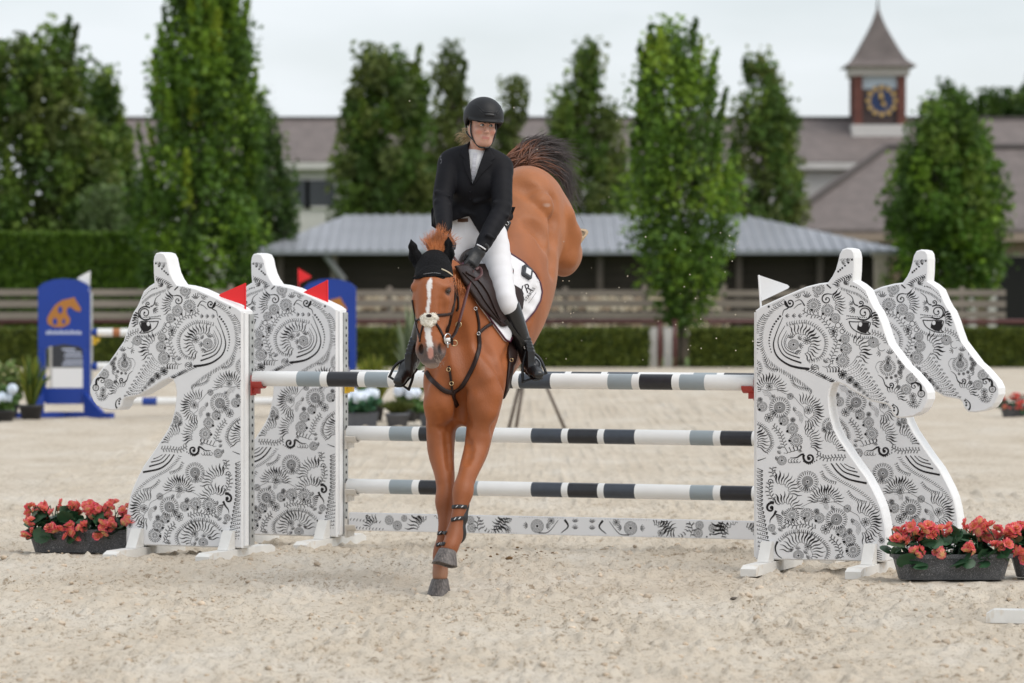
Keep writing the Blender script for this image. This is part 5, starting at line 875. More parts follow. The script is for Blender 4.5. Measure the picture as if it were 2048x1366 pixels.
tt = np.tile(np.repeat(np.linspace(0, 1, 10), 3), len(tl)); rnd = np.repeat(RNG.random(len(tl)), 30)[:, None]; dark = lerp(np.array([.032, .020, .019]), np.array([.075, .06, .058]), rnd); red = lerp(np.array([.22, .075, .03]), np.array([.12, .045, .024]), rnd)
mk = sstep(tt + (rnd[:, 0] - .5) * .3, .15, .55)[:, None]; set_col(tail.data, red * (1 - mk) + dark * mk)
tail.data.materials.append(mat('tail_hair', (.05, .03, .03), .45, attr='pigment', sheen=.15)); stuff(tail) if False else None
dk = Body(); dk.cone(P(1062, 362, 23.90), P(1045, 335, 24.0), .045, .03); dk.cone(P(1045, 335, 24.0), P(1062, 312, 24.06), .03, .012)
dv_, dq_ = dk.mesh(.008); link('dock', new_mesh('dock', rel(dv_, horse), dq_, mat('dock_hair', (.13, .05, .024), .6), True), horse)
wk = []
for i in range(26):
    a, _ = H.hit([(RNG.uniform(868, 888), RNG.uniform(708, 731))]); a = a[0]; wk.append(spline([a, a + HF * .012 + HL * RNG.uniform(.0, .02) - UP * .006, a + HF * .018 + HL * RNG.uniform(.005, .05) - UP * RNG.uniform(0, .03)], 4))
fv_, ff_ = hair(wk, .0007); stuff(link('whiskers', new_mesh('whiskers', rel(fv_, horse), ff_, mat('whisker', (.5, .4, .33), .5)), horse))
# ================================================================== the rider
m_skin = mat('skin', (.60, .33, .245), .45, sub=.25, var=.06, scale=30, attr='pigment')
m_jacket = mat('black_jacket_cloth', (.0060, .0060, .0085), .70, var=.25, scale=8, bump=.25, bscale=14, spec=.22)
m_breech = mat('white_breeches', (.76, .75, .77), .7, var=.04, scale=12, bump=.10, bscale=10, sheen=.1)
m_shirt = mat('white_shirt', (.78, .78, .80), .65, var=.05, scale=40, bump=.1, bscale=220)
m_black_leather = mat('black_boot_leather', (.011, .011, .012), .30, var=.3, scale=14, bump=.18, bscale=28, coat=.15)
m_helmet = mat('matt_black_helmet', (.0075, .0078, .009), .55, spec=.35, var=.1, scale=60, bump=.05, bscale=300)
m_gloss_black = mat('gloss_black', (.010, .010, .011), .25)
m_glove = mat('black_glove_leather', (.012, .012, .0135), .42, spec=.5, var=.25, scale=40, bump=.25, bscale=60)
m_blond = mat('blond_hair', (.48, .33, .16), .45, var=.3, scale=30)
m_lip = mat('lips', (.50, .20, .17), .4)
m_white = mat('eye_white', (.50, .47, .45), .35); m_iris = mat('iris', (.05, .07, .09), .2)
m_brow = mat('brown_brow', (.10, .045, .025), .7)
m_steel = mat('polished_steel', (.62, .61, .60), .22, metal=1.0); m_brass = mat('brass_buckle', (.62, .48, .28), .28, metal=1.0)

rider = thing('person', 'rider in black jacket, white breeches and black helmet sitting on the horse', 'person', P(955, 490, 22.95))
def rpart(name, B, h, mt, parent=None, smooth=True):
    v, q = B.mesh(h); return link(name, new_mesh(name, rel(v, rider), q, mt, smooth), parent or rider)
# --- joints
J = dict(pel=P(954, 458, 22.98), wai=P(949, 418, 22.96), che=P(949, 362, 22.90), nek=P(952, 305, 22.86), sR=P(900, 322, 22.88), eR=P(885, 398, 22.74), wR=P(889, 462, 22.54), sL=P(1003, 332, 22.86), eL=P(1003, 420, 22.68), wL=P(963, 495, 22.50),
         hL=P(984, 478, 22.90), kL=P(1010, 598, 22.565), aL=P(1056, 712, 22.68), tL=P(1076, 746, 22.47), hR=P(927, 478, 22.96), kR=P(868, 598, 22.76), aR=P(826, 712, 22.93), tR=P(798, 760, 22.72))
HDY = math.radians(17); hf = np.array([math.sin(HDY), -math.cos(HDY), -.08]); hf = _n(hf); hl = _n(np.array([math.cos(HDY), math.sin(HDY), -.07])); hu = np.cross(hf, hl) * -1
if hu[2] < 0: hu = -hu
HC = P(965, 252, 22.82)                                    # middle of the head
hp = lambda a, b, c: HC + hl * a + hf * b + hu * c          # left, forward, up
# --- skin: one continuous body from head to feet (clothes cover most of it)
S = Body()
S.chain([(J['pel'], .14, .10), (J['wai'], .115, .085), (J['che'], .135, .095), (lerp(J['che'], J['nek'], .72), .12, .07)], k=.05)
S.chain([(J['nek'] - UP * .03, .05, .05), (hp(-.004, -.02, -.085), .052, .055)], k=.03, sub=1)
for s in 'LR':
    S.cone(J['s' + s], J['e' + s], .045, .038); S.cone(J['e' + s], J['w' + s], .036, .026)
    S.cone(J['h' + s], J['k' + s], .070, .048); S.cone(J['k' + s], J['a' + s], .046, .028); S.cone(J['a' + s] - UP * .03, lerp(J['a' + s], J['t' + s], .7) - UP * .02, .022, .016)
AX = (hl, hf, hu)
S.ell(hp(0, -.012, .025), (.074, .093, .098), AX, k=.02)                                  # skull
S.ell(hp(0, .030, -.040), (.060, .058, .070), AX, k=.03)                                  # face
S.ell(hp(0, .052, -.094), (.032, .030, .024), AX, k=.035)                                 # chin
for s in (1, -1):
    S.cone(hp(.052 * s, .0, -.055), hp(.026 * s, .045, -.098), .020, .018, k=.03)         # jaw line
    S.ell(hp(.040 * s, .064, -.024), (.022, .018, .018), AX, k=.025)                      # cheekbone
    S.ell(hp(.027 * s, .087, .007), (.017, .014, .0105), AX, k=.012, op=-1)               # eye socket
    S.cone(hp(.012 * s, .084, .020), hp(.044 * s, .071, .020), .008, .006, k=.012)        # brow ridge
    S.ell(hp(.073 * s, -.008, -.022), (.010, .022, .032), AX, k=.008)                     # ear
    S.ell(hp(.010 * s, .099, -.033), (.0085, .009, .007), AX, k=.006)                     # nostril wing
    S.ell(hp(.0065 * s, .104, -.039), (.0035, .004, .003), AX, k=.004, op=-1)
S.cone(hp(0, .086, .010), hp(0, .109, -.028), .007, .010, k=.012)                         # nose
S.cone(hp(-.020, .083, -.062), hp(.020, .083, -.062), .0075, .0075, k=.012)
S.cone(hp(-.017, .082, -.073), hp(.017, .082, -.073), .0075, .0075, k=.010)
S.cone(hp(-.024, .093, -.0665), hp(.024, .093, -.0665), .0022, .0022, k=.004, op=-1)      # closed mouth
sv_, sq_ = S.mesh(.0045)
sb = link('body', new_mesh('body', rel(sv_, rider), sq_, m_skin, True), rider)
q = (sv_ - HC) @ np.stack(AX, 1); sk = np.tile(np.array([.60, .335, .25]), (len(sv_), 1))
ck = sstep(np.sqrt(((np.abs(q[:, 0]) - .040) / .024) ** 2 + ((q[:, 2] + .035) / .022) ** 2), 1, .2) * (q[:, 1] > .02); sk = sk * (1 - .22 * ck[:, None] * np.array([0, 1, 1]))
lp = sstep(np.abs(q[:, 0]), .026, .020) * sstep(np.abs(q[:, 2] + .067), .0095, .006) * (q[:, 1] > .06); sk = sk * (1 - lp[:, None]) + np.array([.50, .205, .17]) * lp[:, None]
set_col(sb.data, sk)
def ball(name, c, r, mt, parent, sc=(1, 1, 1), root=rider):
    bm = bmesh.new(); bmesh.ops.create_uvsphere(bm, u_segments=14, v_segments=9, radius=r); v = np.array([x.co[:] for x in bm.verts]) * np.array(sc); v = v @ np.stack(AX); f = [[x.index for x in p.verts] for p in bm.faces]; bm.free()
    return link(name, new_mesh(name, rel(v + c, root), f, mt, True), parent)
for s in (1, -1):
    e = ball('eye', hp(.027 * s, .0765, .007), .0122, m_white, rider, (1, .8, .72)); ball('iris', hp(.027 * s + .0035, .0858, .0072), .0060, m_iris, e, (1, .5, 1))
    b = spline([hp(.010 * s, .092, .019), hp(.026 * s, .088, .0265), hp(.044 * s, .074, .021)], 7); g = S.grad(b)
    v, f = ribbon_geo(S.snap(b, .0006), g, np.array([.009, .009, .008, .007, .006, .005, .003]), .002); link('eyebrow', new_mesh('eyebrow', rel(v, rider), f, m_brow, True), rider)
    lsh = spline([hp(.0145 * s, .083, .006), hp(.026 * s, .0868, .0165), hp(.0395 * s, .077, .008)], 7); v, f = tube_geo(lsh, .0013, 5); link('eyelash', new_mesh('eyelash', rel(v, rider), f, m_brow, True), rider)
# --- shirt
T = Body(); T.chain([(J['wai'], .125, .095), (J['che'], .140, .108), (lerp(J['che'], J['nek'], .7), .115, .078)], k=.05); T.chain([(J['nek'] - UP * .06, .075, .066), (J['nek'] + UP * .012, .060, .060)], k=.04, sub=1)
T.cut(J['nek'] + UP * .022 + np.array([0, -.05, -.004]), _n(np.array([0, -.12, 1])))
rpart('shirt', T, .006, m_shirt)
cf, okc = T.hit([(951, 306), (949, 320), (947, 340), (945, 360)], .0015)
v, f = ribbon_geo(cf, T.grad(cf), .022, .0015); bib = link('bib', new_mesh('bib', rel(v, rider), f, mat('ribbed_bib', (.62, .62, .67), .7, var=.25, scale=60, stretch=(.2, .2, 6))), rider)
# --- jacket
K = Body()
K.chain([(P(951, 452, 22.95), .160, .125), (P(949, 418, 22.94), .142, .115), (P(949, 385, 22.91), .142, .122), (P(950, 350, 22.88), .150, .124), (P(952, 322, 22.87), .120, .092), (J['nek'] + UP * -.005, .070, .070)], k=.06)
for s in (1, -1): K.ell(P(949 + 20 * s, 372, 22.82), (.06, .055, .065), k=.05)
for s in 'LR':
    K.cone(lerp(J['s' + s], J['nek'], .25), J['s' + s] - UP * .02, .068, .066, k=.06)
    K.chain([(J['s' + s], .064, .064), (lerp(J['s' + s], J['e' + s], .5), .060, .062), (J['e' + s], .054, .056), (lerp(J['e' + s], J['w' + s], .5), .049, .05), (J['w' + s], .040, .042)], k=.03)
    K.cut(lerp(J['e' + s], J['w' + s], 1.0), J['w' + s] - J['e' + s]) if False else None
K.ell(P(976, 447, 22.84), (.075, .06, .105), k=.05); K.ell(P(912, 432, 22.88), (.075, .07, .07), k=.05)      # front skirts
K.cone(P(1008, 428, 22.98), P(1020, 432, 23.02), (.045, .05), (.02, .03), k=.05); K.cone(P(880, 425, 23.02), P(871, 438, 23.06), (.04, .05), (.02, .05), k=.05)
# crumples at elbows and waist
def folds(pts, r):
    for a, b in pts: K.cone(P(*a), P(*b), r, r * .5, k=.02)
folds([((872, 385, 22.70), (899, 392, 22.68)), ((873, 404, 22.67), (900, 409, 22.66)), ((990, 405, 22.65), (1018, 412, 22.66)), ((985, 425, 22.62), (1016, 432, 22.62)), ((925, 424, 22.82), (950, 430, 22.815)), ((950, 404, 22.79), (984, 392, 22.80)), ((975, 470, 22.48), (990, 478, 22.50))], .012)
def vneck(p):                                              # the open V: narrow below, wide at the collar
    z0, z1 = J['che'][2] - .028, J['nek'][2] + .06; t = np.clip((p[..., 2] - z0) / (z1 - z0), -1, 1.2)
    xc = lerp(P(944, 372, 22.8)[0], P(955, 290, 22.8)[0], .0) + t * (P(955, 290, 22.8)[0] - P(944, 372, 22.8)[0])
    return np.maximum(np.abs(p[..., 0] - xc) - .062 * np.maximum(t, 0) ** .9 + .02 * np.minimum(t, 0) * -1, p[..., 1] - 22.86)
K.p.append((vneck, P(944, 372, 22.6) - .1, P(955, 275, 22.95) + .1, .004, -1))
def hem(p):                                                # cutaway front below the last button
    z0 = P(940, 432, 22.8)[2]; t = z0 - p[..., 2]; xc = P(940, 432, 22.8)[0] - .01
    d1 = np.where(p[..., 0] > xc, (p[..., 0] - xc) - .60 * t - .004, (xc - p[..., 0]) - 3.2 * t - .004)
    return np.maximum(np.maximum(d1, -t), 22.66 - p[..., 1])
K.p.append((hem, P(900, 480, 22.5) - .15, P(980, 425, 22.9) + .15, .006, -1))
def hem2(p): return p[..., 2] - P(951, 479, 22.85)[2]      # bottom hem of the torso, away from the sleeves
def sleeve_free(p): return np.maximum(hem2(p), np.maximum(22.66 - p[..., 1], -1))
K.p.append((sleeve_free, P(860, 520, 22.5) - .15, P(1040, 470, 23.2) + .2, .006, -1))
jk = rpart('jacket', K, .0055, m_jacket)
def patch(B, px, off, rings=7, thick=.006, n=60, y0=20.5, y1=25.5):
    px = np.asarray(px, float); loop = []
    seg = np.linalg.norm(np.roll(px, -1, 0) - px, axis=1); per = np.cumsum(np.r_[0, seg]); cl = np.vstack([px, px[:1]])
    for d in np.linspace(0, per[-1], n, endpoint=False):
        i = min(np.searchsorted(per, d, 'right') - 1, len(px) - 1); loop.append(lerp(cl[i], cl[i + 1], (d - per[i]) / (seg[i] + 1e-9)))
    loop = np.array(loop); c = loop.mean(0); uv = np.vstack([c + (loop - c) * t for t in np.linspace(1, 0, rings + 1)[:-1]] + [c[None]])
    p, ok = B.hit(uv, off, y0, y1)
    if not ok.all():
        good = np.where(ok)[0]
        for i in np.where(~ok)[0]: p[i] = P(uv[i][0], uv[i][1], p[good[np.argmin(np.linalg.norm(uv[good] - uv[i], axis=1))]][1])
    g = B.grad(p); f = []
    for r in range(rings - 1):
        for j in range(n): f.append((r * n + j, r * n + (j + 1) % n, (r + 1) * n + (j + 1) % n, (r + 1) * n + j))
    for j in range(n): f.append(((rings - 1) * n + j, (rings - 1) * n + (j + 1) % n, rings * n))
    m = len(p); top = p; bot = p - g * thick; f2 = [tuple(reversed([i + m for i in q])) for q in f]; rim = [(j, j + m, (j + 1) % n + m, (j + 1) % n) for j in range(n)]
    return np.vstack([top, bot]), f + f2 + rim, loop
for px in ([(939, 282), (943, 330), (944.5, 371), (932, 345), (925, 322), (930, 316), (920, 308), (928, 294)], [(975, 287), (991, 316), (981, 322), (985, 328), (962, 350), (945, 373), (957, 335), (968, 305)]):
    v, f, _ = patch(K, px, .006, thick=.010); link('lapel', new_mesh('lapel', rel(v, rider), f, m_jacket, True), jk)
for (u, vv) in ((940, 384), (940.5, 399), (939, 428)):
    p, ok = K.hit([(u, vv)], .001); g = K.grad(p)[0]; ball('button', p[0], .0065, m_jacket, jk, (1, .5, 1))
for px in ([(1000, 412), (1031, 414), (1024, 432), (1006, 447), (1000, 430)], [(870, 408), (862, 420), (863, 452), (872, 458), (880, 440)]):   # tails flying out behind
    t0 = np.array([P(u, v_, 23.06 if u < 950 else 23.0) for u, v_ in px]); t1 = t0 + np.array([0, .012, 0]); n = len(px)
    link('jacket_tail', new_mesh('jacket_tail', rel(np.vstack([t0, t1]), rider), [tuple(range(n)), tuple(range(2 * n - 1, n - 1, -1))] + [(i, i + n, (i + 1) % n + n, (i + 1) % n) for i in range(n)], m_jacket), jk)
def text_mesh(txt, size=1.0, bold=False):
    c = bpy.data.curves.new('t', 'FONT'); c.body = txt; c.size = size; c.resolution_u = 3; o = bpy.data.objects.new('t', c); COL.objects.link(o)
    me = bpy.data.meshes.new_from_object(o.evaluated_get(bpy.context.evaluated_depsgraph_get())); v = np.array([x.co[:] for x in me.vertices]); f = [tuple(p.vertices) for p in me.polygons]
    bpy.data.objects.remove(o); bpy.data.curves.remove(c); bpy.data.meshes.remove(me); return v, f
def decal(B, txt, org, xd, yd, off, mt, parent, root, name):
    v, f = text_mesh(txt); uv = np.array(org) + v[:, :1] * np.array(xd) + v[:, 1:2] * np.array(yd); p, ok = B.hit(uv, off)
    if not ok.all(): med = np.median(p[ok][:, 1]) if ok.any() else 22.8; p = np.array([q if o else P(a, b, med) for q, o, (a, b) in zip(p, ok, uv)])
    return link(name, new_mesh(name, rel(p, root), f, mt), parent)
decal(K, '5', (880, 328), (9, -5), (-1, -22), .0012, mat('grey_print', (.09, .09, .10), .6), jk, rider, 'sleeve_number')
# --- breeches, boots
Bz = Body(); Bz.chain([(P(953, 436, 22.96), .135, .11), (J['pel'], .160, .125), (P(955, 478, 22.96), .150, .12)], k=.05)
for s in 'LR':
    Bz.chain([(J['h' + s] + UP * .02, .092, .095), (lerp(J['h' + s], J['k' + s], .5), .080, .082), (J['k' + s], .062, .066), (lerp(J['k' + s], J['a' + s], .22), .055, .056)], k=.04)
bz = rpart('breeches', Bz, .006, m_breech)
cf, okc = Bz.hit([(932, 440), (931, 452), (930, 466)], .001); v, f = ribbon_geo(cf, Bz.grad(cf), .006, .001); link('fly_seam', new_mesh('fly_seam', rel(v, rider), f, m_shirt), bz)
cf, okc = Bz.hit([(916, 440.5), (926, 441), (936, 440)], .001); v, f = ribbon_geo(cf, Bz.grad(cf), .022, .003); link('belt', new_mesh('belt', rel(v, rider), f, mat('brown_belt', (.10, .045, .025), .5)), bz)
for s in 'LR':
    Q = Body(); k_, a_, t_ = J['k' + s], J['a' + s], J['t' + s]; top = lerp(k_, a_, .10)
    Q.chain([(lerp(k_, a_, -.02), .066, .068), (lerp(k_, a_, .25), .062, .066), (lerp(k_, a_, .55), .053, .060), (lerp(k_, a_, .85), .041, .048), (a_ - UP * .01, .040, .050)], k=.02)
    hl_ = a_ - UP * .052 + np.array([0, .035, 0]); Q.cone(hl_ + UP * .01, lerp(a_, t_, .45) - UP * .012, (.034, .038), (.040, .036), k=.03); Q.cone(lerp(a_, t_, .4) - UP * .012, t_ + np.array([0, 0, -.008]), (.042, .034), (.036, .026), k=.03)
    Q.cone(a_ - UP * .012, lerp(a_, t_, .5), .036, .034, k=.03)
    for i in range(5): c0 = lerp(a_, t_, -.05 + i * .09) + UP * (.030 - i * .010) + np.array([0, -.022, 0]); Q.cone(c0 - np.array([.016, 0, 0]), c0 + np.array([.016, 0, 0]), .0065, .0065, k=.012)   # creases over the instep
    nv = _n(k_ - a_); Q.cut(top + nv * .02 + (np.array([.045, 0, .0]) * 0), _n(nv + np.array([.35 if s == 'L' else -.35, 0, 0])))
    bt = rpart('boot', Q, .0055, m_black_leather)
    sole = Body(); sole.cone(hl_ - UP * .030, lerp(hl_, t_, .3) - UP * .036, (.034, .010), (.032, .010), HL); sole.cone(lerp(a_, t_, .45) - UP * .052, t_ - UP * .036, (.043, .008), (.034, .008), HL); v, q_ = sole.mesh(.006); link('sole', new_mesh('sole', rel(v, rider), q_, m_gloss_black, True), bt)
# --- gloves: palm, four curled fingers, thumb closing on the rein
def glove(W, Kn, idx, back, name='glove'):
    W, Kn, idx = map(np.asarray, (W, Kn, idx)); d = _n(Kn - W); idx = _n(idx - d * (idx @ d)); back = _n(back - d * (back @ d) - idx * (back @ idx)); B = Body()
    B.cone(lerp(W, Kn, -.25), lerp(W, Kn, .15), (.036, .030), (.034, .026), idx, k=.02); B.cone(lerp(W, Kn, .15), Kn - d * .012, (.038, .022), (.042, .020), idx, k=.02)
    for i, L in enumerate((.92, 1.0, .95, .78)):
        k0 = Kn + idx * (.031 - .0205 * i) - d * (.002 * i * i); p1 = k0 + d * .038 * L - back * .007; p2 = p1 + d * .010 * L - back * .026 * L; p3 = p2 - d * .022 * L - back * .006
        B.cone(k0, p1, .0106, .0096, k=.003); B.cone(p1, p2, .0096, .0090, k=.003); B.cone(p2, p3, .0092, .0082, k=.004)
    t0 = lerp(W, Kn, .35) + idx * .034 - back * .006; t1 = t0 + d * .034 + idx * .014 - back * .014; t2 = t1 + d * .026 - idx * .006 - back * .012
    B.cone(t0, t1, .0135, .0115, k=.012); B.cone(t1, t2, .0115, .0095, k=.004)
    g = rpart(name, B, .0042, m_glove); v, f = tube_geo([lerp(W, Kn, -.30), lerp(W, Kn, -.12)], [.041, .041], 16); link('cuff', new_mesh('cuff', rel(v, rider), f, m_glove, True), g); return g
glove(lerp(J['wL'], P(942, 533, 22.42), .10), P(942, 529, 22.43), P(930, 522, 22.4) - P(955, 535, 22.43), np.array([.25, -1, .15]))
glove(J['wR'] - UP * .03, P(893, 494, 22.44), np.array([1.0, 0, .2]), np.array([-.1, -1, .5]))
sc_, _ = K.hit([(957, 491), (964, 493.5), (971, 499)], .001)
v, f = tube_geo(spline([P(954, 489, 22.455), P(962, 493, 22.44), P(971, 499, 22.46)], 8), .0045, 8); link('shirt_cuff', new_mesh('shirt_cuff', rel(v, rider), f, m_shirt, True), rider)
# --- helmet
E = Body(); hc = hp(.004, -.008, .052)
E.ell(hc, (.119, .142, .122), AX, k=.01)
E.cut(hp(0, .10, .027), _n(-hu + hf * -.02)) if False else None
def below(p):                                              # lower rim: straight at the brow, dropping behind the ears
    q = (p - HC) @ np.stack(AX, 1); return q[..., 2] - np.where(q[..., 1] > .03, .036, .036 - (.03 - q[..., 1]) * .95)
E.p.append((lambda p: below(p), hc - .2, hc + .2, .006, -1))
E.ell(hp(0, -.012, .02), (.098, .118, .105), AX, k=.006, op=-1)                           # hollow inside
E.cone(hp(-.100, .064, .036), hp(-.062, .125, .031), (.008, .008), (.018, .007), hf, k=.012); E.cone(hp(-.062, .125, .031), hp(.062, .125, .031), (.02, .007), (.02, .007), hf, k=.012); E.cone(hp(.062, .125, .031), hp(.100, .064, .036), (.018, .007), (.008, .008), hf, k=.012)
hm = rpart('helmet', E, .0045, m_helmet)
def on_helmet(a, b, w=.004, t=.0025, mt=m_gloss_black, name='trim'):
    pts = [hp(*lerp(a, b, x)) for x in np.linspace(0, 1, 8)]; pts = E.snap(np.array(pts), .0003); v, f = ribbon_geo(pts, E.grad(pts), w, t); link(name, new_mesh(name, rel(v, rider), f, mt, True), hm)
on_helmet((-.085, .09, .135), (-.036, .13, .088)); on_helmet((-.036, .13, .088), (.036, .13, .088)); on_helmet((.036, .13, .088), (.085, .09, .135)); on_helmet((-.030, .135, .072), (.030, .135, .072), .014, .006, m_gloss_black, 'badge')
on_helmet((-.097, .05, .14), (-.046, .13, .078), .003); on_helmet((.097, .05, .14), (.046, .13, .078), .003)
for s in (1, -1):
    st = spline([hp(.076 * s, .012, .035), hp(.077 * s, .022, -.03), hp(.063 * s, .040, -.082), hp(.030 * s, .060, -.122), hp(0, .066, -.126)], 14); v, f = tube_geo(st, .0052, 8); link('chin_strap', new_mesh('chin_strap', rel(v, rider), f, m_gloss_black, True), hm)
    st = spline([hp(.086 * s, -.055, .0), hp(.083 * s, -.03, -.05), hp(.064 * s, .036, -.084)], 8); v, f = tube_geo(st, .0048, 8); link('chin_strap', new_mesh('chin_strap', rel(v, rider), f, m_gloss_black, True), hm)
hs = tuft([hp(-.05, -.085, -.05), hp(.0, -.10, -.06)], [P(918, 278, 22.98), P(926, 300, 23.0)], 70, .008, .014, lambda f: np.array([-.01, 0, 0])) + tuft([hp(-.085, -.03, -.03)], [P(926, 262, 22.9)], 16, .006, .012, lambda f: np.array([-.012, 0, .0])) + tuft([hp(-.085, -.05, -.06)], [P(908, 278, 22.9)], 14, .006, .014, lambda f: np.array([-.01, 0, .012]))
fv_, ff_ = hair(hs, .0014); link('hair', new_mesh('hair', rel(fv_, rider), ff_, m_blond, True), rider)
# ================================================================== tack
m_leather = mat('dark_brown_leather', (.021, .0098, .0078), .45, spec=.28, var=.3, scale=30, bump=.15, bscale=60)
m_maroon_leather = mat('maroon_rein_leather', (.085, .026, .026), .45, var=.25, scale=30)
m_pad = mat('white_saddle_cloth', (.78, .77, .79), .75, var=.04, scale=25, bump=.15, bscale=45)
m_trim = mat('maroon_piping', (.060, .004, .022), .5)
m_bonnet = mat('black_crochet', (.0065, .0065, .0075), .85, var=.6, scale=110, bump=.8, bscale=150, spec=.2)
m_fleece = mat('cream_sheepskin', (.90, .85, .74), .9, var=.08, scale=80, bump=.5, bscale=140)
def lay(B, px, off=.001, n=None):
    px = np.asarray(px, float); n = n or max(4, int(np.linalg.norm(np.diff(px, axis=0), axis=1).sum() / 4)); q = spline(px, n); p, ok = B.hit(q, off)
    for i in np.where(~ok)[0]:
        g = np.where(ok)[0]
        if len(g): p[i] = P(q[i][0], q[i][1], p[g[np.argmin(abs(g - i))]][1])
    return p
def strap(name, px, width, thick, mt, root, parent=None, B=H, off=.001):
    p = lay(B, px, off); v, f = ribbon_geo(p, B.grad(p), width, thick); return link(name, new_mesh(name, rel(v, root), f, mt, True), parent or root)
def ring(name, c, r, w, nrm, mt, root, parent=None):
    n = _n(nrm); a = _n(np.cross(n, [0, 0, 1.0])) if abs(n[2]) < .9 else np.array([1.0, 0, 0]); b = np.cross(n, a); t = np.linspace(0, 2 * math.pi, 25)
    v, f = tube_geo(c + r * (np.cos(t)[:, None] * a + np.sin(t)[:, None] * b), w, 6, False); return link(name, new_mesh(name, rel(v, root), f, mt, True), parent or root)
def gp(B, u, v, off=0.0): p, ok = B.hit([(u, v)], off); return p[0]
# --- saddle pad with piping and lettering
pad = thing('saddle_pad', 'white saddle pad with maroon piping under the saddle', 'saddle pad', gp(H, 1040, 600))
PADPX = [(925, 528), (938, 566), (958, 606), (986, 645), (1012, 680), (1020, 684), (1025, 672), (1038, 656), (1052, 643), (1070, 622), (1081, 602), (1084.5, 584), (1081, 566), (1070, 546), (1048, 524), (1020, 506), (985, 497), (950, 500)]
v, f, loop = patch(H, PADPX, .014, rings=14, thick=.016, n=140); cloth = link('cloth', new_mesh('cloth', rel(v, pad), f, m_pad, True), pad)
ed = v[:140]; ed = np.vstack([ed, ed[:1]]); tv, tf = tube_geo(ed, .0055, 8, False); link('piping', new_mesh('piping', rel(tv, pad), tf, m_trim, True), pad)
m_ink = mat('dark_print', (.03, .025, .03), .7); m_ink2 = mat('grey_letter_print', (.22, .21, .23), .7)
decal(H, 'YR', (1041, 592), (20, -9), (-9, -24), .0165, m_ink, pad, pad, 'lettering'); decal(H, 'STABLES', (1052, 603), (5.2, -7.0), (-6.5, -4.8), .0165, m_ink, pad, pad, 'lettering'); decal(H, 'HORSES & SPORT', (1057, 606), (2.4, -3.2), (-2.8, -2.1), .0165, m_ink2, pad, pad, 'lettering') if False else None
strap('lettering', [(1057, 606), (1064, 597), (1072, 585)], .003, .0012, m_ink2, pad, B=H, off=.0150)
# --- small device and number holder on the pad
dev = thing('device', 'small dark rounded device with pale screen on the saddle pad', 'device', gp(H, 1053, 545, .016))
c, ok = H.hit([(1053, 545)], .018); g = H.grad(c)[0]; xa = _n(np.array([.92, .2, -.28]) - g * (np.array([.92, .2, -.28]) @ g)); ya = np.cross(g, xa)
def slab(hw, hh, r, z0, z1, cen):
    pts = []
    for cx_, cy_, a0 in ((hw - r, hh - r, 0), (-hw + r, hh - r, 90), (-hw + r, -hh + r, 180), (hw - r, -hh + r, 270)):
        for a in range(0, 91, 15): an = math.radians(a0 + a); pts.append((cx_ + r * math.cos(an), cy_ + r * math.sin(an)))
    n = len(pts); V = [cen + xa * x + ya * y + g * z0 for x, y in pts] + [cen + xa * x + ya * y + g * (z1 - .004) for x, y in pts] + [cen + xa * x * .9 + ya * y * .9 + g * z1 for x, y in pts]
    F = [(i, (i + 1) % n, (i + 1) % n + n, i + n) for i in range(n)] + [(i + n, (i + 1) % n + n, (i + 1) % n + 2 * n, i + 2 * n) for i in range(n)] + [tuple(range(n - 1, -1, -1)), tuple(range(2 * n, 3 * n))]
    return np.array(V), F
m_dev = mat('grey_plastic', (.035, .038, .045), .4); V, F = slab(.036, .039, .014, -.006, .018, c[0]); link('case', new_mesh('case', rel(V, dev), F, m_dev), dev)
V, F = slab(.020, .022, .003, .0165, .0205, c[0]); link('screen', new_mesh('screen', rel(V, dev), F, mat('pale_screen', (.72, .73, .75), .3)), dev)
dv2 = thing('number_disc', 'black oval disc with red mark beside the rider knee', 'disc', gp(H, 1020, 545, .016)); c2, ok = H.hit([(1018, 545)], .018); c = c2; V, F = slab(.026, .042, .022, -.006, .014, c[0]); link('disc', new_mesh('disc', rel(V, dv2), F, m_rubber), dv2)
V, F = slab(.010, .005, .002, .013, .016, c[0] + xa * .008 + ya * .01); link('mark', new_mesh('mark', rel(V, dv2), F, mat('red_print', (.5, .02, .06), .5)), dv2)
# --- saddle
sad = thing('saddle', 'dark brown leather jumping saddle with flaps under the rider', 'saddle', gp(H, 960, 520))
FL = [(913, 531), (938, 526), (985, 528), (1012, 560), (1030, 570), (1043, 578), (1048.5, 596), (1046, 617), (1034, 637), (1014, 652), (1006, 652), (988, 636), (966, 616), (946, 588), (928, 560)]
v, f, loop = patch(H, FL, .030, rings=12, thick=.014, n=110); fl_ = link('flap', new_mesh('flap', rel(v, sad), f, m_leather, True), sad)
strap('welt', [(932, 545), (955, 560), (974, 585), (988, 615), (1000, 640)], .012, .008, m_leather, sad, fl_, off=.030); strap('welt', [(925, 545), (950, 572), (972, 606), (1002, 646)], .006, .006, m_leather, sad, fl_, off=.030)
Z = Body(); Z.chain([(P(930, 527, 22.74), .035, .05), (P(948, 512, 22.84), .08, .04), (P(968, 497, 22.97), .12, .04), (P(985, 472, 23.12), .15, .04), (P(1000, 452, 23.20), .11, .03)], HL, k=.03); v, q_ = Z.mesh(.008); link('seat', new_mesh('seat', rel(v, sad), q_, m_leather, True), sad)
Z = Body(); Z.cone(P(998, 476, 22.90), P(1017, 446, 22.92), .030, .016, k=.02); v, q_ = Z.mesh(.006); lan = link('strap_roll', new_mesh('strap_roll', rel(v, sad), q_, m_gloss_black, True), sad); ring('clip', P(1014, 447, 22.895), .010, .0025, (0, -1, 0), m_steel, sad, lan)
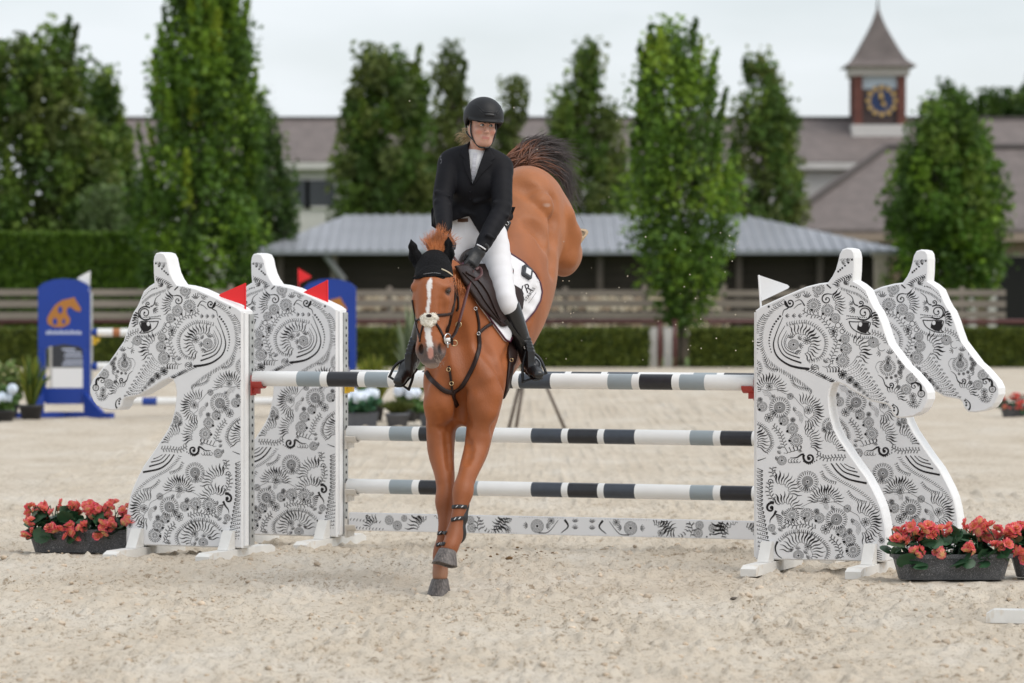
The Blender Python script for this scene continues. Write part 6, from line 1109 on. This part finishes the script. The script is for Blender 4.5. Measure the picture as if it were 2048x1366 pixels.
girth = thing('girth', 'dark brown girth buckled round the horse behind its elbow', 'girth', gp(H, 1018, 740)); gpx = [(1027, 668), (1024, 700), (1020, 735), (1014, 770), (1010, 786)]; p = lay(H, gpx, .002); v, f = ribbon_geo(p, H.grad(p), np.linspace(.07, .09, len(p)), .014); link('band', new_mesh('band', rel(v, girth), f, m_leather, True), girth)
strap('edge', [(1034, 680), (1030, 705), (1024, 735), (1018, 768)], .008, .012, m_black_leather, girth, off=.006); ring('ring', gp(H, 1023, 720, .022), .010, .002, (-.3, -1, 0), m_brass, girth)
# --- stirrups and leathers
for s, A, B_, bar, top in (('L', (1011, 640), (1049, 697), [(1046, 766), (1093, 748)], (1053, 698)), ('R', (846, 650), (823, 715), [(778, 755), (817, 781)], (821, 716))):
    ft = lerp(J['a' + s], J['t' + s], .62); Yt = J['a' + s][1] - (.10 if s == 'L' else .08); t3 = P(*top, Yt)
    stp = thing('stirrup', 'black stirrup iron holding the rider boot ' + ('nearer the saddle pad' if s == 'L' else 'left of the horse muzzle'), 'stirrup', t3)
    b0 = P(*bar[0], ft[1] - (.01 if s == 'L' else .01)); b1 = P(*bar[1], ft[1] + (.0 if s == 'L' else .0))
    m0 = lerp(t3, b0, .5) + np.array([-.012, 0, .0]); m1 = lerp(t3, b1, .5) + np.array([.018, 0, .02])
    if s == 'R': m0 = lerp(t3, b0, .5) + np.array([-.02, 0, .02]); m1 = lerp(t3, b1, .5) + np.array([.022, 0, .0])
    v, f = tube_geo(spline([t3, m0, b0], 12), .0085, 8); link('branch', new_mesh('branch', rel(v, stp), f, m_rubber, True), stp); v, f = tube_geo(spline([t3, m1, b1], 12), .0085, 8); link('branch', new_mesh('branch', rel(v, stp), f, m_rubber, True), stp)
    d = _n(b1 - b0); v, f = ribbon_geo(np.array([b0, lerp(b0, b1, .5), b1]), np.array([np.cross(d, [0, 1.0, 0])] * 3), .055, .012); link('tread', new_mesh('tread', rel(v, stp), f, m_rubber), stp); ring('eye', t3 + UP * .012, .014, .004, (0, -1, 0), m_steel, stp)
    a3 = gp(H, *A, .045) if s == 'L' else P(*A, 22.80); v, f = ribbon_geo(np.array([a3, lerp(a3, t3, .5), t3 + UP * .02]), np.array([[-.3, -1, .2]] * 3), .022, .004); link('leather', new_mesh('leather', rel(v, stp), f, m_black_leather), stp)
# --- breastplate
bp_ = thing('breastplate', 'brown leather breastplate straps across the horse chest', 'breastplate', gp(H, 905, 785))
strap('strap', [(853, 744), (861, 757), (872, 768), (888, 781), (906, 786)], .028, .010, m_leather, bp_); strap('strap', [(906, 786), (924, 772), (938, 750), (950, 725), (958, 694), (957, 667)], .026, .010, m_leather, bp_)
strap('strap', [(957, 667), (957, 645), (951, 617)], .018, .008, m_leather, bp_); strap('strap', [(956, 668), (970, 655), (992, 642)], .018, .008, m_leather, bp_, off=.006); strap('strap', [(906, 784), (908, 798), (914, 812)], .026, .009, m_leather, bp_)
strap('fork', [(898, 732), (901, 752), (903, 770), (905, 784)], .014, .006, m_leather, bp_, off=.004)
for u, vv in ((897, 739), (903, 767)): ring('buckle', gp(H, u, vv, .012), .011, .0025, (-.2, -1, .1), m_brass, bp_)
for u, vv in ((951, 617), (957, 667), (993, 641)): ring('buckle', gp(H, u, vv, .014), .009, .0022, (.2, -1, .1), m_steel, bp_)
# --- fly bonnet with ears
bon = thing('fly_bonnet', 'black crocheted ear bonnet on the horse head', 'bonnet', P(868, 530, 22.1)); O = Body()
O.chain([(P(869, 530, 22.14), .087, .092), (P(868, 545, 22.10), .100, .106), (P(867, 572, 22.05), .112, .118)], HL, k=.03); O.ell(P(862, 560, 21.995), (.080, .055, .06), (HL, -HF, UP), k=.03)
def bcut(p): return np.minimum(p[..., 2] - (P(866, 554, 22)[2] + .018 * np.cos((p[..., 0] - P(866, 554, 22)[0]) * 62) - .012), 1.0)
O.p.append((bcut, P(866, 560, 22) - .25, P(866, 560, 22) + .25, .004, -1)); v, q_ = O.mesh(.005); cap = link('cap', new_mesh('cap', rel(v, bon), q_, m_bonnet, True), bon)
def ear(base, mid, tip, r, front):
    B = Body(); B.cone(base, mid, (r * .8, r * .7), (r, r * .62), HL, k=.02); B.cone(mid, lerp(mid, tip, .6), (r, r * .62), (r * .62, r * .4), HL, k=.02); B.cone(lerp(mid, tip, .6), tip, (r * .62, r * .4), (.004, .004), HL, k=.02)
    f = _n(front); B.cone(lerp(base, mid, .5) + f * r * .75, lerp(mid, tip, .62) + f * r * .55, (r * .55, r * .6), (r * .2, r * .25), np.cross(f, UP), k=.012, op=-1); v, q_ = B.mesh(.0045); return link('ear', new_mesh('ear', rel(v, bon), q_, m_bonnet, True), bon)
ear(P(840, 538, 22.12), P(830, 512, 22.13), P(822, 479, 22.12), .037, (-.75, -.65, 0)); ear(P(893, 532, 22.14), P(896, 508, 22.15), P(897, 474, 22.14), .036, (.55, -.8, 0))
v, f, _ = patch(O, [(826, 559), (834, 545), (848, 533), (866, 529), (884, 534), (898, 545), (906, 553), (898, 555.5), (884, 551.5), (866, 553.5), (848, 553.5), (836, 558)], .006, rings=6, thick=.010, n=60, y1=23); link('veil', new_mesh('veil', rel(v, bon), f, m_bonnet, True), bon)
for i, u in enumerate(np.linspace(848, 880, 17)):
    p = gp(O, u, 549 - 3.2 * math.sin((u - 845) / 14), .009); bm = bmesh.new(); bmesh.ops.create_icosphere(bm, subdivisions=1, radius=.0022); vv = np.array([x.co[:] for x in bm.verts]); ff = [[x.index for x in q.verts] for q in bm.faces]; bm.free(); link('rhinestone', new_mesh('rhinestone', rel(vv + p, bon), ff, m_steel), cap)
p = lay(O, [(883, 538), (894, 543), (905, 551)], .007); v, f = tube_geo(p, .0042, 6); link('piping', new_mesh('piping', rel(v, bon), f, mat('gold_cord', (.62, .55, .40), .4), True), bon)
# --- bridle
br = thing('bridle', 'dark brown leather bridle with sheepskin nose pad and reins', 'bridle', P(865, 640, 21.95))
strap('cheekpiece', [(907, 556), (911, 580), (908.5, 605), (901, 636), (894, 664)], .020, .006, m_leather, br); strap('cheekpiece', [(825, 600), (829, 625), (833, 650), (840, 676)], .014, .006, m_leather, br)
strap('throatlatch', [(909, 572), (915, 592), (916, 614), (913, 622)], .013, .006, m_leather, br); strap('noseband', [(904, 627), (892, 629.5), (878, 630.5), (866, 631.5)], .017, .007, m_leather, br); strap('noseband', [(831, 643), (837, 639.5), (846, 635.5)], .013, .007, m_leather, br)
strap('flash_strap', [(862, 636), (872, 648), (881, 662), (887, 676), (889, 688)], .015, .006, m_leather, br); strap('flash_strap', [(850, 642), (845, 655), (841, 672), (840, 684)], .011, .006, m_leather, br)
nw = Body()
for u, vv, r in ((846, 638, .018), (852, 634, .020), (858, 635, .021), (866, 633, .020), (871, 636, .016), (853, 645, .022), (860, 648, .019), (867, 643, .016), (848, 645, .016)): nw.ell(gp(H, u, vv, .004), r, k=.008)
v, q_ = nw.mesh(.004); dd = RNG.normal(0, .0016, v.shape); wool = link('sheepskin', new_mesh('sheepskin', rel(v + dd, br), q_, m_fleece, True), br)
fz = []
for i in range(420):
    p = v[RNG.integers(len(v))]; g = nw.grad(p[None])[0]; fz.append(np.array([p, p + g * .003 + RNG.normal(0, .0015, 3), p + g * .006 + RNG.normal(0, .003, 3)]))
fv_, ff_ = hair(fz, .0014); link('wool', new_mesh('wool', rel(fv_, br), ff_, m_fleece), wool)
p = gp(nw, 858, 631.5, .002); bm = bmesh.new(); bmesh.ops.create_icosphere(bm, subdivisions=2, radius=.013); vv = np.array([x.co[:] for x in bm.verts]) * np.array((1.3, .5, .8)); ff = [[x.index for x in q.verts] for q in bm.faces]; bm.free(); link('knot', new_mesh('knot', rel(vv + p, br), ff, m_leather, True), br)
bit = gp(H, 893, 678, .012); ring('bit_ring', bit + np.array([.006, 0, 0]), .030, .0045, (.8, -.6, 0), m_steel, br); v, f = tube_geo([bit + np.array([-.012, -.01, -.006]), bit + np.array([.022, -.01, -.003])], .011, 12); link('bit_guard', new_mesh('bit_guard', rel(v, br), f, mat('white_rubber', (.75, .74, .72), .5), True), br)
v, f = tube_geo([bit + np.array([.004, -.012, -.01]), bit + np.array([.008, -.012, -.05])], .006, 8); link('bit_shank', new_mesh('bit_shank', rel(v, br), f, m_steel, True), br)
bit2 = P(841, 682, 21.93); ring('bit_ring', bit2, .028, .004, (-.9, -.4, 0), m_steel, br)
r0 = bit + np.array([.026, -.005, .0]); r1 = P(918, 646, 22.00); r2 = P(933, 591, 22.11); r3 = P(946, 543, 22.35)
def belt(name, pts, w, t, mt, nr=(-.3, -1, .1), n=20): q = spline(pts, n); v, f = ribbon_geo(q, np.tile(np.array(nr, float), (n, 1)), w, t); return link(name, new_mesh(name, rel(v, br), f, mt, True), br)
belt('rein', [r0, P(911, 665, 21.96), r1], .020, .007, m_leather); belt('rein', [r1, r2, r3], .017, .006, m_maroon_leather); ring('buckle', P(917, 649, 22.005), .016, .003, (-.3, -1, .1), m_brass, br); ring('buckle', P(909, 686, 21.93), .016, .0025, (.2, -1, .1), m_brass, br)
belt('rein', [r0, P(905, 690, 21.94), P(904, 676, 21.92)], .012, .005, m_leather)
belt('rein', [P(951, 540, 22.37), P(960, 536, 22.38), P(963, 549, 22.32), P(951, 559, 22.30), P(936, 556, 22.30), P(926, 542, 22.33), P(925, 530, 22.42)], .016, .006, m_maroon_leather, n=40)
belt('rein', [P(925, 530, 22.42), P(915, 524, 22.46), P(905, 512, 22.46), P(896, 500, 22.42)], .016, .006, m_maroon_leather, nr=(0, -.6, .8))
belt('rein', [bit2 + np.array([-.01, 0, 0]), P(836, 640, 22.1), P(858, 560, 22.3), P(889, 502, 22.41)], .016, .006, m_leather)
# --- tendon boots
def tendon(label, cannon, fet, wd, straps):
    t = thing('tendon_boot', label, 'leg boot', cannon[-1]); B = Body()
    for a, b in zip(cannon[:-1], cannon[1:]): B.cone(a + np.array([.006, .020, 0]), b + np.array([.006, .020, 0]), (wd, .040), (wd, .042), HL, k=.02)
    B.ell(fet + np.array([.012, .030, 0]), (wd * 1.15, .05, .05), (HL, -HF, UP), k=.03)
    mid = lerp(cannon[0], cannon[-1], .5); B.cut(mid + HF * .018, HF)                        # open in front
    v, q_ = B.mesh(.0045); sh = link('shell', new_mesh('shell', rel(v, t), q_, m_rubber, True), t)
    for a, b in straps:
        p = lay(H, [a, ((a[0] + b[0]) / 2, (a[1] + b[1]) / 2 - 1), b], .002, 7); v, f = ribbon_geo(p, H.grad(p), .022, .006); st = link('strap', new_mesh('strap', rel(v, t), f, m_rubber, True), t)
        for i in (2, 4):
            c_ = p[i]; g_ = H.grad(c_[None])[0]; tn = _n(p[min(i + 1, 6)] - p[i - 1]); v, f = ribbon_geo(np.array([c_ + g_ * .007 - tn * .006 - UP * .005, c_ + g_ * .007 + tn * .006 + UP * .005]), np.array([g_, g_]), .004, .0012); link('mark', new_mesh('mark', rel(v, t), f, m_pad), st)
    return t
tendon('black tendon boot with two straps on the raised foreleg', [P(924, 1010, 21.97), P(919, 1036, 21.94), P(913, 1062, 21.92), P(910, 1074, 21.91)], P(912, 1070, 21.92), .037, [((905, 1014), (933, 1014)), ((903, 1040), (926, 1036))])
tendon('black tendon boot on the lower foreleg touching the sand', [P(890, 1058, 22.115), P(887, 1080, 22.09), P(884, 1100, 22.07), P(881, 1116, 22.05)], P(882, 1108, 22.06), .037, [((876, 1067), (893, 1066)), ((873, 1090), (890, 1088))])
# ================================================================== flower troughs, loose stand, clods, flying sand
m_trough = mat('granite_grey_trough', (.062, .064, .068), .6, var=.1, scale=30, col2=(.34, .34, .35), det=2, lo=.58, hi=.66); m_trough.node_tree.nodes['Noise Texture'].inputs['Scale'].default_value = 260
def petal_flower(seed, rad):
    rg = np.random.default_rng(seed); V, F, C = [], [], []
    for layer, (np_, r0, tilt, cc) in enumerate(((7, 1.0, .25, 0), (6, .78, .7, .35), (5, .5, 1.15, .75))):
        for i in range(np_):
            t = 2 * math.pi * (i + .5 * layer) / np_ + rg.normal(0, .12); d = np.array([math.cos(t), math.sin(t), 0]); s_ = np.array([-d[1], d[0], 0]); L_ = rad * r0 * rg.uniform(.85, 1.1); up = np.array([0, 0, 1.0]); ax_ = _n(d * math.cos(tilt) + up * math.sin(tilt)); nn = np.cross(ax_, s_); b = len(V)
            for (u, w_, z) in ((0.02, .10, 0), (.4, .36, .06), (.75, .46, .02), (1.0, .22, -.08)):
                for q in (-1, 0, 1): V.append(ax_ * L_ * u + s_ * L_ * w_ * q + nn * (-(z + .10 * (q * q)) * L_)); C.append(lerp((.95, .62, .26), (.86, .060, .20) if rg.random() < .7 else (.92, .24, .20), float(np.clip(u * 1.25 - .12 - cc * .45 + rg.normal(0, .16), 0, 1))))
            F += [(b + r * 3 + q, b + r * 3 + q + 1, b + r * 3 + q + 4, b + r * 3 + q + 3) for r in range(3) for q in range(2)]
    me = new_mesh('flower', V, F, m_petal, True); set_col(me, np.clip(np.array(C), .01, .9)); return me
m_petal = mat('begonia_petals', (.8, .1, .1), .5, attr='pigment', trans=.25); m_bleaf = mat('begonia_leaf', (.032, .090, .040), .42, var=.35, scale=25, trans=.12)
FLW = [petal_flower(s, r) for s, r in ((1, .034), (2, .030), (3, .037), (4, .027))]
def begonia_leaf():
    V = [(0, 0, 0)]; 
    for r in (.5, 1):
        for a_ in np.linspace(-150, 150, 11): rr = r * .052 * (1.05 + .35 * math.cos(math.radians(a_))) * (1 + .06 * math.sin(math.radians(a_ * 5))); V.append((rr * math.cos(math.radians(a_)), rr * math.sin(math.radians(a_)), -.010 * r * r + .006 * abs(math.sin(math.radians(a_))) * r))
    F = [(0, i, i + 1) for i in range(1, 11)] + [(i, i + 11, i + 12, i + 1) for i in range(1, 11)]; return new_mesh('leaf', V, F, m_bleaf, True)
BLEAF = begonia_leaf()
def trough(label, c, yaw, L_, seed, nf=40, nl=110):
    rg = np.random.default_rng(seed); r = thing('flower_trough', label, 'flower trough', c, yaw, 'troughs of red begonias'); mb = MB(); h_ = .155
    sec = [(.088, 0), (.112, .128), (.124, .130), (.124, h_), (.112, h_), (.104, .12)]; V, F = [], []
    for w_, z in sec:
        e = L_ / 2 - (.124 - w_) * 1.4; c_ = .03
        V += [(-e + c_, -w_, z), (e - c_, -w_, z), (e, -w_ + c_, z), (e, w_ - c_, z), (e - c_, w_, z), (-e + c_, w_, z), (-e, w_ - c_, z), (-e, -w_ + c_, z)]
    for i in range(len(sec) - 1): F += [(i * 8 + j, i * 8 + (j + 1) % 8, i * 8 + 8 + (j + 1) % 8, i * 8 + 8 + j) for j in range(8)]
    F += [tuple(range(7, -1, -1)), tuple(40 + j for j in range(8))]; tb = link('trough', new_mesh('trough', V, F, m_trough), r)
    for i in range(nl):
        x = rg.uniform(-.5, .5) * L_ * 1.02; y = rg.uniform(-.14, .10); z = h_ + rg.uniform(-.02, .13) * (1 - .5 * abs(y) / .14) - (.05 if y < -.11 else 0); o = link('leaf', BLEAF, r, (x, y, z)); o.rotation_euler = (rg.normal(.55 if y < 0 else -.1, .45), rg.normal(0, .4), rg.uniform(0, 6.28)); s_ = rg.uniform(.7, 1.2); o.scale = (s_, s_, s_)
    for i in range(nf):
        cl_ = rg.integers(0, 11); x = (-.48 + .096 * cl_) * L_ + rg.normal(0, .028); top = rg.random() < .75; y = rg.uniform(-.10, .08) if top else rg.uniform(-.17, -.13); z = h_ + (rg.uniform(.09, .175) if top else rg.uniform(-.03, .07)) - .25 * max(0, abs(x) / L_ - .40)
        for k in range(4):
            o = link('flower', FLW[rg.integers(4)], r, (x + rg.normal(0, .026), y + rg.normal(0, .012), z + rg.normal(0, .016))); o.rotation_euler = (rg.normal(.75, .35), rg.normal(0, .45), rg.uniform(0, 6.28))
    mb = MB()
    for i in range(26): x = rg.uniform(-.47, .47) * L_; mb.tube(spline([(x, rg.uniform(-.06, .06), h_ - .03), (x + rg.normal(0, .02), rg.uniform(-.07, .06), h_ + .06), (x + rg.normal(0, .03), rg.uniform(-.08, .06), h_ + .15)], 4), .0035, 4)
    stuff(mb.build('stems', m_bleaf, r)); MB().box(-L_ / 2 + .05, L_ / 2 - .05, -.10, .10, h_ - .035, h_ - .015).build('soil', mat('dark_soil', (.03, .022, .016), .95), r); return r
kl = 25.1 / FPX; trough('grey trough of red begonias beside the nearer left wing', (((62 + 276) / 2 - 1024) * kl * 1.02, 25.56, .0), math.radians(-6), .74, 11)
kr = 23.05 / FPX; trough('grey trough of red begonias in front of the right wings', (((1787 + 2024) / 2 - 1024) * kr, 23.12, .004), math.radians(2), .72, 12, 40)
trough('grey trough of red begonias cut by the right photo edge', ((2142 - 1024) * 23.2 / FPX, 23.3, .004), math.radians(-3), .72, 13); trough('far trough of red begonias at the right photo edge', ((2045 - 1024) * 52.5 / FPX, 52.5, 0), 0, .62, 14, 26, 60)
# the corner of another white stand at the right edge
st = thing('white_stand', 'white jump stand foot at the lower right photo edge', 'jump stand', G(2075, 1247)); ft = foot_mesh(1).build('foot', m_beam, st, loc=(0, 0, .004)); ft.rotation_euler = (0, 0, math.radians(-100)); ft.scale = (1.1, .6, 1.05); MB().box(-.03, .25, -.05, .05, .08, 1.6, 0, .01).build('upright', m_edge, st, loc=(.05, 0, 0))
# droppings and clods
def clods(name, label, cat, pts, sizes, mt, flat=.55):
    V, F, b_ = [], [], 0; bm = bmesh.new(); bmesh.ops.create_icosphere(bm, subdivisions=2, radius=1); bv = np.array([x.co[:] for x in bm.verts]); bf = np.array([[x.index for x in q.verts] for q in bm.faces]); bm.free()
    for p, s_ in zip(pts, sizes): q = bv * (1 + RNG.normal(0, .16, (len(bv), 1))) * s_ * np.array([1, RNG.uniform(.7, 1.1), flat]); V.append(q + p); F.append(bf + b_); b_ += len(bv)
    o = link(name, new_mesh(name, np.vstack(V), np.vstack(F), mt, True)); o['label'] = label; o['category'] = cat; return stuff(o)
gz = lambda p: np.array([p[0], p[1], float(sand_h(np.array(p[0]), np.array(p[1]))) - .010])
pts = [gz(G(u, v)) for u, v in [(1018, 1124), (1058, 1118), (1050, 1112), (1063, 1120), (930, 1108), (968, 1106), (990, 1102), (1035, 1104), (1085, 1106), (1092, 1110), (1046, 1107), (960, 1104), (1105, 1112), (811, 1109)] + [(RNG.uniform(920, 1110), RNG.uniform(1098, 1120)) for _ in range(60)]]
clods('droppings', 'brown horse droppings scattered on the sand under the jump', 'droppings', pts, [.024, .020, .014, .012] + [.011] * 10 + list(RNG.uniform(.004, .010, 60)), mat('droppings', (.16, .09, .035), .9, var=.4, scale=40))
pts = [gz((RNG.uniform(-3.6, 3.6), 17 + 9 * RNG.random() ** 1.2)) for _ in range(2600)]; clods('sand_clods', 'small loose lumps of sand on the arena', 'sand', pts, np.minimum(RNG.exponential(.0055, 2600) + .003, .022), mat('sand_clod', (.47, .37, .27), .95, var=.4, scale=12, col2=(.60, .50, .39)), .7)
pts = [gz(G(u, v)) + np.array([0, 0, .004]) for u, v in ((1470, 1193), (1500, 1192))]; clods('dark_clods', 'two flat dark stones on the sand at the right', 'stone', pts, [.03, .018], mat('stone', (.12, .10, .08), .9), .3)
pts = [P(u, v, Y) for u, v, Y in zip(np.r_[RNG.uniform(1120, 1480, 46), RNG.uniform(700, 1560, 22)], np.r_[RNG.uniform(430, 740, 46), RNG.uniform(200, 760, 22)], RNG.uniform(22.6, 24.6, 68))]; clods('flying_sand', 'specks of sand thrown up in the air around the horse', 'sand', pts, RNG.uniform(.0018, .0042, 68), mat('dry_sand_speck', (.70, .62, .50), .9), 1.0)
